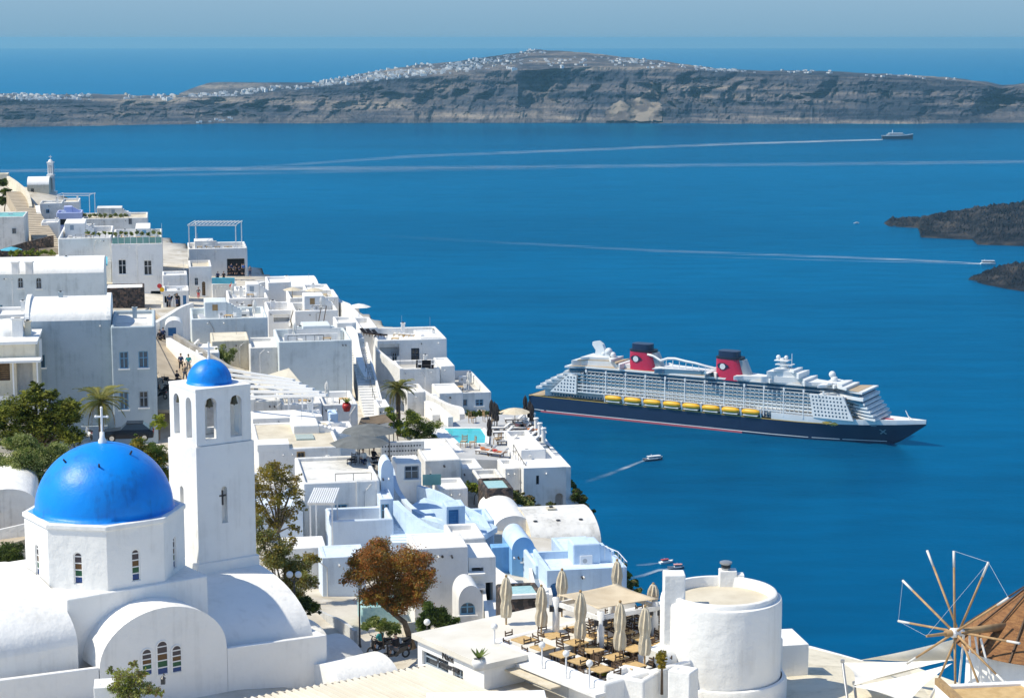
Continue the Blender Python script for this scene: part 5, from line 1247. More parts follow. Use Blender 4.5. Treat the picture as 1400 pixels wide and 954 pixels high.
block('curvy_turret', 'white curved turret chimney above the shuttered porch', 521, 538, 645, 684, 142, 2, 0, 'ice_blue', 'vv', 'ice_blue', rise=.9)
block('balcony', 'white balcony wall below the blue-grey window', 451, 538, 712, 750, 135, 4, 0, 'ice_blue', rm='paving', cat='balcony', parh=.9)
pergola('porch_pergola', 'small white slatted porch roof left of the blue-grey window', 424, 454, 690, 134, 4, 2.6, slats=12, post=.1)
stairs('garden_stairs', 'pale steps between the balcony and the blue curved wall', (552, 742, 134), (545, 700, 141), 1.7, 12, 'ice_blue')
sw = block('perforated_wall', 'white wall dotted with small diamond holes behind the dark parasol', 521, 580, 605, 645, 166, .5, 0, 'white_old', cat='wall', par=.1, parh=.02)
mb = MB(); wv, hv_ = sw['w'], sw['h']
for i in range(14):
    for j in range(4):
        x = .25 + i * (wv - .5) / 13 + (.12 if j % 2 else -.12); z = hv_ - .35 - j * .42
        mb.add([(x - .09, -.012, z), (x, -.012, z - .09), (x + .09, -.012, z), (x, -.012, z + .09)], [(0, 1, 2, 3)])
mb.build('diamond_holes', 'dark_void', sw, kind='stuff')
block('grey_cube_house', 'plain grey-shaded cube right of the perforated wall', 580.3, 630, 629, 682, 162, 9, 0, 'white_old', rm='white', parh=.1)
gz = block('glass_lantern', 'white framed glazed rooftop box in front of the perforated wall', 541, 576, 633, 660, 156, 3, 0, 'white', cat='kiosk', op=[('f', 553, 637, 573, 655, 'g')], parh=.1)
child_box(gz, 'glass_screen', 'glass_green', gz['w'] + .1, gz['w'] + 1.6, 0, .04, -.3, .6)
wall_path('blue_wall', 'pale blue curved wall sweeping under the grey cube', smooth_path([(535, 640, 152), (543, 668, 148), (562, 692, 145), (590, 707, 142), (617, 713, 140)]), 3.0, .4, 'ice_blue')
wall_path('blue_wall', 'light blue lower curved wall ending at the blue door', smooth_path([(541, 684, 139), (560, 702, 136), (590, 721, 133), (620, 726, 131), (650, 725, 130)]), 2.6, .4, 'pale_blue')
wall_path('blue_wall', 'blue wall arcing up to the little dark stone tub', smooth_path([(560, 660, 158), (598, 672, 153), (630, 690, 148), (655, 704, 144), (668, 722, 140)]), 3.0, .4, 'pale_blue')
slab('blue_court', 'pale blue courtyard floor between the curved walls', [(545, 700, 146), (600, 715, 139), (655, 735, 133), (680, 720, 142), (640, 695, 150), (580, 680, 154)], .4, 'pale_blue', 'courtyard')
block('blue_door_house', 'light blue doorway block with bright blue door', 610, 636, 692, 730, 136, 2, 0, 'pale_blue', op=[('f', 613.5, 697, 627, 724, 'd')], parh=.05)
block('stone_tub', 'dark rubble stone tub wall above the white vault', 664, 702, 668, 690, 156, 4, 0, 'rubble', rm='mosaic', cat='tub', parh=.2)
block('vault_house', 'white vault room with round grey gable below the stone tub', 676, 728, 724, 756, 149, 8, 0, 'white', 'vv', 'white_clean', rise=1.05)
vh = block('vault_house', 'long cream vault with three small roof vents at the cliff edge', 727, 822, 746, 772, 147, 9, 0, 'cream', 'vu', 'white_old', rise=1.7)
for k in range(3):
    u = vh['w'] * (.12 + k * .33); MB().lathe([(.16, -.2), (.16, .12), (.001, .12)], 10, (u, 2.0, vh['h'] + 1.35)).build('roof_vent', 'metal_dark', vh)
block('blue_house', 'sky blue house front with rounded doorway behind the beige canopy', 748, 857, 780, 822, 126, 5, 0, 'pale_blue', rm='ice_blue', parh=.5, op=[('f', 752, 797, 766, 818, 'd', True)])
block('blue_upper_room', 'pale blue upper room of the sky blue house', 769, 818, 754, 790, 132, 4, 0, 'pale_blue', rm='ice_blue', parh=.05)
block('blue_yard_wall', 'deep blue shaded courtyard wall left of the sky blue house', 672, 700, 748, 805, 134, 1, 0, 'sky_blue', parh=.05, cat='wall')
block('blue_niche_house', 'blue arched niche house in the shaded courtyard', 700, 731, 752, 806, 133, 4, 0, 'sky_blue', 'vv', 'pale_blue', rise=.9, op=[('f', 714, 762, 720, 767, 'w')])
block('blue_parapet_house', 'pale blue low block with white steps below the arched niche', 731, 750, 772, 812, 129, 5, 0, 'pale_blue', rm='ice_blue', parh=.3)
wall_path('swoop_wall', 'white wall swooping down below the blue courtyard', smooth_path([(650, 748, 124), (668, 770, 121), (693, 789, 118), (716, 802, 116), (748, 807, 115)]), 2.5, .4, 'white')
# --- white block right of the brown tree and its stair porches
eh = block('tall_white_house', 'tall shaded white block right of the brown tree with sunlit roof', 566, 640, 750, 868, 112, 3.6, 0, 'white', rm='white_clean', parh=.05)
for x, z in ((.25, .90), (.52, .90), (.26, .80)): MB().tube([(eh['w'] * x, -.12, eh['h'] * z), (eh['w'] * x, .05, eh['h'] * z)], .08, 8).build('wall_spout', 'metal_dark', eh)
ph = block('porch_stack', 'white stacked porches with dark doorways below the blue courtyard', 640.5, 678, 762, 868, 113, 3.4, 0, 'white', op=[('f', 645, 776, 661, 784, 'k'), ('f', 648, 800, 660, 812, 'k'), ('f', 664, 796, 674, 842, 'k')], parh=.05)
for z in (.80, .62, .45): child_box(ph, 'ledge', 'white_clean', -.1, ph['w'] * .55, -.7, 0, ph['h'] * z, ph['h'] * z + .12)
block('arch_porch', 'white porch with arched blue window at the foot of the stacked porches', 627, 660, 822, 870, 108, 2.5, 0, 'white', 'vv', 'white', [('f', 629, 823, 650, 840, 'b', True)], rise=.9)
tub = block('rubble_tub', 'black rubble stone plunge tub with turquoise water left of the canopy', 690, 746, 818, 866, 103, 3, 0, 'rubble', rm='mosaic', cat='tub', parh=.12)
child_box(tub, 'coping', 'white', -.15, tub['w'] + .15, -.18, .12, tub['h'] + .002, tub['h'] + .2)
block('garden_wall_house', 'white garden wall house behind the gum tree', 386, 446, 750, 800, 124, 3, 0, 'white', parh=.05)
block('garden_wall_house', 'pale low wall house left of the brown tree', 440, 500, 762, 815, 121, 3, 0, 'ice_blue', parh=.05)
fence_ = block('tiled_basin', 'low basin with turquoise mosaic front under the brown tree', 494, 545, 829, 846, 113, 2.5, 0, 'mosaic', rm='pool_water', cat='basin', parh=.1, skirt=.4)
wall_path('grey_fence', 'low grey board wall curving beside the gum tree roots', smooth_path([(424, 828, 118), (445, 838, 115), (468, 848, 112), (486, 862, 109)]), .8, .2, 'grey_wall', skirt=.6)
wall_path('garden_edge', 'ochre rendered garden edge under the dark bush', smooth_path([(556, 850, 111), (574, 852, 109), (588, 864, 106)]), .5, .4, 'cream', skirt=.6)
# --- small vault roofs right of the church
def slant_vault(label, far_l, far_r, d, rise, rot=-52):
    """barrel roof running down to the left; its far arch has feet at the two seen points"""
    A = W(*far_l); U = Vector((math.cos(R(rot)), math.sin(R(rot)), 0)); V = Vector((-U.y, U.x, 0)); w_ = solve_w(A, U, far_r[0]); O = A - V * d
    t_ = thing('vault_roof_house', label, 'house', O, R(rot)); n = 16
    pr = [(w_ / 2 - w_ / 2 * math.cos(math.pi * i / n), rise * math.sin(math.pi * i / n)) for i in range(n + 1)]; k = n + 1
    v = [(x, 0, z) for x, z in pr] + [(x, d, z) for x, z in pr]
    MB().add(v, [(i, i + 1, k + i + 1, k + i) for i in range(n)]).build('roof', 'white_clean', t_, smooth=True)
    mb = MB(); mb.box(0, w_, 0, d, -5, -.002); mb.add(v[:k], [tuple(range(k))]); mb.add(v[k:], [tuple(range(k - 1, -1, -1))]); mb.build('wall', 'white_clean', t_)
slant_vault('small white vault roof beside the church end wall', (400, 858, 114), (450, 0), 3.0, 1.0)
slant_vault('middle white vault roof between the church and the scooters', (442, 884, 109), (502, 0), 3.6, 1.25)
slant_vault('lowest white vault roof in front of the scooters', (496, 910, 103), (548, 0), 3.6, 1.2)
block('far_left_vaults', 'low double vault roof left of the blue dome', -30, 49, 690, 712, 116, 7, 12, 'white_old', 'vv', 'white_clean', rise=.9)
slab('left_court', 'beige courtyard left of the church drum', [(-40, 760, 108), (40, 735, 112), (45, 712, 119), (-40, 730, 119)], .3, 'sand_path', 'courtyard')
wall_path('low_rail_wall', 'low grey wall with white coping left of the church drum', [(-30, 730, 113), (36, 715, 113)], 1, .25, 'white_old')

# --- fill-in houses, yards and flights between the larger ones
for nm, lb, x0, x1, yt, yb, D, d, m, kw in (
    ('yard_house', 'pale wall house behind the gum tree trunks', 344, 414, 694, 770, 136, 5, 'ice_blue', {}),
    ('yard_house', 'low white house between the beige roof and the gum crown', 346, 400, 664, 705, 146, 5, 'white', {}),
    ('yard_house', 'small white cube left of the brown fabric sails', 440, 486, 592, 625, 164, 5, 'white', {}),
    ('yard_house', 'white terrace house under the lowest slats of the pergola', 346, 384, 548, 575, 176, 5, 'white_old', dict(parh=.6)),
    ('yard_house', 'sunlit white cube in the courtyard with the handrail', 384, 440, 552, 575, 177, 4, 'white', dict(parh=.6)),
    ('yard_house', 'white cube at the top of the long stairway', 484, 498, 462, 486, 224, 4, 'white', {}),
    ('yard_house', 'low white cube right of the stairway foot', 517, 534, 556, 600, 186, 4, 'white', {}),
    ('yard_house', 'white cube between the palm and the wavy parapet', 556, 582, 536, 562, 200, 5, 'white_old', {}),
    ('yard_house', 'white cube with flat roof left of the pool', 590, 606, 566, 590, 193, 4, 'white', {}),
    ('yard_house', 'white step house below the pool wall, left part', 632, 660, 640, 668, 168, 4, 'white', {}),
    ('yard_house', 'white step house below the pool wall, right part', 655, 690, 655, 690, 163, 4, 'white_old', {}),
    ('yard_house', 'white cube in front of the spa building', 690, 712, 640, 680, 170, 4, 'white', {}),
    ('yard_house', 'stone-grey cube low beside the cliff scrub', 776, 796, 690, 715, 172, 5, 'white_old', {}),
    ('yard_house', 'white flat house between the wide bright roof and the cliff wall', 418, 452, 396, 415, 274, 6, 'white', {}),
    ('yard_house', 'small white house below the bar loggia', 322, 352, 398, 418, 282, 6, 'white', {}),
    ('yard_house', 'small cream topped house right of the walkers', 268, 300, 482, 505, 197, 4, 'white', {}),
    ('yard_house', 'long low wall house under the slatted pergola', 352, 402, 528, 545, 186, 3, 'white_old', {}),
    ('yard_house', 'white roof box behind the blue curved court', 600, 640, 668, 690, 157, 4, 'white', {}),
    ('yard_house', 'pale blue low yard block beside the white vault room', 640, 676, 712, 748, 143, 4, 'pale_blue', dict(parh=.5)),
    ('yard_house', 'white yard block between the tall white block and the blue court', 618, 664, 736, 768, 126, 4, 'white', dict(parh=.4)),
    ('yard_house', 'white cube at the left ridge under the pale house', 56, 80, 304, 328, 352, 6, 'white', {}),
    ('yard_house', 'white cube beyond the hotel wing', 100, 128, 312, 328, 344, 8, 'white_old', {}),
    ('yard_house', 'small white house above the shop fronts', 222, 256, 376, 400, 292, 5, 'white', {}),
    ('yard_house', 'white house at the far left edge below the vaulted house', -10, 34, 430, 470, 205, 6, 'white', {}),
): block(nm, lb, x0, x1, yt, yb, D, d, 0, m, **kw)
for lb, a, b, w2, n in (('narrow white steps beside the terrace with red cushions', (404, 452, 240), (404, 428, 252), 1.2, 9), ('white steps climbing past the walled terrace', (606, 566, 206), (588, 538, 214), 1.3, 12), ('white steps down from the wide sloping pool wall', (690, 700, 160), (668, 672, 168), 1.3, 12), ('short white steps beside the sky blue house', (744, 812, 124), (738, 786, 130), 1.1, 9), ('white steps below the stacked porches', (684, 862, 106), (678, 820, 113), 1.2, 11), ('steps from the lane to the terrace house', (262, 492, 198), (282, 470, 206), 1.4, 9)):
    stairs('white_steps', lb, a, b, w2, n, 'white', 'white', (1,))
# ------------------------------------------------------------------ restaurant terrace in front
mat('entrance_roof', (.74, .71, .64), (.66, .62, .54), .8, .9)
mat('terrace_floor', (.17, .16, .155), (.11, .105, .105), .9, .8)
mat('corrugated', (.68, .63, .53), (.58, .53, .43), .7, .6)
TR = -52.5
rest = block('restaurant_building', 'white restaurant building carrying the open roof terrace', 672, 826, 873, 975, 85, 10.5, TR, 'white_clean', rm='terrace_floor', par=.35, parh=.75, cat='restaurant', op=[('f', 742, 932, 752, 948, 'k')])
TP, TU, TV = frame_of(672, 873, 85, R(TR)); TZ = TP.z - .75 + .004
def T(px, py, dz=0.0): return WZ(px, py, TZ + dz)
w_, h_ = rest['w'], rest['h']
child_box(rest, 'ledge', 'white', -.25, w_ + .1, -.55, -.002, h_ - .5, h_ - .36)
child_box(rest, 'shade_awning', 'canvas_cream', .35, w_ * .72, -1.1, -.56, h_ - .62, h_ - .56)
child_box(rest, 'shaded_panel', 'grey_wall', .5, w_ * .70, -.025, -.003, h_ - 2.0, h_ - .66)  # grey panel, the shade under the awning put into its colour
for x in (.80, .93):
    c = MB(); c.lathe([(.001, -.28), (.13, -.2), (.15, .1), (.001, .14)], 12, (w_ * x, -.06, h_ - 1.6)); c.build('wall_light', 'white', rest, smooth=True)
# lower restaurant front with sign
low = block('restaurant_entrance', 'cream flat-roofed restaurant entrance with glass front and black lettering', 571, 662, 873, 960, 86, 7, -54, 'white_clean', 'slab', 'entrance_roof', [('f', 577, 888, 613, 924, 'g'), ('f', 619, 910, 633, 946, 'g')], cat='restaurant')
w_, h_ = low['w'], low['h']
def text_mesh(body, size, name, m, parent, loc, rot):
    cu = bpy.data.curves.new(name, 'FONT'); cu.body = body; cu.size = size; cu.extrude = .012; cu.offset = .006; cu.align_x = 'CENTER'
    tmp = bpy.data.objects.new(name, cu); sc.collection.objects.link(tmp); bpy.context.view_layer.update()
    me = bpy.data.meshes.new_from_object(tmp.evaluated_get(bpy.context.evaluated_depsgraph_get())); bpy.data.objects.remove(tmp)
    me.materials.clear(); me.materials.append(M[m]); o = bpy.data.objects.new(name, me); link(o, parent); o.location = loc; o.rotation_euler = rot; return o
text_mesh('Naos', .42, 'lettering', 'metal_dark', low, (w_ * .47, -.03, h_ - .36), (math.pi / 2, 0, 0)); text_mesh('Restaurant', .40, 'lettering', 'metal_dark', low, (w_ * .47, -.03, h_ - .74), (math.pi / 2, 0, 0))
child_box(low, 'entrance_canopy', 'white_clean', w_ * .55, w_ * .98, -1.0, -.004, h_ - 1.45, h_ - 1.3)
# canopy on four posts
def canopy():
    base = [T(760, 884), T(821, 901), T(895, 882), T(836, 860)]
    tops = [W(763, 813, base[0].y), W(818, 832, base[1].y), W(902, 818, base[2].y), W(843, 797, base[3].y)]
    O = base[0]; t_ = thing('shade_canopy', 'square beige tent canopy raised to a peak over the terrace tables', 'canopy', O)
    n = 12; v = []
    for i in range(n + 1):
        for j in range(n + 1):
            a, b = i / n, j / n
            p = tops[0] * (1 - a) * (1 - b) + tops[1] * a * (1 - b) + tops[2] * a * b + tops[3] * (1 - a) * b
            # edges drawn in towards the middle, sagging cloth
            c = (tops[0] + tops[1] + tops[2] + tops[3]) / 4; e = 4 * a * (1 - a) * (1 if b in (0, 1) else 0) + 4 * b * (1 - b) * (1 if a in (0, 1) else 0)
            p = p + (c - p) * .10 * e; p.z -= .35 * 4 * a * (1 - a) * b * (1 - b) * 2; v.append(p - O)
    mb = MB(); f = [(i * (n + 1) + j, (i + 1) * (n + 1) + j, (i + 1) * (n + 1) + j + 1, i * (n + 1) + j + 1) for i in range(n) for j in range(n)]
    mb.add(v, f); c = mb.build('canvas', 'canvas_beige', t_, smooth=True); s_ = c.modifiers.new('cloth', 'SOLIDIFY'); s_.thickness = .02
    for b, tp in zip(base, tops):
        q = tp.copy(); q.x = b.x; q.y = b.y; MB().tube([b - O, q - O - Vector((0, 0, .12))], .16, 10).build('post', 'white', t_, smooth=True)
        MB().box(b.x - O.x - .3, b.x - O.x + .3, b.y - O.y - .12, b.y - O.y + .12, q.z - O.z - .75, q.z - O.z - .5).build('lamp_bracket', 'metal_dark', t_)
    for a, b in zip(tops, tops[1:] + tops[:1]):
        MB().bar(a - O - Vector((0, 0, .42)), b - O - Vector((0, 0, .42)), .12, .2).build('beam', 'white', t_)
    return t_
canopy()
# furniture prototypes -------------------------------------------------
def make_table():
    t_ = empty('wood_table'); MB().box(-.42, .42, -.42, .42, .70, .745).build('table_top', 'wood_light', t_)
    for a in (-1, 1):
        for b in (-1, 1): MB().box(a * .36 - .03, a * .36 + .03, b * .36 - .03, b * .36 + .03, 0, .70).build('leg', 'wood_dark', t_)
    return t_
def make_chair(m='wood_dark', cm='cushion_white'):
    t_ = empty('slat_chair'); MB().box(-.22, .22, -.22, .22, .42, .45).build('seat', m, t_); MB().box(-.21, .21, -.21, .21, .452, .50).build('cushion', cm, t_)
    for a in (-1, 1):
        MB().box(a * .21 - .02, a * .21 + .02, -.22, -.18, 0, .42).build('leg', m, t_); MB().bar((a * .21, .21, 0), (a * .21, .27, .95), .04).build('leg', m, t_)
    for z in (.60, .72, .84): MB().bar((-.21, .235 + (z - .6) * .06, z), (.21, .235 + (z - .6) * .06, z), .03, .06).build('back_slat', m, t_)
    return t_
def make_closed_umbrella(h=2.7, m='canvas_cream', pm='wood'):
    t_ = empty('folded_parasol'); MB().tube([(0, 0, 0), (0, 0, h)], .035, 8).build('pole', pm, t_); MB().lathe([(.3, 0), (.3, .08), (.05, .12)], 14).build('base', 'metal_grey', t_)
    n = 16; mb = MB(); v = []; pr = [(.03, .99), (.10, .95), (.17, .84), (.20, .72), (.15, .60), (.20, .50), (.19, .40), (.16, .35), (.05, .36)]
    for r_, z in pr:
        for j in range(n):
            a = 2 * math.pi * j / n; q = r_ * (1 + (.28 if j % 2 else -.18)); v.append((q * math.cos(a + z * 1.2), q * math.sin(a + z * 1.2), z * h))
    mb.add(v, [(i * n + j, (i + 1) * n + j, (i + 1) * n + (j + 1) % n, i * n + (j + 1) % n) for i in range(len(pr) - 1) for j in range(n)])
    mb.build('folded_canvas', m, t_); MB().lathe([(.135, .585 * h), (.16, .60 * h), (.135, .615 * h)], 12).build('tie_strap', m, t_); MB().sphere((0, 0, h), .06, 8, 6).build('finial', pm, t_)
    return t_
def make_open_umbrella(r, h, m, pm='metal_white', n=8, drop=.28):
    t_ = empty('open_parasol'); MB().tube([(0, 0, 0), (0, 0, h)], .035, 8).build('pole', pm, t_)
    v = [(0, 0, h)] + [(r * .55 * math.cos(2 * math.pi * j / n), r * .55 * math.sin(2 * math.pi * j / n), h - r * drop * .42) for j in range(n)] + [(r * math.cos(2 * math.pi * j / n), r * math.sin(2 * math.pi * j / n), h - r * drop) for j in range(n)]
    MB().add(v, [(0, 1 + j, 1 + (j + 1) % n) for j in range(n)] + [(1 + j, n + 1 + j, n + 1 + (j + 1) % n, 1 + (j + 1) % n) for j in range(n)]).build('canopy', m, t_)
    for j in range(n): MB().bar((0, 0, h - .03), (r * math.cos(2 * math.pi * j / n), r * math.sin(2 * math.pi * j / n), h - r * drop - .02), .025).build('rib', pm, t_)
    return t_
def make_lounger(m='wood_dark', cm='cushion_white'):
    t_ = empty('sun_lounger'); MB().box(-.33, .33, -.95, .45, .26, .32).build('frame', m, t_)
    for a in (-1, 1):
        for b in (-.85, .38): MB().box(a * .3 - .03, a * .3 + .03, b - .03, b + .03, 0, .26).build('leg', m, t_)
    MB().box(-.31, .31, -.93, .43, .322, .40).build('mattress', cm, t_)
    mb = MB(); mb.add([(-.31, .44, .32), (.31, .44, .32), (.31, 1.0, .78), (-.31, 1.0, .78), (-.31, .40, .40), (.31, .40, .40), (.31, .95, .86), (-.31, .95, .86)], [(0, 3, 2, 1), (4, 5, 6, 7), (0, 1, 5, 4), (1, 2, 6, 5), (2, 3, 7, 6), (3, 0, 4, 7)]); mb.build('backrest', cm, t_)
    return t_
class Proto:
    """first placement uses the built thing itself, later ones copy it"""
    def __init__(s, f, *a, **k): s.f, s.a, s.k, s.o = f, a, k, None
    def put(s, loc, rz, label, cat, group=None, scale=None, name=None):
        if s.o is None:
            s.o = s.f(*s.a, **s.k); o = s.o; o.location = loc; o.rotation_euler = (0, 0, rz)
            if scale: o.scale = (scale,) * 3 if not isinstance(scale, tuple) else scale
        else: o = copy_tree(s.o, loc, rz, scale=scale if scale else (1, 1, 1))
        if name: o.name = name
        tag(o, label, cat, group); return o
TABLE, CHAIR = Proto(make_table), Proto(make_chair); UMB = Proto(make_closed_umbrella)
LNG = Proto(make_lounger); DUMB = Proto(make_closed_umbrella, 2.6, 'canvas_dark', 'metal_dark')
WUMB = Proto(make_open_umbrella, 1.5, 2.4, 'canvas_white')
# tables in rows across the roof terrace (terrace frame: s along the ledge, t inward)
tspots = []
for r_, t_ in enumerate((1.2, 2.65, 4.1, 5.55, 7.0, 8.45)):
    for c in range(6):
        s = .95 + c * 1.32 + (.35 if r_ % 2 else 0)
        if s > rest['w'] - .6: continue
        tspots.append((s + random.uniform(-.1, .1), t_ + random.uniform(-.12, .12), r_, c))
ORD = ('first', 'second', 'third', 'fourth', 'fifth', 'sixth', 'seventh')
for s, t_, r_, c in tspots:
    p = TP + TU * s + TV * t_; p.z = TZ
    TABLE.put(p, R(TR + random.uniform(-6, 6)), 'light wood table, %s row back from the terrace ledge, %s from its upper end' % (ORD[r_], ORD[c]), 'table', 'wooden tables on the restaurant terrace')
    for a in range(4):
        if random.random() < .12: continue
        ang = R(TR) + a * math.pi / 2 + random.uniform(-.15, .15); q = p + Vector((math.cos(ang), math.sin(ang), 0)) * .72
        CHAIR.put(q, ang - math.pi / 2, 'dark chair, %s side of the table in %s row, %s along' % (('drum tower', 'inner', 'entrance', 'ledge')[a], ORD[r_], ORD[c]), 'chair', 'chairs on the restaurant terrace')
for px, yb, yt, lb in ((692, 873, 787, 'folded cream parasol leftmost on the restaurant terrace'), (740, 884, 800, 'folded cream parasol second from the left along the terrace ledge'), (793, 906, 808, 'folded cream parasol in front of the canopy left corner'), (847, 922, 822, 'folded cream parasol in front of the canopy middle post'), (881, 930, 828, 'folded cream parasol nearest the white bench by the drum tower'), (768, 862, 778, 'folded cream parasol standing behind the canopy left corner'), (843, 846, 765, 'folded cream parasol rising behind the canopy peak'), (892.5, 852, 797, 'folded cream parasol behind the canopy right corner')):
    p = T(px, yb); hh = W(px, yt, p.y).z - TZ; UMB.put(p, random.uniform(0, 3), lb, 'parasol', 'folded parasols on the restaurant terrace', scale=(1.15, 1.15, hh / 2.7))
# white bench and planter at the right end, front corner block
block('corner_block', 'white rectangular corner parapet at the front of the terrace', 828, 880, 920, 975, 80, 1.6, -33, 'white_clean', parh=.25, cat='parapet')
def hooded_bench():
    p = T(890, 925); t_ = thing('hooded_bench', 'rounded white masonry oven bench with dark opening on the terrace', 'oven', p, R(-35)); n = 12
    pr = [(-.75, 0)] + [(-.75 * math.cos(math.pi * i / n), .6 + .6 * math.sin(math.pi * i / n)) for i in range(n + 1)] + [(.75, 0)]
    k = len(pr); mb = MB(); mb.add([(x, 0, z) for x, z in pr] + [(x, 1.3, z) for x, z in pr], [tuple(range(k)), tuple(range(2 * k - 1, k - 1, -1))] + [(i, k + i, k + i + 1, i + 1) for i in range(k - 1)]); mb.build('shell', 'white_clean', t_, angle=40)
    mb = MB(); pr2 = [(-.28, .02)] + [(-.28 * math.cos(math.pi * i / n), .45 + .28 * math.sin(math.pi * i / n)) for i in range(n + 1)] + [(.28, .02)]; mb.add([(x, -.012, z) for x, z in pr2], [tuple(range(len(pr2)))]); mb.build('opening', 'dark_void', t_)
hooded_bench()
# globe lamps
def globe_lamp(name, label, base, top, r_, m='metal_white', arms=None):
    t_ = thing(name, label, 'lamp', base); h = (top - base).z
    MB().tube([(0, 0, 0), (0, 0, .2), (0, 0, h - r_)], [r_ * .6, r_ * .3, r_ * .22], 10).build('post', m, t_)
    if not arms: MB().sphere((0, 0, h), r_, 16, 10).build('globe', 'globe_glass', t_, smooth=True)
    else:
        for a in arms:
            MB().tube([(0, 0, h - r_ * 2.2), (a * .6, 0, h - r_ * 1.9), (a, 0, h - r_)], .03, 6).build('arm', m, t_); MB().sphere((a, 0, h), r_, 16, 10).build('globe', 'globe_glass', t_, smooth=True)
    return t_
for px, py, lb in ((676, 856, 'white globe lamp at the left end of the terrace ledge'), (741, 881, 'white globe lamp on the ledge in front of the second parasol'), (774, 893, 'white globe lamp in the middle of the terrace ledge'), (806, 906, 'white globe lamp at the lower end of the terrace ledge')):
    tt = W(px, py, 84.5 - (px - 676) * .04); globe_lamp('globe_lamp', lb, tt - Vector((0, 0, 1.25)), tt, .15)
tt = W(585, 850, 97); globe_lamp('street_lamp', 'globe lamp on dark post in front of the dark bush', W(584, 876, 97), tt, .17, 'metal_dark')
tt = W(403, 785, 106); globe_lamp('street_lamp', 'double globe lamp on dark green post beside the church vault', W(403, 842, 106), tt, .19, 'metal_dark', (-.24, .24))
tt = W(492, 800, 107); globe_lamp('street_lamp', 'dark lamp post standing in front of the brown tree', W(492, 884, 107), tt, .18, 'metal_dark')
# ------------------------------------------------------------------ white drum tower
def drum():
    D = 84; c = W(986, 808, D); s = F / (D * cP - (c.z - H) * sP); t_ = thing('drum_tower', 'large round white windmill drum with open flat top and chimney', 'tower', (c.x, c.y, c.z - 5.2))
    z1 = 5.2; r = 83 / s; ri = 70 / s
    pr = [(r * 1.0, -4), (r * 1.0, z1 - .35), (r * .985, z1 - .2), (ri + .22, z1 - .16), (ri + .2, z1 + .02), (ri + .14, z1 + .06), (ri + .02, z1 + .05), (ri, z1), (ri - .02, z1 - .42)]
    n = 72; mb = MB(); mb.lathe(pr, n); mb.v = [(x * (1 + .006 * fbm(math.atan2(y, x) * 2, z * .8, 3)), y * (1 + .006 * fbm(math.atan2(y, x) * 2, z * .8, 3)), z) for x, y, z in mb.v]
    mb.build('drum_wall', 'white_clean', t_, angle=50)
    MB().lathe([(.001, z1 - .4), (ri, z1 - .4)], 48).build('roof_floor', 'roof_screed', t_)
    bs = MB(); bs.lathe([(r * 1.07, -5), (r * 1.07, 1.35), (r * 1.04, 1.52), (r * .99, 1.55)], 64, (.08, -.08, 0)); bs.build('base_ring', 'white_clean', t_, angle=50)
    # pier rising at the near left side
    q = W(908, 786, D - 1.3) - t_.location; x1 = q.x + 29 / s
    bevelled(MB().box(q.x, x1, q.y, q.y + .9, -4, q.z).build('pier', 'white_clean', t_), .05)
    q = W(984, 789, D + 2.1) - t_.location
    ch = MB().box(q.x, q.x + .78, q.y, q.y + .6, z1 - .5, q.z + .28); bevelled(ch.build('chimney', 'white_clean', t_), .03)
    MB().lathe([(.20, 0), (.20, .26), (.28, .29), (.28, .36), (.20, .39), (.001, .40)], 16, (q.x + .30, q.y + .3, q.z + .28)).build('chimney_pot', 'metal_grey', t_, angle=40)
    MB().lathe([(.205, .10), (.215, .17), (.205, .24)], 16, (q.x + .30, q.y + .3, q.z + .28)).build('soot_band', 'dark_void', t_)
    MB().box(q.x + .8, q.x + 1.1, q.y, q.y + .5, z1 - .3, q.z + .1).build('chimney_step', 'white_clean', t_)
drum()
block('lean_to_block', 'white lean-to block against the right side of the drum tower', 1068, 1106, 882, 940, 88, 2.5, 0, 'white_clean', parh=.03)
slab('cliff_terrace', 'cream terrace floor between the drum tower and the shade sails', [(1040, 900, 93), (1072, 876, 101), (1178, 903, 94), (1235, 905, 96), (1330, 940, 84), (1300, 990, 76), (900, 985, 80)], .5, 'cream', 'terrace')
wall_path('edge_wall', 'low white wall along the cliff edge right of the drum tower', [(1071, 875, 101), (1110, 884, 98.5), (1150, 895, 96), (1178, 903, 94)], .6, .25, 'white_clean')
block('pillar_block', 'small white square pillar at the lower left of the drum tower', 913, 943, 915, 990, 79, .9, -30, 'white_clean', parh=.06, cat='pillar')
# shade sails with raked masts
def sail(label, pts):
    P = [W(*p) for p in pts]; O = P[0]; t_ = thing('shade_sail', label, 'shade sail', O); n = 10; v = []; idx = {}
    c = (P[0] + P[1] + P[2]) / 3
    for i in range(n + 1):
        for j in range(n + 1 - i):
            a, b = i / n, j / n; g = 1 - a - b; p = P[0] * g + P[1] * a + P[2] * b; e = 0
            for u, w2, o in ((a, b, g), (b, g, a), (a, g, b)):
                if o < 1e-6: e = max(e, 4 * u * w2)
            p = p + (c - p) * .16 * e; p.z -= .25 * 27 * a * b * g; idx[(i, j)] = len(v); v.append(p - O)
    f = []
    for i in range(n):
        for j in range(n - i):
            f.append((idx[(i, j)], idx[(i + 1, j)], idx[(i, j + 1)]))
            if j < n - i - 1: f.append((idx[(i + 1, j)], idx[(i + 1, j + 1)], idx[(i, j + 1)]))
    MB().add(v, f).build('canvas', 'canvas_white', t_, smooth=True)
    return t_
sail('white triangular shade sail stretched highest toward the windmill body', [(1174, 902, 92), (1310, 872, 78), (1304, 903, 82)])
sail('white triangular shade sail in the middle below the windmill hub', [(1152, 905, 86), (1304, 901, 80), (1168, 936, 80)])
sail('lowest white triangular shade sail beside the raked masts', [(1166, 938, 80), (1302, 906, 78), (1240, 962, 74)])
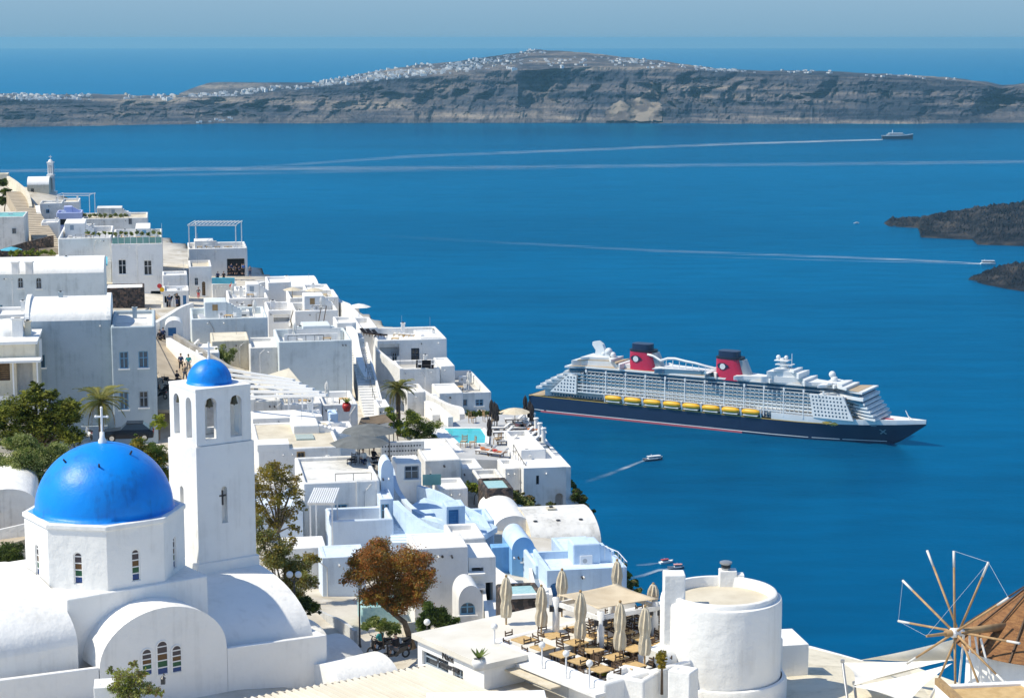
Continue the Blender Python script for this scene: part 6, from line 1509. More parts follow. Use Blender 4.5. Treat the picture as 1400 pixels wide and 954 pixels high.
for px, py, x2, y2, lb in ((1152, 905, 1164, 960, 'left grey raked mast of the shade sails'), (1168, 935, 1176, 962, 'right grey raked mast of the shade sails')):
    a, b = W(px, py, 82), W(x2, y2, 80); t_ = thing('sail_mast', lb, 'mast', b); MB().tube([(0, 0, -1), a - b], .06, 10).build('tube', 'metal_grey', t_); MB().lathe([(.09, 0), (.09, .12), (.001, .14)], 10, a - b).build('cap', 'metal_grey', t_)
# ------------------------------------------------------------------ windmill
def reed():
    m = mat('reed_thatch', (.30, .15, .060), (.19, .09, .04), 3.0, .95, .5, 14, stretch=(1, 1, 6), bdist=.08)
reed(); mat('pole_wood', (.46, .30, .15), (.34, .21, .10), 3, .8, obj=True); mat('pole_tip', (.66, .64, .60), None, rough=.7); mat('rigging', (.62, .66, .68), None, rough=.6)
def windmill():
    D = 74; c = W(1416, 905, D); s = F / (D * cP - (c.z - H) * sP)
    t_ = thing('windmill', 'white windmill with brown reed cap and bare radiating sail poles', 'windmill', (c.x, c.y, c.z - 3))
    r = 2.62; eave = W(1416, 873, D).z - c.z + 3
    MB().lathe([(r * 1.06, -4), (r, eave + .2)], 48).build('mill_wall', 'white_clean', t_, smooth=True)
    apex = eave + 2.35; n = 26; R0 = r + .52
    for i in range(n):        # reed courses, each one stepping over the course below
        a, b = i / n, (i + 1) / n
        MB().lathe([(R0 * (1 - a) + .05, eave - .1 + (apex - eave) * a), (R0 * (1 - b) + .015, eave - .1 + (apex - eave) * b + .02)], 56).build('reed_course', 'reed_thatch', t_)
    MB().lathe([(r * .9, eave + .1), (R0 + .04, eave - .11)], 48).build('eave_soffit', 'wood_dark', t_)
    for k in range(14):
        a = 2 * math.pi * k / 14 + .1; MB().bar((math.cos(a) * (R0 + .06), math.sin(a) * (R0 + .06), eave - .07), (math.cos(a) * .12, math.sin(a) * .12, apex + .03), .055).build('cap_rib', 'wood_dark', t_)
    hub = W(1308, 864, D - 2.2) - t_.location
    ax = Vector((hub.x, hub.y, 0)).normalized(); ax = Vector((-.86, -.50, .06)).normalized(); e1 = Vector((0, 0, 1)).cross(ax).normalized(); e2 = ax.cross(e1)
    sh = MB().tube([hub - ax * 2.6, hub + ax * .55], [.16, .13], 12).build('windshaft', 'pole_wood', t_, smooth=True)
    h = MB(); h.tube([hub - ax * .30, hub - ax * .22, hub + ax * .22, hub + ax * .3], [.12, .19, .19, .12], 12); h.build('hub', 'white_clean', t_)
    Lp = 3.25; tips = []
    for k in range(12):
        a = 2 * math.pi * k / 12 + .13; d = e1 * math.cos(a) + e2 * math.sin(a); off = ax * (.10 if k % 2 else -.10)
        L_ = Lp * random.uniform(.94, 1.04); tip = hub + off + d * L_
        o = MB().tube([hub + off, hub + off + d * L_ * .84], [.05, .042], 8).build('sail_pole', 'pole_wood', t_, smooth=True); MB().tube([hub + off + d * L_ * .80, tip], [.045, .05], 8).build('pole_tip', 'pole_tip', o, smooth=True); tips.append(tip)
    nose = hub + ax * 1.5
    MB().tube([hub, nose], [.08, .05], 8).build('bowsprit', 'pole_wood', t_)
    for k in range(12):
        if k in (1, 2, 5): MB().tube([tips[k], tips[(k + 1) % 12]], .005, 4).build('rim_rope', 'rigging', t_)
        if k in (2, 6): MB().tube([tips[k], nose], .0045, 4).build('stay_rope', 'rigging', t_)
    for k in range(4): MB().bar(hub - ax * .8 + e1 * (k - 1.5) * .3 + Vector((0, 0, -.2)), hub - ax * 1.2 + e1 * (k - 1.5) * .7 + Vector((0, 0, -2.6)), .07).build('frame_strut', 'white_clean', t_)
windmill()
wr = block('wooden_roof', 'tan flat roof with brown timber kerb at the lower right corner', 1338, 1470, 990, 1040, 60, 4, 8, 'white', rm='wood_light', cat='roof', par=.22, parh=.12)
for (a, b, c, d) in ((0, wr['w'], 0, .2), (0, .2, .2, 4)): child_box(wr, 'timber_kerb', 'wood', a, b, c, d, wr['h'] + .003, wr['h'] + .22)
# ------------------------------------------------------------------ corrugated roof and parapets along the bottom
def corrugated():
    z = W(583, 908, 80).z; A, B_, C = WZ(583, 909, z), WZ(660, 942, z - .35), WZ(296, 962, z - .1); O = A
    t_ = thing('corrugated_roof', 'cream corrugated sheet roof along the bottom edge', 'roof', O)
    u = C - A; v = (B_ - A) * 1.6; n = int(u.length / .30); nrm = u.cross(v).normalized(); nrm = nrm if nrm.z > 0 else -nrm
    per = 8; npan = 10
    for k in range(npan):
        i0, i1 = int(n * k / npan), int(n * (k + 1) / npan); vs_ = []; m_ = (i1 - i0) * per
        for i in range(m_ + 1):
            t = (i0 + i / per) / n; q = u * t + nrm * (.07 * math.cos(2 * math.pi * i / per) + .006 * (k % 2)); vs_ += [q, q + v]
        MB().add(vs_, [(2 * i, 2 * i + 1, 2 * i + 3, 2 * i + 2) for i in range(m_)]).build('roof_sheet', 'corrugated', t_, smooth=True)
    MB().bar(Vector((0, 0, -.08)), u + Vector((0, 0, -.08)), .1, .14).build('eave_board', 'wood_grey', t_)
corrugated()
block('front_parapet', 'bright white parapet roof at the bottom centre', 585, 752, 975, 1010, 70, 2.4, 4, 'white_clean', parh=.02, cat='parapet')
block('front_mound', 'small white block at the bottom left below the church windows', 128, 178, 940, 990, 78, 1.2, 10, 'white_clean', parh=.02, cat='parapet')
def lantern():
    p = W(223, 930, 92); t_ = thing('wall_lantern', 'small dark wall lantern below the church windows', 'lantern', p); MB().box(-.1, .1, -.1, .1, -.16, .12).build('glass_box', 'glass_dark', t_)
    MB().lathe([(.15, 0), (.02, .12)], 8, (0, 0, .12)).build('hood', 'metal_dark', t_); MB().tube([(0, 0, .24), (0, .2, .3), (0, .5, .1)], .02, 6).build('bracket', 'metal_dark', t_)
lantern()
# ------------------------------------------------------------------ vegetation
def leaf_mat(name, c1, c2, scale=.9):
    """thin leaves: part of the light passes through them"""
    c1 = tuple(min(.5, q * 2.1) for q in c1); c2 = tuple(min(.55, q * 2.2) for q in c2)
    m = mat(name, c1, c2, scale, .65, spec=.25, lo=.36, hi=.64, detail=3); t = m.node_tree; b = t.nodes['Principled BSDF']; L = t.links.new
    tr = t.nodes.new('ShaderNodeBsdfTranslucent'); mx = t.nodes.new('ShaderNodeMixShader'); mx.inputs[0].default_value = .38
    src = b.inputs['Base Color'].links[0].from_socket; L(src, tr.inputs[0]); out = t.nodes['Material Output']; L(b.outputs[0], mx.inputs[1]); L(tr.outputs[0], mx.inputs[2]); L(mx.outputs[0], out.inputs[0])
    return m
leaf_mat('leaf_pine', (.060, .080, .014), (.165, .165, .026), 1.4)
leaf_mat('leaf_pine_dark', (.016, .026, .006), (.045, .05, .010), 1.4)
leaf_mat('leaf_olive', (.10, .12, .042), (.21, .22, .08), 1.2)
leaf_mat('leaf_gum', (.075, .072, .012), (.20, .15, .022), 1.6)
leaf_mat('leaf_rust', (.17, .068, .020), (.37, .105, .028), .9)
leaf_mat('leaf_rust_green', (.11, .085, .018), (.22, .14, .025), 1.2)
leaf_mat('leaf_green', (.030, .055, .012), (.085, .11, .022), 1.2)
leaf_mat('leaf_lime', (.09, .13, .015), (.19, .20, .03), 1.2)
leaf_mat('leaf_dark', (.012, .022, .008), (.035, .05, .016), 1.2)
leaf_mat('leaf_scrub', (.045, .050, .016), (.16, .115, .05), .8)
leaf_mat('leaf_palm', (.045, .060, .018), (.14, .13, .035), 1.2)
mat('bark', (.14, .10, .07), (.08, .055, .04), 3, .95, .5, 8)
mat('bark_pale', (.24, .19, .13), (.13, .10, .07), 3, .95, .5, 8)
def leaves(blobs, n, size, seed, flat=.5, shell=.45, long=1.6):
    """leaf clusters spread through overlapping blobs; twigs gather leaves into clumps so gaps stay open"""
    rnd = random.Random(seed); tot = sum(b[3] ** 2 for b in blobs); v = []; f = []
    for (x, y, z, r_) in blobs:
        k = max(3, int(n * 3.2 * r_ ** 2 / tot / 9))
        for _ in range(k):
            d = Vector((rnd.gauss(0, 1), rnd.gauss(0, 1), rnd.gauss(0, 1))).normalized(); q = rnd.random() ** shell
            c = Vector((x, y, z)) + Vector((d.x * r_ * q, d.y * r_ * q, d.z * r_ * q * .82)); tr = r_ * rnd.uniform(.10, .24)
            for _2 in range(9):
                p = c + Vector((rnd.gauss(0, tr), rnd.gauss(0, tr), rnd.gauss(0, tr * .6)))
                a = Vector((rnd.gauss(0, 1), rnd.gauss(0, 1), rnd.gauss(0, flat))).normalized(); b = a.cross(Vector((rnd.gauss(0, 1), rnd.gauss(0, 1), rnd.gauss(0, 1)))).normalized()
                s = size * .62 * rnd.uniform(.6, 1.4); i = len(v); v += [p - a * s * long / 2, p + b * s * .35, p + a * s * long / 2, p - b * s * .35]; f.append((i, i + 1, i + 2, i + 3))
    return v, f
def plant(name, label, cat, D, base, blobs, mats, n, size, trunk=.12, barkm='bark', seed=1, dj=.6, limbs=True, group=None, shell=.45, flat=.5, crown='crown', long=1.6):
    """base (px,py) of the stem; blobs (px, py, radius px[, depth shift m])"""
    rnd = random.Random(seed); B_ = W(base[0], base[1], D); t_ = thing(name, label, cat, B_, 0, group); s = F / (D * cP - (B_.z - H) * sP)
    bl = []
    for q in blobs:
        r_ = q[2] / s * .95; dd = q[3] if len(q) > 3 else rnd.uniform(-dj, dj) * r_; p = W(q[0], q[1], D + dd) - B_; bl.append((p.x, p.y, p.z, r_))
    sub = []
    for x, y, z, r_ in bl:      # ragged outline: smaller boughs standing out of each bough
        sub.append((x, y, z, r_ * .8))
        for _ in range(4):
            d_ = Vector((rnd.gauss(0, 1), rnd.gauss(0, 1), rnd.gauss(0, .8))).normalized() * r_ * rnd.uniform(.7, 1.1); sub.append((x + d_.x, y + d_.y, z + d_.z, r_ * rnd.uniform(.25, .5)))
    share = n // len(mats)
    for k, m in enumerate(mats):
        v, f = leaves(sub if len(mats) == 1 else [b for i, b in enumerate(sub) if (i + k) % len(mats) != 0 or i % 5 == 0], int(share * .8), size, seed * 31 + k, flat, shell, long)
        MB().add(v, f).build(crown, m, t_)
    if trunk:
        low = min(bl, key=lambda b: b[2]); top = Vector((sum(b[0] for b in bl) / len(bl), sum(b[1] for b in bl) / len(bl), max(.3, low[2] - low[3] * .3)))
        k = Vector((top.x * .35, top.y * .3, top.z * .55)); MB().tube([(0, 0, -.6), k, top], [trunk * 1.25, trunk, trunk * .75], 8).build('trunk', barkm, t_, smooth=True)
        if limbs:
            for b in bl:
                e = Vector(b[:3]); m_ = top * .55 + e * .45 + Vector((rnd.uniform(-.2, .2), rnd.uniform(-.2, .2), .1)); MB().tube([top - Vector((0, 0, .1)), m_, e + Vector((0, 0, b[3] * .4))], [trunk * .6, trunk * .35, trunk * .1], 6).build('limb', barkm, t_, smooth=True)
    return t_
plant('pine_tree', 'dark golden-green spreading pine left of the palm', 'tree', 140, (50, 640), [(18, 560, 28), (50, 545, 22), (85, 560, 24), (60, 580, 32), (100, 570, 16), (20, 595, 26), (95, 595, 20), (48, 530, 10), (72, 540, 10), (-10, 575, 26), (60, 605, 24)], ['leaf_pine', 'leaf_pine', 'leaf_pine_dark'], 16000, .20, .22, seed=3, flat=.3)
plant('olive_tree', 'soft grey-green olive tree in front of the dark pine', 'tree', 124, (45, 690), [(20, 640, 30), (50, 625, 28), (78, 618, 20), (30, 605, 20), (5, 660, 26), (60, 655, 22), (-12, 630, 24)], ['leaf_olive', 'leaf_olive', 'leaf_green'], 20000, .13, .15, seed=4, flat=1.0)
plant('shrub', 'yellow-green shrub between the blue dome and the bell tower', 'shrub', 116, (205, 668), [(200, 620, 18), (218, 628, 18), (212, 650, 20), (190, 605, 12), (228, 650, 14)], ['leaf_gum', 'leaf_green'], 7000, .12, .07, seed=5)
plant('shrub', 'small yellow-green shrub at the corner of the tall window house', 'shrub', 168, (218, 592), [(215, 577, 9), (223, 580, 8), (219, 570, 7)], ['leaf_lime'], 1200, .14, .04, seed=6, limbs=False)
plant('shrub', 'rounded green shrub left of the church drum', 'shrub', 110, (14, 775), [(14, 752, 17), (5, 758, 15), (22, 762, 13), (-8, 765, 14)], ['leaf_green', 'leaf_dark'], 5000, .10, .05, seed=7, limbs=False)
plant('gum_tree', 'tall gum tree with golden crown right behind the bell tower', 'tree', 118, (398, 838), [(365, 650, 22), (388, 655, 20), (400, 672, 14), (358, 672, 18), (380, 680, 18), (372, 638, 12), (345, 660, 16), (358, 700, 16), (392, 702, 16), (408, 690, 12), (405, 655, 10), (350, 690, 14), (375, 715, 12), (400, 722, 10)], ['leaf_gum', 'leaf_scrub', 'leaf_gum'], 5500, .13, .14, 'bark_pale', seed=8, flat=1.2)
plant('gum_tree', 'sparse olive-brown gum tree below the golden crown', 'tree', 112, (385, 842), [(360, 735, 20), (385, 748, 20), (372, 765, 22), (400, 775, 22), (415, 795, 20), (392, 800, 22), (350, 712, 14), (420, 765, 14), (405, 815, 16)], ['leaf_olive', 'leaf_scrub', 'leaf_gum'], 12000, .11, .13, 'bark', seed=9, flat=1.2)
plant('brown_tree', 'rounded rust-brown tree in front of the white houses', 'tree', 106, (565, 872), [(520, 770, 34), (555, 765, 30), (490, 785, 24), (575, 790, 26), (535, 800, 34), (495, 760, 18), (520, 745, 18), (565, 815, 24), (505, 815, 22), (545, 828, 20)], ['leaf_rust', 'leaf_rust_green', 'leaf_rust', 'leaf_scrub'], 22000, .12, .16, 'bark_pale', seed=10, flat=1.0)
plant('bush', 'dark spiky bush at the foot of the brown tree', 'bush', 102, (600, 868), [(590, 840, 18), (605, 848, 18), (615, 856, 14), (580, 850, 14), (626, 860, 9)], ['leaf_dark', 'leaf_green'], 7000, .12, .05, seed=11, limbs=False, flat=1.5)
plant('bush', 'green garden bush beside the parked scooters', 'bush', 103, (525, 872), [(510, 850, 12), (525, 855, 13), (538, 858, 12), (500, 856, 8)], ['leaf_green', 'leaf_olive'], 4000, .10, .04, seed=12, limbs=False)
plant('bush', 'low dark bush beside the double globe lamp', 'bush', 108, (420, 845), [(415, 825, 14), (428, 830, 12), (405, 835, 10)], ['leaf_dark', 'leaf_green'], 4000, .10, .04, seed=13, limbs=False)
plant('bush', 'wild leafy plant at the bottom in front of the church windows', 'bush', 78, (180, 962), [(165, 925, 16), (185, 930, 18), (200, 940, 14), (155, 940, 12), (172, 945, 18), (215, 945, 9), (150, 915, 6), (182, 908, 8)], ['leaf_olive', 'leaf_lime', 'leaf_scrub'], 3600, .09, .03, seed=14, flat=1.4)
plant('shrub', 'green shrub against the cream annex wall', 'shrub', 199, (308, 502), [(303, 482, 10), (312, 488, 11), (318, 480, 7), (298, 490, 7)], ['leaf_olive', 'leaf_green'], 2200, .14, .04, seed=15, limbs=False)
plant('shrub', 'dense round shrub right of the palm trunk', 'shrub', 178, (575, 615), [(567, 575, 16), (583, 585, 16), (575, 600, 16), (558, 592, 14), (592, 600, 9), (560, 565, 9)], ['leaf_green', 'leaf_lime', 'leaf_dark'], 7000, .14, .06, seed=16, limbs=False)
plant('shrub', 'bright lime shrub left of the palm trunk', 'shrub', 182, (545, 600), [(536, 570, 10), (545, 580, 10), (532, 560, 7)], ['leaf_lime', 'leaf_green'], 2200, .14, .04, seed=17, limbs=False)
plant('shrub', 'lime green shrubs at the end of the perforated wall', 'shrub', 172, (590, 622), [(580, 612, 9), (592, 615, 9), (602, 612, 6)], ['leaf_lime', 'leaf_green'], 2200, .13, .03, seed=18, limbs=False)
plant('shrub', 'green shrub patch right of the plain grey cube', 'shrub', 160, (648, 680), [(640, 665, 9), (652, 668, 9), (662, 675, 7)], ['leaf_lime', 'leaf_green'], 2600, .13, .03, seed=19, limbs=False)
plant('shrub', 'dark green scrub below the pool building stair', 'shrub', 166, (715, 700), [(705, 680, 11), (720, 688, 12), (733, 697, 12), (745, 706, 11), (712, 695, 9), (752, 690, 7)], ['leaf_green', 'leaf_dark', 'leaf_scrub'], 7000, .14, .03, seed=20, limbs=False)
plant('shrub', 'dark cliff scrub at the edge right of the blind arch house', 'shrub', 168, (795, 712), [(787, 680, 9), (796, 692, 10), (804, 702, 9), (786, 700, 9), (810, 709, 6)], ['leaf_dark', 'leaf_scrub', 'leaf_green'], 6000, .14, .03, seed=21, limbs=False)
plant('shrub', 'green cliff scrub right of the long cream vault', 'shrub', 142, (838, 795), [(828, 752, 7), (838, 762, 9), (848, 774, 9), (858, 786, 8), (868, 795, 6), (838, 778, 8)], ['leaf_green', 'leaf_lime', 'leaf_scrub'], 6000, .13, .03, seed=22, limbs=False)
plant('hedge', 'clipped hedge below the corner house windows', 'hedge', 207, (668, 574), [(642 + i * 7, 566 - i * .3, 6) for i in range(8)], ['leaf_green', 'leaf_dark'], 4000, .15, 0, seed=23)
plant('hedge', 'dark hedge at the far end of the pool terrace', 'hedge', 206, (702, 572), [(694 + i * 6, 564 - i * .3, 6) for i in range(4)], ['leaf_dark', 'leaf_green'], 2600, .15, 0, seed=24)
plant('bush', 'green bush above the stepped lane at the far left ridge', 'bush', 410, (6, 290), [(5, 250, 8), (8, 262, 8), (4, 275, 9), (12, 270, 5)], ['leaf_green', 'leaf_dark'], 2500, .3, .1, seed=25, limbs=False)
plant('bush', 'row of low succulents in front of the dark stone wall, far left', 'bush', 308, (40, 352), [(16 + i * 9, 346 - (i % 2) * 2, 5) for i in range(7)], ['leaf_lime', 'leaf_green'], 2200, .22, 0, seed=26)
plant('bush', 'planter greenery on the hotel roof terrace', 'bush', 306, (185, 330), [(120 + i * 7.5, 318 + (i % 3), 3.4) for i in range(14)], ['leaf_green', 'leaf_olive'], 2200, .2, 0, seed=27)
plant('bush', 'shrubs along the far roof terrace edge behind the hotel', 'bush', 372, (150, 300), [(116 + i * 7, 294 + (i % 2), 3.5) for i in range(9)], ['leaf_olive', 'leaf_green'], 1500, .25, 0, seed=28)
plant('bush', 'grey-green bush on the lane corner beside the blue door chapel', 'bush', 204, (258, 470), [(252, 466, 4), (258, 468, 4.5), (265, 471, 4)], ['leaf_olive'], 800, .13, 0, seed=29)
plant('bush', 'scrub plants trailing beside the wide sloping pool wall', 'bush', 168, (690, 680), [(676, 655, 5), (683, 664, 5), (668, 648, 4), (695, 672, 5)], ['leaf_scrub', 'leaf_olive'], 1500, .13, 0, seed=31)
plant('bush', 'little green bush at the plants in front of the french window terrace', 'bush', 205, (570, 545), [(560, 535, 5), (568, 540, 5), (578, 545, 5), (585, 552, 5)], ['leaf_scrub', 'leaf_green'], 1500, .14, 0, seed=32)
plant('bush', 'yellow flowering plant on the terrace parapet near the drum tower', 'plant', 81, (822, 925), [(822, 918, 5), (826, 921, 4)], ['leaf_lime'], 400, .08, 0, seed=33)
plant('small_tree', 'little golden tree in a pot beside the oven bench', 'tree', 80, (905, 930), [(905, 893, 8), (905, 902, 8), (905, 910, 6)], ['leaf_gum'], 900, .09, .05, seed=34, limbs=False)
for i, (px, py, D, bl, lb) in enumerate((
    (712, 690, 162, [(700, 676, 9), (712, 684, 10), (722, 692, 10)], 'scrub on the slope just under the white step houses'),
    (764, 716, 163, [(752, 704, 8), (764, 710, 9), (776, 716, 7)], 'brown and green scrub below the blind arch'),
    (806, 730, 158, [(800, 712, 8), (808, 722, 9), (814, 734, 8), (818, 745, 7)], 'scrub on the cliff edge above the cream vault end'),
    (850, 800, 136, [(836, 775, 7), (848, 786, 8), (860, 798, 8), (872, 808, 6)], 'scrub on the cliff edge behind the beige canopy'),
    (680, 690, 164, [(668, 680, 6), (680, 688, 7)], 'small scrub beside the stone tub'),
    (790, 668, 178, [(782, 662, 6), (788, 672, 7), (796, 682, 7)], 'scrub at the cliff edge beside the lower parapet'))):
    plant('shrub', lb, 'shrub', D, (px, py), bl, ['leaf_scrub', 'leaf_green', 'leaf_olive'], 4500, .14, 0, seed=60 + i)
def frond(L_, droop, width, m, seed):
    rnd = random.Random(seed); v = []; f = []; n = 16
    pts = []
    for i in range(n + 1):
        t = i / n; pts.append(Vector((L_ * (t - .12 * t * t), 0, L_ * (.38 * t - droop * t * t))))
    mb = MB(); mb.tube(pts, [.035 * (1 - .8 * i / n) for i in range(n + 1)], 5, False)
    for i in range(2, n + 1):
        t = i / n; wd = width * math.sin(math.pi * min(1, t * .9 + .08)) ** .6
        for s in (-1, 1):
            for k in range(2):
                p = pts[i] + (pts[i - 1] - pts[i]) * (k * .5); tip = p + Vector((wd * .55, s * wd, -.25 * wd + rnd.uniform(-.05, .08))); mb.add([p, p + Vector((.05, 0, 0)), tip, p - Vector((.03, 0, .01))], [(0, 1, 2, 3)])
    return mb.mesh('frond', m)
def palm(label, px, ytop, ybase, D, L_, n, trunk, seed, dead=6):
    rnd = random.Random(seed); B_ = W(px, ybase, D); t_ = thing('palm_tree', label, 'tree', B_); z = W(px, ytop, D).z - B_.z
    prof = []; k = 22
    for i in range(k + 1): prof.append((trunk * (1.1 - .25 * i / k) * (1.08 if i % 2 else .96), -1 + (z + 1) * i / k))
    MB().lathe(prof, 12).build('trunk', 'bark', t_); ms = [frond(L_, .55, L_ * .20, 'leaf_palm', seed + i) for i in range(3)] + [frond(L_ * .8, 1.05, L_ * .16, 'leaf_scrub', seed + 9)]
    for i in range(n):
        o = bpy.data.objects.new('frond', ms[i % 3]); link(o, t_); o.location = (0, 0, z); el = rnd.uniform(-35, 40); o.rotation_euler = (0, R(-el), i * 2.399)
    for i in range(dead):
        o = bpy.data.objects.new('dead_frond', ms[3]); link(o, t_); o.location = (0, 0, z - .15); o.rotation_euler = (0, R(25), i * 2 * math.pi / max(1, dead))
    return t_
palm('palm tree in front of the big shaded barrel-roofed house', 139, 548, 600, 160, 2.7, 34, .22, 40, 5)
palm('tall palm tree beside the white stairway', 545, 530, 606, 184, 1.9, 30, .22, 50, 14)
# agaves in pots
def agave(label, px, py, D, r_, pot='terracotta', ph=.45):
    p = W(px, py, D); t_ = thing('potted_plant', label, 'plant', p); MB().lathe([(.001, 0), (r_ * .5, 0), (r_ * .75, ph * .6), (r_ * .62, ph), (r_ * .55, ph - .03)], 16).build('pot', pot, t_, smooth=True)
    for i in range(12):
        a = i * 2.4; e = .5 + .08 * (i % 5); d = Vector((math.cos(a) * math.cos(e), math.sin(a) * math.cos(e), math.sin(e))); s = Vector((-math.sin(a), math.cos(a), 0)) * r_ * .16; b = Vector((0, 0, ph)); q = b + d * r_ * .7; e_ = b + d * r_ * 1.35
        MB().add([b - s, b + s, q + s, q - s, e_], [(0, 1, 2, 3), (3, 2, 4)]).build('leaf', 'leaf_green', t_)
agave('red glazed pot with a green plant on the white terrace parapet', 474, 562, 176, .55, 'red_glaze', .75)
agave('agave in a pot on the terrace of the arch house', 750, 657, 171, .7, 'terracotta', .5)
agave('small red ball pot on the wall behind the bell tower', 351, 588, 168, .28, 'red_glaze', .4)
agave('lime agave in a white pot at the restaurant entrance', 655, 915, 80.5, .42, 'white', .5)
# ------------------------------------------------------------------ people
def skin_obj(name, joints, edges, radii, m, parent=None, sub=1):
    me = bpy.data.meshes.new(name); me.from_pydata(joints, edges, []); o = bpy.data.objects.new(name, me); link(o, parent); me.materials.append(M[m])
    sk = o.modifiers.new('skin', 'SKIN'); sk.use_smooth_shade = True
    for i, r_ in enumerate(radii): me.skin_vertices[0].data[i].radius = (r_, r_) if not isinstance(r_, tuple) else r_
    me.skin_vertices[0].data[0].use_root = True
    s = o.modifiers.new('sub', 'SUBSURF'); s.levels = sub; s.render_levels = sub
    return o
POSES = dict(
    stand=dict(hip=(0, 0, .92), chest=(0, 0, 1.32), neck=(0, 0, 1.48), head=(0, -.02, 1.63), k=((-.11, -.02, .50), (.11, .0, .50)), f=((-.12, .02, .06), (.12, .03, .06)), e=((-.27, .03, 1.12), (.27, .03, 1.12)), h=((-.25, -.08, .86), (.25, -.08, .86))),
    walk=dict(hip=(0, 0, .91), chest=(0, -.03, 1.31), neck=(0, -.04, 1.47), head=(0, -.07, 1.62), k=((-.11, -.16, .52), (.11, .04, .49)), f=((-.11, -.28, .08), (.11, .32, .12)), e=((-.27, .12, 1.13), (.27, -.08, 1.12)), h=((-.24, .10, .88), (.24, -.24, .92))),
    sit=dict(hip=(0, .05, .50), chest=(0, .08, .90), neck=(0, .07, 1.06), head=(0, .04, 1.21), k=((-.12, -.38, .50), (.12, -.38, .50)), f=((-.12, -.40, .06), (.12, -.40, .06)), e=((-.27, -.02, .72), (.27, -.02, .72)), h=((-.20, -.28, .66), (.20, -.28, .66))),
    lie=dict(hip=(0, .0, .46), chest=(0, .40, .56), neck=(0, .53, .66), head=(0, .64, .76), k=((-.11, -.42, .52), (.11, -.42, .47)), f=((-.12, -.82, .44), (.12, -.84, .43)), e=((-.27, .22, .46), (.27, .22, .46)), h=((-.25, -.05, .46), (.25, -.05, .46))))
PROTO = {}
def person(pose, px, py, D, rz, top, legs, label, group=None, zp=None, sleeves=True):
    q = POSES[pose]; key = (pose, top, legs); p = zp if zp is not None else W(px, py, D)
    if key not in PROTO:
        hip, ch, nk, hd = q['hip'], q['chest'], q['neck'], q['head']
        sh = [(-.19, ch[1], ch[2] + .06 if pose != 'lie' else ch[2]), (.19, ch[1], ch[2] + .06 if pose != 'lie' else ch[2])]
        if pose == 'lie': sh = [(-.19, .42, .58), (.19, .42, .58)]
        hj = [(-.09, hip[1], hip[2] - .04), (.09, hip[1], hip[2] - .04)]
        toe = [(f[0], f[1] - .15, max(.03, f[2] - .03)) if pose != 'lie' else (f[0], f[1] - .05, f[2] + .15) for f in q['f']]
        J = [hip, ch, nk, hd, (hd[0], hd[1] - .005, hd[2] + .12), sh[0], q['e'][0], q['h'][0], sh[1], q['e'][1], q['h'][1], hj[0], q['k'][0], q['f'][0], toe[0], hj[1], q['k'][1], q['f'][1], toe[1]]
        E_ = [(0, 1), (1, 2), (2, 3), (3, 4), (1, 5), (5, 6), (6, 7), (1, 8), (8, 9), (9, 10), (0, 11), (11, 12), (12, 13), (13, 14), (0, 15), (15, 16), (16, 17), (17, 18)]
        rr = [.13, .14, .055, .085, .075, .06, .045, .035, .06, .045, .035, .085, .06, .045, .03, .085, .06, .045, .03]
        body = skin_obj('person', J, E_, rr, 'skin')
        skin_obj('shirt', [ch, hip, (nk[0], nk[1], nk[2] - .04), sh[0], q['e'][0], sh[1], q['e'][1]], [(0, 1), (0, 2), (0, 3), (3, 4), (0, 5), (5, 6)], [.165, .15, .075, .08, .062, .08, .062], top, body)
        skin_obj('trousers', [(hip[0], hip[1], hip[2] + .03), hj[0], q['k'][0], tuple(a * .35 + b * .65 for a, b in zip(q['k'][0], q['f'][0])), hj[1], q['k'][1], tuple(a * .35 + b * .65 for a, b in zip(q['k'][1], q['f'][1]))], [(0, 1), (1, 2), (2, 3), (0, 4), (4, 5), (5, 6)], [.158, .105, .08, .065, .105, .08, .065], legs, body)
        hm = MB(); hm.lathe([(.098 * math.cos(math.pi / 2 * i / 5) + .001, .11 * math.sin(math.pi / 2 * i / 5)) for i in range(6)], 12, (hd[0], hd[1] + .03, hd[2] + .04)); hm.build('hair', 'hair_dark', body, smooth=True)
        PROTO[key] = body; o = body; o.location = p; o.rotation_euler = (0, 0, rz)
    else: o = copy_tree(PROTO[key], p, rz)
    tag(o, label, 'person', group); return o
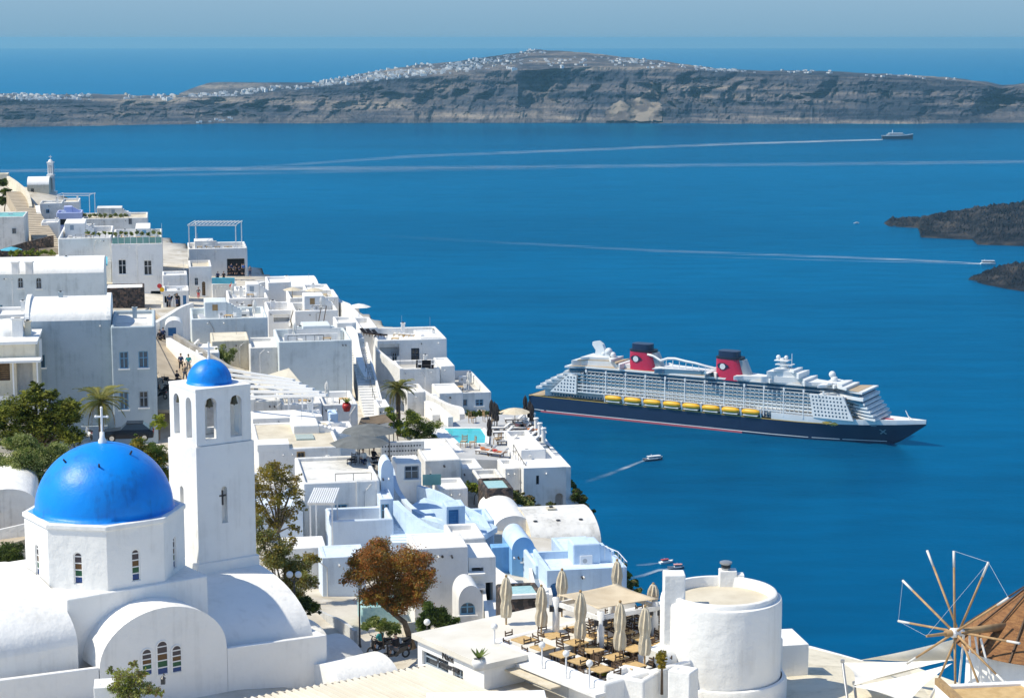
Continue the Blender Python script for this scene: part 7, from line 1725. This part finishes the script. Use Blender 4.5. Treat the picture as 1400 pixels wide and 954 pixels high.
for a in (
    ('stand', 219, 473, 205, 3.0, 'cloth_black', 'cloth_black', 'person in black standing by the tall window house corner on the lane'),
    ('stand', 223.5, 470, 206, 3.4, 'cloth_navy', 'cloth_black', 'person in navy standing beside the person in black on the lane'),
    ('walk', 247.5, 507, 193, 3.1, 'cloth_navy', 'cloth_black', 'person in navy walking up the lane beside the white parapet'),
    ('walk', 258, 508, 192.5, 3.2, 'cloth_teal', 'cloth_grey', 'person in teal top walking close to the white parapet'),
    ('sit', 243, 525, 187, 1.0, 'cloth_black', 'cloth_black', 'person in black sitting low beside the lane steps'),
    ('walk', 253, 521, 188, 3.0, 'cloth_tan', 'cloth_grey', 'person in tan walking below the pair on the lane'),
    ('walk', 271.5, 409, 283, 0.3, 'cloth_grey', 'cloth_red', 'person in grey walking past the white shop fronts'),
    ('walk', 316.5, 402, 287, 0.2, 'cloth_red', 'cloth_tan', 'person in red walking below the turquoise planter'),
    ('sit', 298, 383, 302, 0.1, 'cloth_navy', 'cloth_black', 'person sitting behind the turquoise planter, further from the lane'),
    ('sit', 306, 383, 302, 0.1, 'cloth_black', 'cloth_black', 'person sitting behind the turquoise planter, nearer the loggia'),
    ('stand', 333, 375, 317, 0.3, 'cloth_blue', 'cloth_black', 'person in blue standing at the loggia right post'),
    ('stand', 342, 378, 318, 0.3, 'cloth_grey', 'cloth_navy', 'person outside the cliff-edge bar against the sea'),
    ('stand', 242, 418, 275, 0.3, 'cloth_black', 'cloth_navy', 'person in dark clothes at the arched shop doorway'),
    ('stand', 232, 420, 274, 0.3, 'cloth_navy', 'cloth_grey', 'person beside the first arched shop doorway'),
    ('walk', 588, 676, 158, 1.2, 'cloth_white', 'cloth_white', 'person in white on the path under the plain grey cube'),
    ('sit', 497, 637, 148, 0.4, 'cloth_white', 'cloth_navy', 'person in white seated under the dark parasol'),
    ('sit', 512, 634, 149, 2.4, 'cloth_black', 'cloth_black', 'person in black seated under the dark parasol'),
    ('sit', 519, 889, 104, -2.2, 'cloth_teal', 'cloth_black', 'rider in teal sitting on the front scooter'),
    ('sit', 540, 897, 103, -2.2, 'cloth_black', 'cloth_grey', 'rider in black on the rear scooter'),
): person(a[0], a[1], a[2], a[3], a[4], a[5], a[6], a[7])
for i in range(6):
    person('stand' if i % 2 else 'sit', 313 + i * 3.6, 374.5, 318.6, .3 * i, ['cloth_black', 'cloth_navy', 'cloth_grey'][i % 3], 'cloth_black', 'guest in dark clothes inside the open loggia, %s from the left' % ORD[i], 'guests in the bar loggia')
# ------------------------------------------------------------------ scooters, car
mat('scooter_black', (.015, .015, .018), None, rough=.25, spec=.6); mat('scooter_white', (.7, .7, .7), None, rough=.3); mat('car_blue', (.006, .010, .018), None, rough=.25, spec=.4); mat('tail_red', (.35, .01, .01), None, rough=.3); mat('chrome', (.6, .6, .6), None, rough=.2, metal=.9)
def make_scooter(m='scooter_black'):
    t_ = empty('scooter'); 
    for y in (-.62, .62):
        w2 = MB(); v = []; n = 16
        for i in range(n):
            a = 2 * math.pi * i / n
            for j in range(6):
                b = 2 * math.pi * j / 6; r_ = .2 + .055 * math.cos(b); v.append((.055 * math.sin(b), y + r_ * math.cos(a), .255 + r_ * math.sin(a)))
        w2.add(v, [(i * 6 + j, i * 6 + (j + 1) % 6, ((i + 1) % n) * 6 + (j + 1) % 6, ((i + 1) % n) * 6 + j) for i in range(n) for j in range(6)]); w2.build('wheel', 'rubber', t_, smooth=True)
    mb = MB(); sec = [(-.75, .10, .62, .72), (-.45, .17, .42, .74), (-.10, .16, .30, .66), (.10, .13, .22, .34), (.38, .14, .22, .36), (.48, .16, .30, .82), (.55, .10, .55, .98)]
    v = []
    for y, hw, z0, z1 in sec: v += [(-hw, y, z0), (hw, y, z0), (hw * .8, y, z1), (-hw * .8, y, z1)]
    mb.add(v, [(i * 4 + j, (i + 1) * 4 + j, (i + 1) * 4 + (j + 1) % 4, i * 4 + (j + 1) % 4) for i in range(6) for j in range(4)] + [(0, 1, 2, 3), (27, 26, 25, 24)]); b = mb.build('body', m, t_); bv = b.modifiers.new('b', 'BEVEL'); bv.width = .04; bv.segments = 2
    MB().box(-.13, .13, -.72, -.02, .735, .80).build('saddle', 'rubber', t_); h = MB(); h.bar((0, .55, .9), (0, .50, 1.05), .05); h.bar((-.32, .46, 1.06), (.32, .46, 1.06), .035); h.build('handlebar', 'metal_dark', t_)
    for s in (-1, 1): MB().tube([(s * .3, .46, 1.06), (s * .34, .48, 1.2), (s * .34, .5, 1.22)], [.01, .01, .05], 6).build('mirror', 'metal_dark', t_)
    MB().lathe([(.001, -.03), (.07, 0), (.001, .05)], 10, (0, .60, .86)).build('headlight', 'chrome', t_); MB().bar((0, .56, .8), (0, .62, .26), .06).build('fork', 'metal_grey', t_); MB().box(-.06, .06, -.80, -.74, .62, .70).build('tail_light', 'tail_red', t_)
    return t_
SC = Proto(make_scooter); SCW = Proto(make_scooter, 'scooter_white')
for i, (px, py, D, rz, lb) in enumerate(((520, 893, 104, 2.2, 'black scooter under the riders, nearest the lamp post'), (551, 893, 105, 2.6, 'black scooter turned away of the group by the vault roof'), (541, 901, 103, 2.1, 'black scooter at the end of the group by the vault roof'), (218, 545, 182, 1.2, 'black scooter parked against the tall window house'), (224, 537, 184, 1.2, 'black scooter parked second from the tall window house corner'), (221, 526, 187, 1.3, 'black scooter farthest up the lane by the tall window house'), (230, 530, 186, 1.4, 'black scooter on the outer side of the lane row'))):
    SC.put(W(px, py, D), rz, lb, 'scooter', 'parked scooters')
SCW.put(W(122, 600, 162), .5, 'motorbike parked left of the dark car under the palm', 'motorbike', 'parked scooters')
def car():
    p = W(176, 601, 164); t_ = thing('parked_car', 'dark blue parked car behind the blue dome under the palm', 'car', p, R(8))
    sec = [(-2.1, .30, .62, .75), (-2.0, .28, .86, .80), (-1.0, .25, .95, .84), (-.55, .25, 1.00, .84), (.6, .25, .98, .84), (1.6, .25, .98, .84), (2.0, .28, .92, .80), (2.1, .32, .70, .74)]
    mb = MB(); v = []
    for x, z0, z1, hw in sec: v += [(x, -hw, z0), (x, -hw, z1 - .12), (x, -hw * .93, z1), (x, hw * .93, z1), (x, hw, z1 - .12), (x, hw, z0)]
    mb.add(v, [(i * 6 + j, (i + 1) * 6 + j, (i + 1) * 6 + (j + 1) % 6, i * 6 + (j + 1) % 6) for i in range(7) for j in range(6)] + [(5, 4, 3, 2, 1, 0), tuple(range(42, 48))]); mb.build('body', 'car_blue', t_, angle=35)
    mb = MB(); g = [(-.65, .98, .78), (-.1, 1.48, .62), (1.2, 1.50, .62), (1.85, .98, .76)]; v = []
    for x, z, hw in g: v += [(x, -hw, z), (x, hw, z)]
    mb.add(v, [(0, 2, 3, 1), (4, 6, 7, 5), (0, 6, 4, 2), (1, 3, 5, 7)]); mb.build('windows', 'glass_dark', t_); MB().prism([(-.15, -.63), (1.25, -.63), (1.25, .63), (-.15, .63)], 1.475, 1.53).build('car_roof', 'car_blue', t_)
    for x in (-1.35, 1.35):
        for s in (-1, 1):
            wv = MB(); wv.v = []; n = 18
            wv.add([(x + .32 * math.cos(2 * math.pi * i / n), s * .70 + k * .2 * s, .32 + .32 * math.sin(2 * math.pi * i / n)) for k in (0, 1) for i in range(n)], [(i, (i + 1) % n, n + (i + 1) % n, n + i) for i in range(n)] + [tuple(range(n)), tuple(range(2 * n - 1, n - 1, -1))]); o = wv.build('wheel', 'rubber', t_)
            MB().add([(x + .2 * math.cos(2 * math.pi * i / n), s * .905, .32 + .2 * math.sin(2 * math.pi * i / n)) for i in range(n)], [tuple(range(n)) if s < 0 else tuple(range(n - 1, -1, -1))]).build('hubcap', 'chrome', o)
    for s in (-1, 1): MB().box(2.08, 2.13, s * .5 - .14, s * .5 + .14, .70, .86).build('tail_light', 'tail_red', t_); MB().box(-2.13, -2.08, s * .5 - .16, s * .5 + .16, .58, .70).build('headlight', 'chrome', t_)
car()
# ------------------------------------------------------------------ pool terrace furniture
k = 0
def PD(px, py): return WZ(px, py, PZ + .01)
rows = [((690, 598), (722, 592)), ]
for i, (px, py) in enumerate(((684, 589), (687, 595), (690, 601), (693, 607), (703, 577), (707, 583), (711, 589), (715, 595), (719, 601), (723, 607), (713, 577), (718, 583), (723, 589), (728, 595), (733, 602))):
    nm = 'inner' if i < 4 else ('middle' if i < 10 else 'outer')
    LNG.put(PD(px, py), R(-82), 'sun lounger in the %s row between pool and cliff parapet, %s from the back' % (nm, ORD[i if i < 4 else (i - 4 if i < 10 else i - 10)]), 'sun lounger', 'sun loungers of the %s row on the pool terrace' % nm)
for i, (px, py, tp, lg) in enumerate(((711, 588, 'cloth_pink', 'cloth_black'), (719, 600, 'cloth_pink', 'cloth_navy'), (723, 588, 'skin', 'cloth_black'), (728, 594, 'cloth_orange', 'cloth_orange'))):
    person('lie', px, py, 0, R(98), tp, lg, 'sunbather %s, lying on a lounger of the pool terrace' % ('in pink farther back', 'in pink nearer the steps', 'in black farther back', 'in orange nearer the parapet')[i], 'sunbathers on the pool terrace', zp=PD(px, py))
for px, py, lb in ((672, 582, 'folded dark parasol at the far pool corner'), (676, 585, 'folded dark parasol beside its neighbour at the far pool corner'), (679, 588, 'folded dark parasol third from the pool corner'), (669, 609, 'folded dark parasol at the near right pool corner'), (718, 576, 'folded dark parasol by the outer loungers, farthest back'), (724, 583, 'folded dark parasol by the outer loungers, second back'), (727, 588, 'folded dark parasol by the outer loungers, third back')):
    DUMB.put(PD(px, py), 0, lb, 'parasol', 'folded dark parasols on the pool terrace')
p = PD(704, 586); o = make_open_umbrella(1.6, 2.1, 'canvas_cream', 'wood'); o.location = p; o.name = 'open_parasol'; tag(o, 'open straw-coloured parasol over the far loungers of the pool terrace', 'parasol')
for px, py, lb in ((729, 583, 'white post topmost on the cliff parapet of the pool terrace'), (733, 590, 'white post second from the top on the cliff parapet'), (738, 597, 'white post third from the top on the cliff parapet'), (743, 604, 'white post lowest on the cliff parapet')):
    t_ = thing('parapet_post', lb, 'post', PD(px, py), 0, 'posts on the cliff parapet'); MB().lathe([(.2, -1), (.2, 1.2), (.26, 1.22), (.26, 1.36), (.001, 1.4)], 12).build('shaft', 'white_clean', t_, angle=40)
WCH = Proto(make_chair, 'wood', 'cloth_tan')
for i, (px, py, lb) in enumerate(((646, 578, 'wooden chair at the far left of the pool deck'), (665, 576, 'wooden chair by the hedge on the pool deck'), (676, 582, 'wooden chair beside the folded parasols'), (680, 607, 'wooden chair near the right pool corner'), (646, 612, 'wooden chair in front of the pool, left'), (634, 611, 'dark wooden chair at the near pool edge'))):
    WCH.put(PD(px, py), 1.0 + i, lb, 'chair', 'wooden chairs on the pool deck', scale=1.2)
for px, py, lb in ((664, 621, 'lying guest in red at the near end of the pool deck'), (681, 624, 'guest in orange at the near right end of the pool deck')):
    q = PD(px, py); person('lie', px, py, 0, R(60), 'cloth_orange' if px < 670 else 'cloth_red', 'cloth_orange', lb, zp=q); LNG.put(q, R(-120), 'lounger at the near end of the pool deck under the %s guest' % ('left' if px < 670 else 'other'), 'sun lounger')
# ------------------------------------------------------------------ roof terrace furniture elsewhere
def on(px, py, D): return W(px, py, D)
for px, py, D, lb in ((491, 441, 243, 'small white parasol against the sea at the skyline wall'),): WUMB.put(W(px, py, D), 0, lb, 'parasol')
DK = Proto(make_open_umbrella, 2.3, 2.6, 'canvas_grey', 'metal_dark')
DK.put(W(492, 640, 148), 0, 'wide open grey parasol over the dark seating corner', 'parasol'); DK.put(W(505, 622, 156), .3, 'second grey parasol behind the wide grey parasol', 'parasol', name='open_parasol')
BR = lambda lb, pts: None
def tarp(label, pts, m='canvas_brown'):
    P = [W(*p) for p in pts]; O = P[0]; t_ = thing('fabric_sail', label, 'awning', O); n = 8; v = []
    for i in range(n + 1):
        for j in range(n + 1):
            a, b = i / n, j / n; q = P[0] * (1 - a) * (1 - b) + P[1] * a * (1 - b) + P[2] * a * b + P[3] * (1 - a) * b; q.z -= .4 * 16 * a * (1 - a) * b * (1 - b); v.append(q - O)
    MB().add(v, [(i * 9 + j, (i + 1) * 9 + j, (i + 1) * 9 + j + 1, i * 9 + j + 1) for i in range(n) for j in range(n)]).build('canvas', m, t_, smooth=True)
    for p in P[:2]: MB().tube([p - O, p - O - Vector((0, 0, 2.6))], .04, 6).build('pole', 'metal_dark', t_)
tarp('brown fabric sail under the palm beside the red pot', [(489, 582, 172), (538, 577, 172), (526, 566, 180), (494, 571, 180)]); tarp('lower brown fabric sail under the palm', [(491, 593, 166), (532, 592, 166), (534, 583, 172), (492, 584, 172)])
DT = Proto(make_chair, 'metal_dark', 'cloth_black')
for i, (px, py) in enumerate(((484, 640), (490, 644), (500, 642), (508, 645), (515, 640), (480, 636))): DT.put(W(px, py, 148.5 - i * .2), i * 1.1, 'dark chair under the wide grey parasol, %s from the left wall' % ORD[i], 'chair', 'dark chairs under the grey parasol')
LB = Proto(make_lounger, 'wood_light', 'cushion_white')
for i, (px, py) in enumerate(((543, 462), (550, 462.5), (556, 463))): LB.put(W(px, py - 2, 233 + 0 * i) , R(80), 'wooden sunbed on the cliff house roof, %s from the left' % ORD[i], 'sun lounger', 'sunbeds on the cliff house roof')
DL = Proto(make_lounger, 'wood_dark', 'cloth_black')
for i, (px, py) in enumerate(((503, 459), (511, 460), (519, 461))): DL.put(W(px, py, 231), R(60), 'dark sunbed on the roof beside the cliff house, %s from the left' % ORD[i], 'sun lounger', 'dark sunbeds on the roof terrace')
for px, py, D, lb, m in ((581, 503, 221, 'dark sofa in front of the french window', 'cloth_black'), (400, 436, 247, 'red cushioned bench on the white sun terrace', 'cloth_red')):
    t_ = thing('outdoor_sofa', lb, 'sofa', W(px, py, D)); MB().box(-1, 1, -.4, .4, 0, .38).build('seat', m, t_); MB().box(-1, 1, .2, .4, .382, .85).build('backrest', m, t_)
    for s in (-1, 1): MB().box(s * .9 - .1, s * .9 + .1, -.4, .19, .382, .6).build('armrest', m, t_)
for px, py, D, lb in ((574, 503, 220.5, 'white chair left of the dark sofa'), (592, 503, 220.5, 'white chair right of the dark sofa')):
    o = make_chair('metal_white', 'cushion_white'); o.location = W(px, py, D); o.name = 'white_chair'; tag(o, lb, 'chair')
for i, (px, py, D, lb) in enumerate(((400, 408, 258, 'cream straw parasol left on the roof by the bright sloping roof'), (430, 409, 257, 'cream straw parasol right on the roof by the bright sloping roof'))):
    o = make_open_umbrella(1.3, 1.5, 'canvas_cream', 'wood'); o.location = W(px, py, D); o.name = 'straw_parasol'; tag(o, lb, 'parasol')
for i, (px, py, x2, y2, D) in enumerate(((401, 424, 396, 436, 240), (410, 423, 405, 440, 240), (439, 421, 435, 437, 236), (446, 419, 442, 437, 236))):
    a, b = W(px, py, D), W(x2, y2, D); t_ = thing('leaning_pole', ('brown leaning sail pole, number %s from the red bench' % ('first', 'second', 'third', 'fourth')[i]).replace('number ', ''), 'pole', b); MB().tube([(0, 0, -.5), a - b], .05, 6).build('shaft', 'wood_dark', t_); MB().sphere(a - b, .07, 6, 5).build('cap', 'wood_dark', t_)
# hotel roof restaurant: glass railing panels, tables, chairs
ROOFT = Proto(make_table); ROOFC = Proto(make_chair, 'metal_white', 'cushion_white')
w_, h_ = hotel['w'], hotel['h']
rail = thing('glass_railing', 'green glass railing around the hotel roof restaurant', 'railing', hotel.location + Vector((0, 0, h_)), hotel.rotation_euler.z)
for i in range(8):
    x = .1 + i * (w_ - .2) / 8; MB().box(x + .04, x + (w_ - .2) / 8 - .04, .08, .11, .05, 1.0).build('glass_panel', 'glass_green', rail); MB().box(x - .03, x + .03, .06, .13, 0, 1.1).build('post', 'metal_white', rail)
for i in range(14):
    y = .2 + i * 1.65; MB().box(w_ - .11, w_ - .08, y + .04, y + 1.6, .05, 1.0).build('glass_panel', 'glass_green', rail); MB().box(w_ - .13, w_ - .06, y - .03, y + .03, 0, 1.1).build('post', 'metal_white', rail)
hU = Vector((math.cos(hotel.rotation_euler.z), math.sin(hotel.rotation_euler.z), 0)); hV = Vector((-hU.y, hU.x, 0))
for i in range(3):
    for j in range(6):
        p = hotel.location + hU * (1.6 + i * 2.3) + hV * (2 + j * 3.4) + Vector((0, 0, h_ - .89)); ROOFT.put(p, .2, 'table on the hotel roof, %s row from the front rail, %s from its left' % (ORD[j], ORD[i]), 'table', 'tables on the hotel roof')
        for a in (0, 2): ROOFC.put(p + Vector((math.cos(a * 1.57) * .75, math.sin(a * 1.57) * .75, 0)), a * 1.57 - 1.57, 'white chair %s hotel roof table, %s row from rail, %s along' % ('right of' if a == 0 else 'left of', ORD[j], ORD[i]), 'chair', 'chairs on the hotel roof')
TE = Proto(make_open_umbrella, 1.8, 2.3, 'canvas_teal'); TE.put(W(16, 357, 312), 0, 'turquoise parasol below the succulents at the left edge', 'parasol')
for i, (px, py, D, m, lb) in enumerate(((218, 391, 281, 'cloth_red', 'round red sign at the shop corner'), (221.5, 396, 281, 'lifeboat_yellow', 'round yellow sign at the shop corner'))):
    p = W(px, py, D); t_ = thing('round_sign', lb, 'sign', p); n = 16; MB().add([(.34 * math.cos(2 * math.pi * q / n), k * .05, .34 * math.sin(2 * math.pi * q / n)) for k in (0, 1) for q in range(n)], [tuple(range(n)), tuple(range(2 * n - 1, n - 1, -1))] + [(q, n + q, n + (q + 1) % n, (q + 1) % n) for q in range(n)]).build('disc', m, t_); MB().bar((0, .06, 0), (0, 1.4, 0), .05).build('bracket', 'metal_dark', t_)
for i in range(4):
    p = W(273 + i * 12, 338, 322.5 + i); ROOFT.put(p + Vector((0, 0, -.62)), .1, 'table under the white roof pergola, %s from the left' % ORD[i], 'table', 'tables under the roof pergola'); ROOFC.put(p + Vector((.8, 0, -.62)), 1.57, 'white chair under the roof pergola, %s from the left' % ORD[i], 'chair', 'chairs under the roof pergola')
# stair railings and thin poles
def rail_path(label, pts, h=.95, m='metal_dark'):
    P = [W(*p) for p in pts]; O = P[0]; t_ = thing('handrail', label, 'railing', O)
    MB().tube([p - O + Vector((0, 0, h)) for p in P], .03, 6).build('rail', m, t_)
    for a, b in zip(P, P[1:]):
        n = 3
        for i in range(n): q = a + (b - a) * (i / n) - O; MB().bar(q, q + Vector((0, 0, h)), .04).build('baluster', m, t_)
rail_path('dark handrail on the white stairway', [(516, 570, 188), (506, 530, 199), (497, 498, 209)]); rail_path('white handrail in front of the slatted pergola', [(380, 560, 172), (405, 556, 172), (428, 553, 173)], 1.0, 'metal_white')
rail_path('dark stair rail on the spa building wall', [(702, 622, 173), (712, 640, 172), (724, 658, 171)]); rail_path('glass-topped rail at the cliff end of the sky blue house', [(818, 760, 131), (845, 772, 128), (857, 786, 125)], .9, 'metal_white')
# ------------------------------------------------------------------ villages on the far island
VIL = [(20, 92, 127, 143, 34, 'far left'), (98, 128, 127, 137, 14, 'far left'), (165, 240, 127, 136, 18, 'far left'), (0, 14, 129, 134, 5, 'far left'), (262, 345, 124, 143, 32, 'low left'), (335, 430, 119, 129, 26, 'low left'), (430, 560, 103, 121, 70, 'long slope'), (500, 650, 88, 112, 70, 'long slope'), (620, 705, 82, 98, 40, 'long slope'), (704, 746, 66, 74, 18, 'summit'), (745, 800, 82, 92, 24, 'summit'), (685, 718, 116, 124, 8, 'mid slope'), (835, 888, 80, 92, 26, 'right crest'), (888, 916, 88, 106, 12, 'right crest'), (958, 1006, 90, 106, 26, 'right crest'), (1062, 1142, 94, 101, 16, 'long right rim'), (1180, 1330, 99, 110, 16, 'long right rim'), (925, 960, 84, 92, 6, 'right crest'), (270, 330, 160, 168, 8, 'shore')]
mat('village_white', (.80, .80, .78), (.70, .69, .66), .05, .9); mat('village_cream', (.62, .56, .46), None, rough=.9)
hm = []
for i in range(6):
    a, b, c = [(11, 8, 5), (16, 7, 4.5), (8, 8, 7.5), (13, 9, 5.5), (20, 8, 6), (9, 7, 5)][i]; mb = MB(); mb.box(-a / 2, a / 2, -b / 2, b / 2, -6, c); mb.box(-a / 2 + 1, a / 2 - a * .45, -b / 2 + 1, b / 2, c, c + 2.6); hm.append((mb.mesh('village_house', 'village_white' if i != 5 else 'village_cream'), MB().box(-a * .3, -a * .12, -b / 2 - .06, -b / 2 - .03, .6, 2.6).mesh('door', 'door_navy')))
rnd = random.Random(11); cand = []
for x0, x1, y0, y1, n, zone in VIL:
    got = 0; tries = 0
    while got < n and tries < 900:
        tries += 1; px = rnd.uniform(x0, x1); v = rnd.uniform(1.0, 1.80) if zone != 'shore' else rnd.uniform(.02, .16); p = island_point(px, v); y = proj(p)[1]
        if not (y0 - 1 <= y <= y1 + 1): continue
        cand.append((p, zone, rnd.randrange(6), rnd.uniform(.8, 1.3), rnd.uniform(-.6, .6))); got += 1
LBL = {'far left': 'tiny white house in the village at the left end of the far island', 'low left': 'tiny white house in the cliff village low on the far island left half', 'long slope': 'tiny white house in the big village on the long slope of the far island', 'summit': 'tiny white house near the summit of the far island', 'mid slope': 'tiny white house alone below the summit village', 'right crest': 'tiny white house on the crest right of the summit of the far island', 'long right rim': 'tiny white house on the long level rim at the right of the far island', 'shore': 'tiny white house at the shore below the far cliffs'}
for i, (p, zone, k, s, a) in enumerate(cand[:]):
    if i >= 300: break
    o = bpy.data.objects.new('village_house', hm[k][0]); link(o); o.location = p; o.rotation_euler = (0, 0, a); o.scale = (s, s, s); tag(o, LBL[zone], 'house', 'far island village, ' + zone)
mb = MB()
for p, zone, k, s, a in cand[300:] + [(island_point(x, v), '', 0, .8, 0) for x, v in [(rnd.gauss(560, 70), rnd.uniform(1.02, 1.5)) for _ in range(260)] + [(rnd.gauss(55, 22), rnd.uniform(1.0, 1.3)) for _ in range(90)] + [(rnd.gauss(300, 30), rnd.uniform(1.0, 1.25)) for _ in range(50)] + [(rnd.gauss(860, 22), rnd.uniform(1.3, 1.6)) for _ in range(30)] + [(rnd.gauss(980, 18), rnd.uniform(1.0, 1.4)) for _ in range(30)] + [(rnd.gauss(660, 30), rnd.uniform(1.4, 1.7)) for _ in range(90)]]:
    mm = Matrix.Translation(p) @ Matrix.Rotation(a, 4, 'Z'); mb.box(-5 * s, 5 * s, -4 * s, 4 * s, -5, 5 * s, mm)
mb.build('distant_houses', 'village_white', kind='stuff')

# ------------------------------------------------------------------ furniture in the roof yards
YT, YC, YL = Proto(make_table), Proto(make_chair, 'metal_white', 'cushion_white'), Proto(make_lounger, 'wood_grey', 'cushion_white')
YP = Proto(make_closed_umbrella, 2.2, 'canvas_white', 'metal_white')
rnd = random.Random(5); seen = 0
for o in [q for q in sc.objects if q.type == 'EMPTY' and q.get('category') == 'house' and q.get('yard', 0) >= .55]:
    if o['w'] < 3.2 or o['d'] < 3.2 or seen > 22: continue
    seen += 1; rz = o.rotation_euler.z; U = Vector((math.cos(rz), math.sin(rz), 0)); V = Vector((-U.y, U.x, 0)); z = Vector((0, 0, o['h'] - o['yard'] + .004))
    tail = ' '.join(o['label'].split()[:6])
    at = lambda a, b: o.location + U * o['w'] * a + V * o['d'] * b + z
    a, b = rnd.uniform(.2, .75), rnd.uniform(.2, .4); g = 'roof yard of the ' + tail
    YT.put(at(a, b), rz + rnd.uniform(-.4, .4), 'small table in the roof yard of the ' + tail, 'table', g)
    for k in range(2): YC.put(at(a, b) + Vector((math.cos(k * 2.6 + 1) * .8, math.sin(k * 2.6 + 1) * .8, 0)), k * 2.6 + 1 - 1.57, ('nearer' if k == 0 else 'other') + ' white chair in the roof yard of the ' + tail, 'chair', g)
    if o['w'] > 5: YL.put(at((a + .4) % .8 + .1, .3), rz + rnd.uniform(0, 3), 'sunbed in the roof yard of the ' + tail, 'sun lounger', g)
    if rnd.random() < .5: YP.put(at((a + .25) % .8 + .1, .42), 0, 'folded white parasol in the roof yard of the ' + tail, 'parasol', g)
# ------------------------------------------------------------------ sea haze
hz = MB().box(-30500, 30500, -2500, 57500, -260, H + 8).build('haze'); hz['kind'] = 'stuff'
hm = bpy.data.materials.new('haze_air'); hm.use_nodes = True
ht = hm.node_tree; ht.nodes.clear()
hv = ht.nodes.new('ShaderNodeVolumePrincipled'); ho = ht.nodes.new('ShaderNodeOutputMaterial')
hv.inputs['Color'].default_value = (.34, .76, 1.0, 1); hv.inputs['Density'].default_value = 3.2e-5; hv.inputs['Anisotropy'].default_value = .2
ht.links.new(hv.outputs[0], ho.inputs['Volume']); hz.data.materials.append(hm)
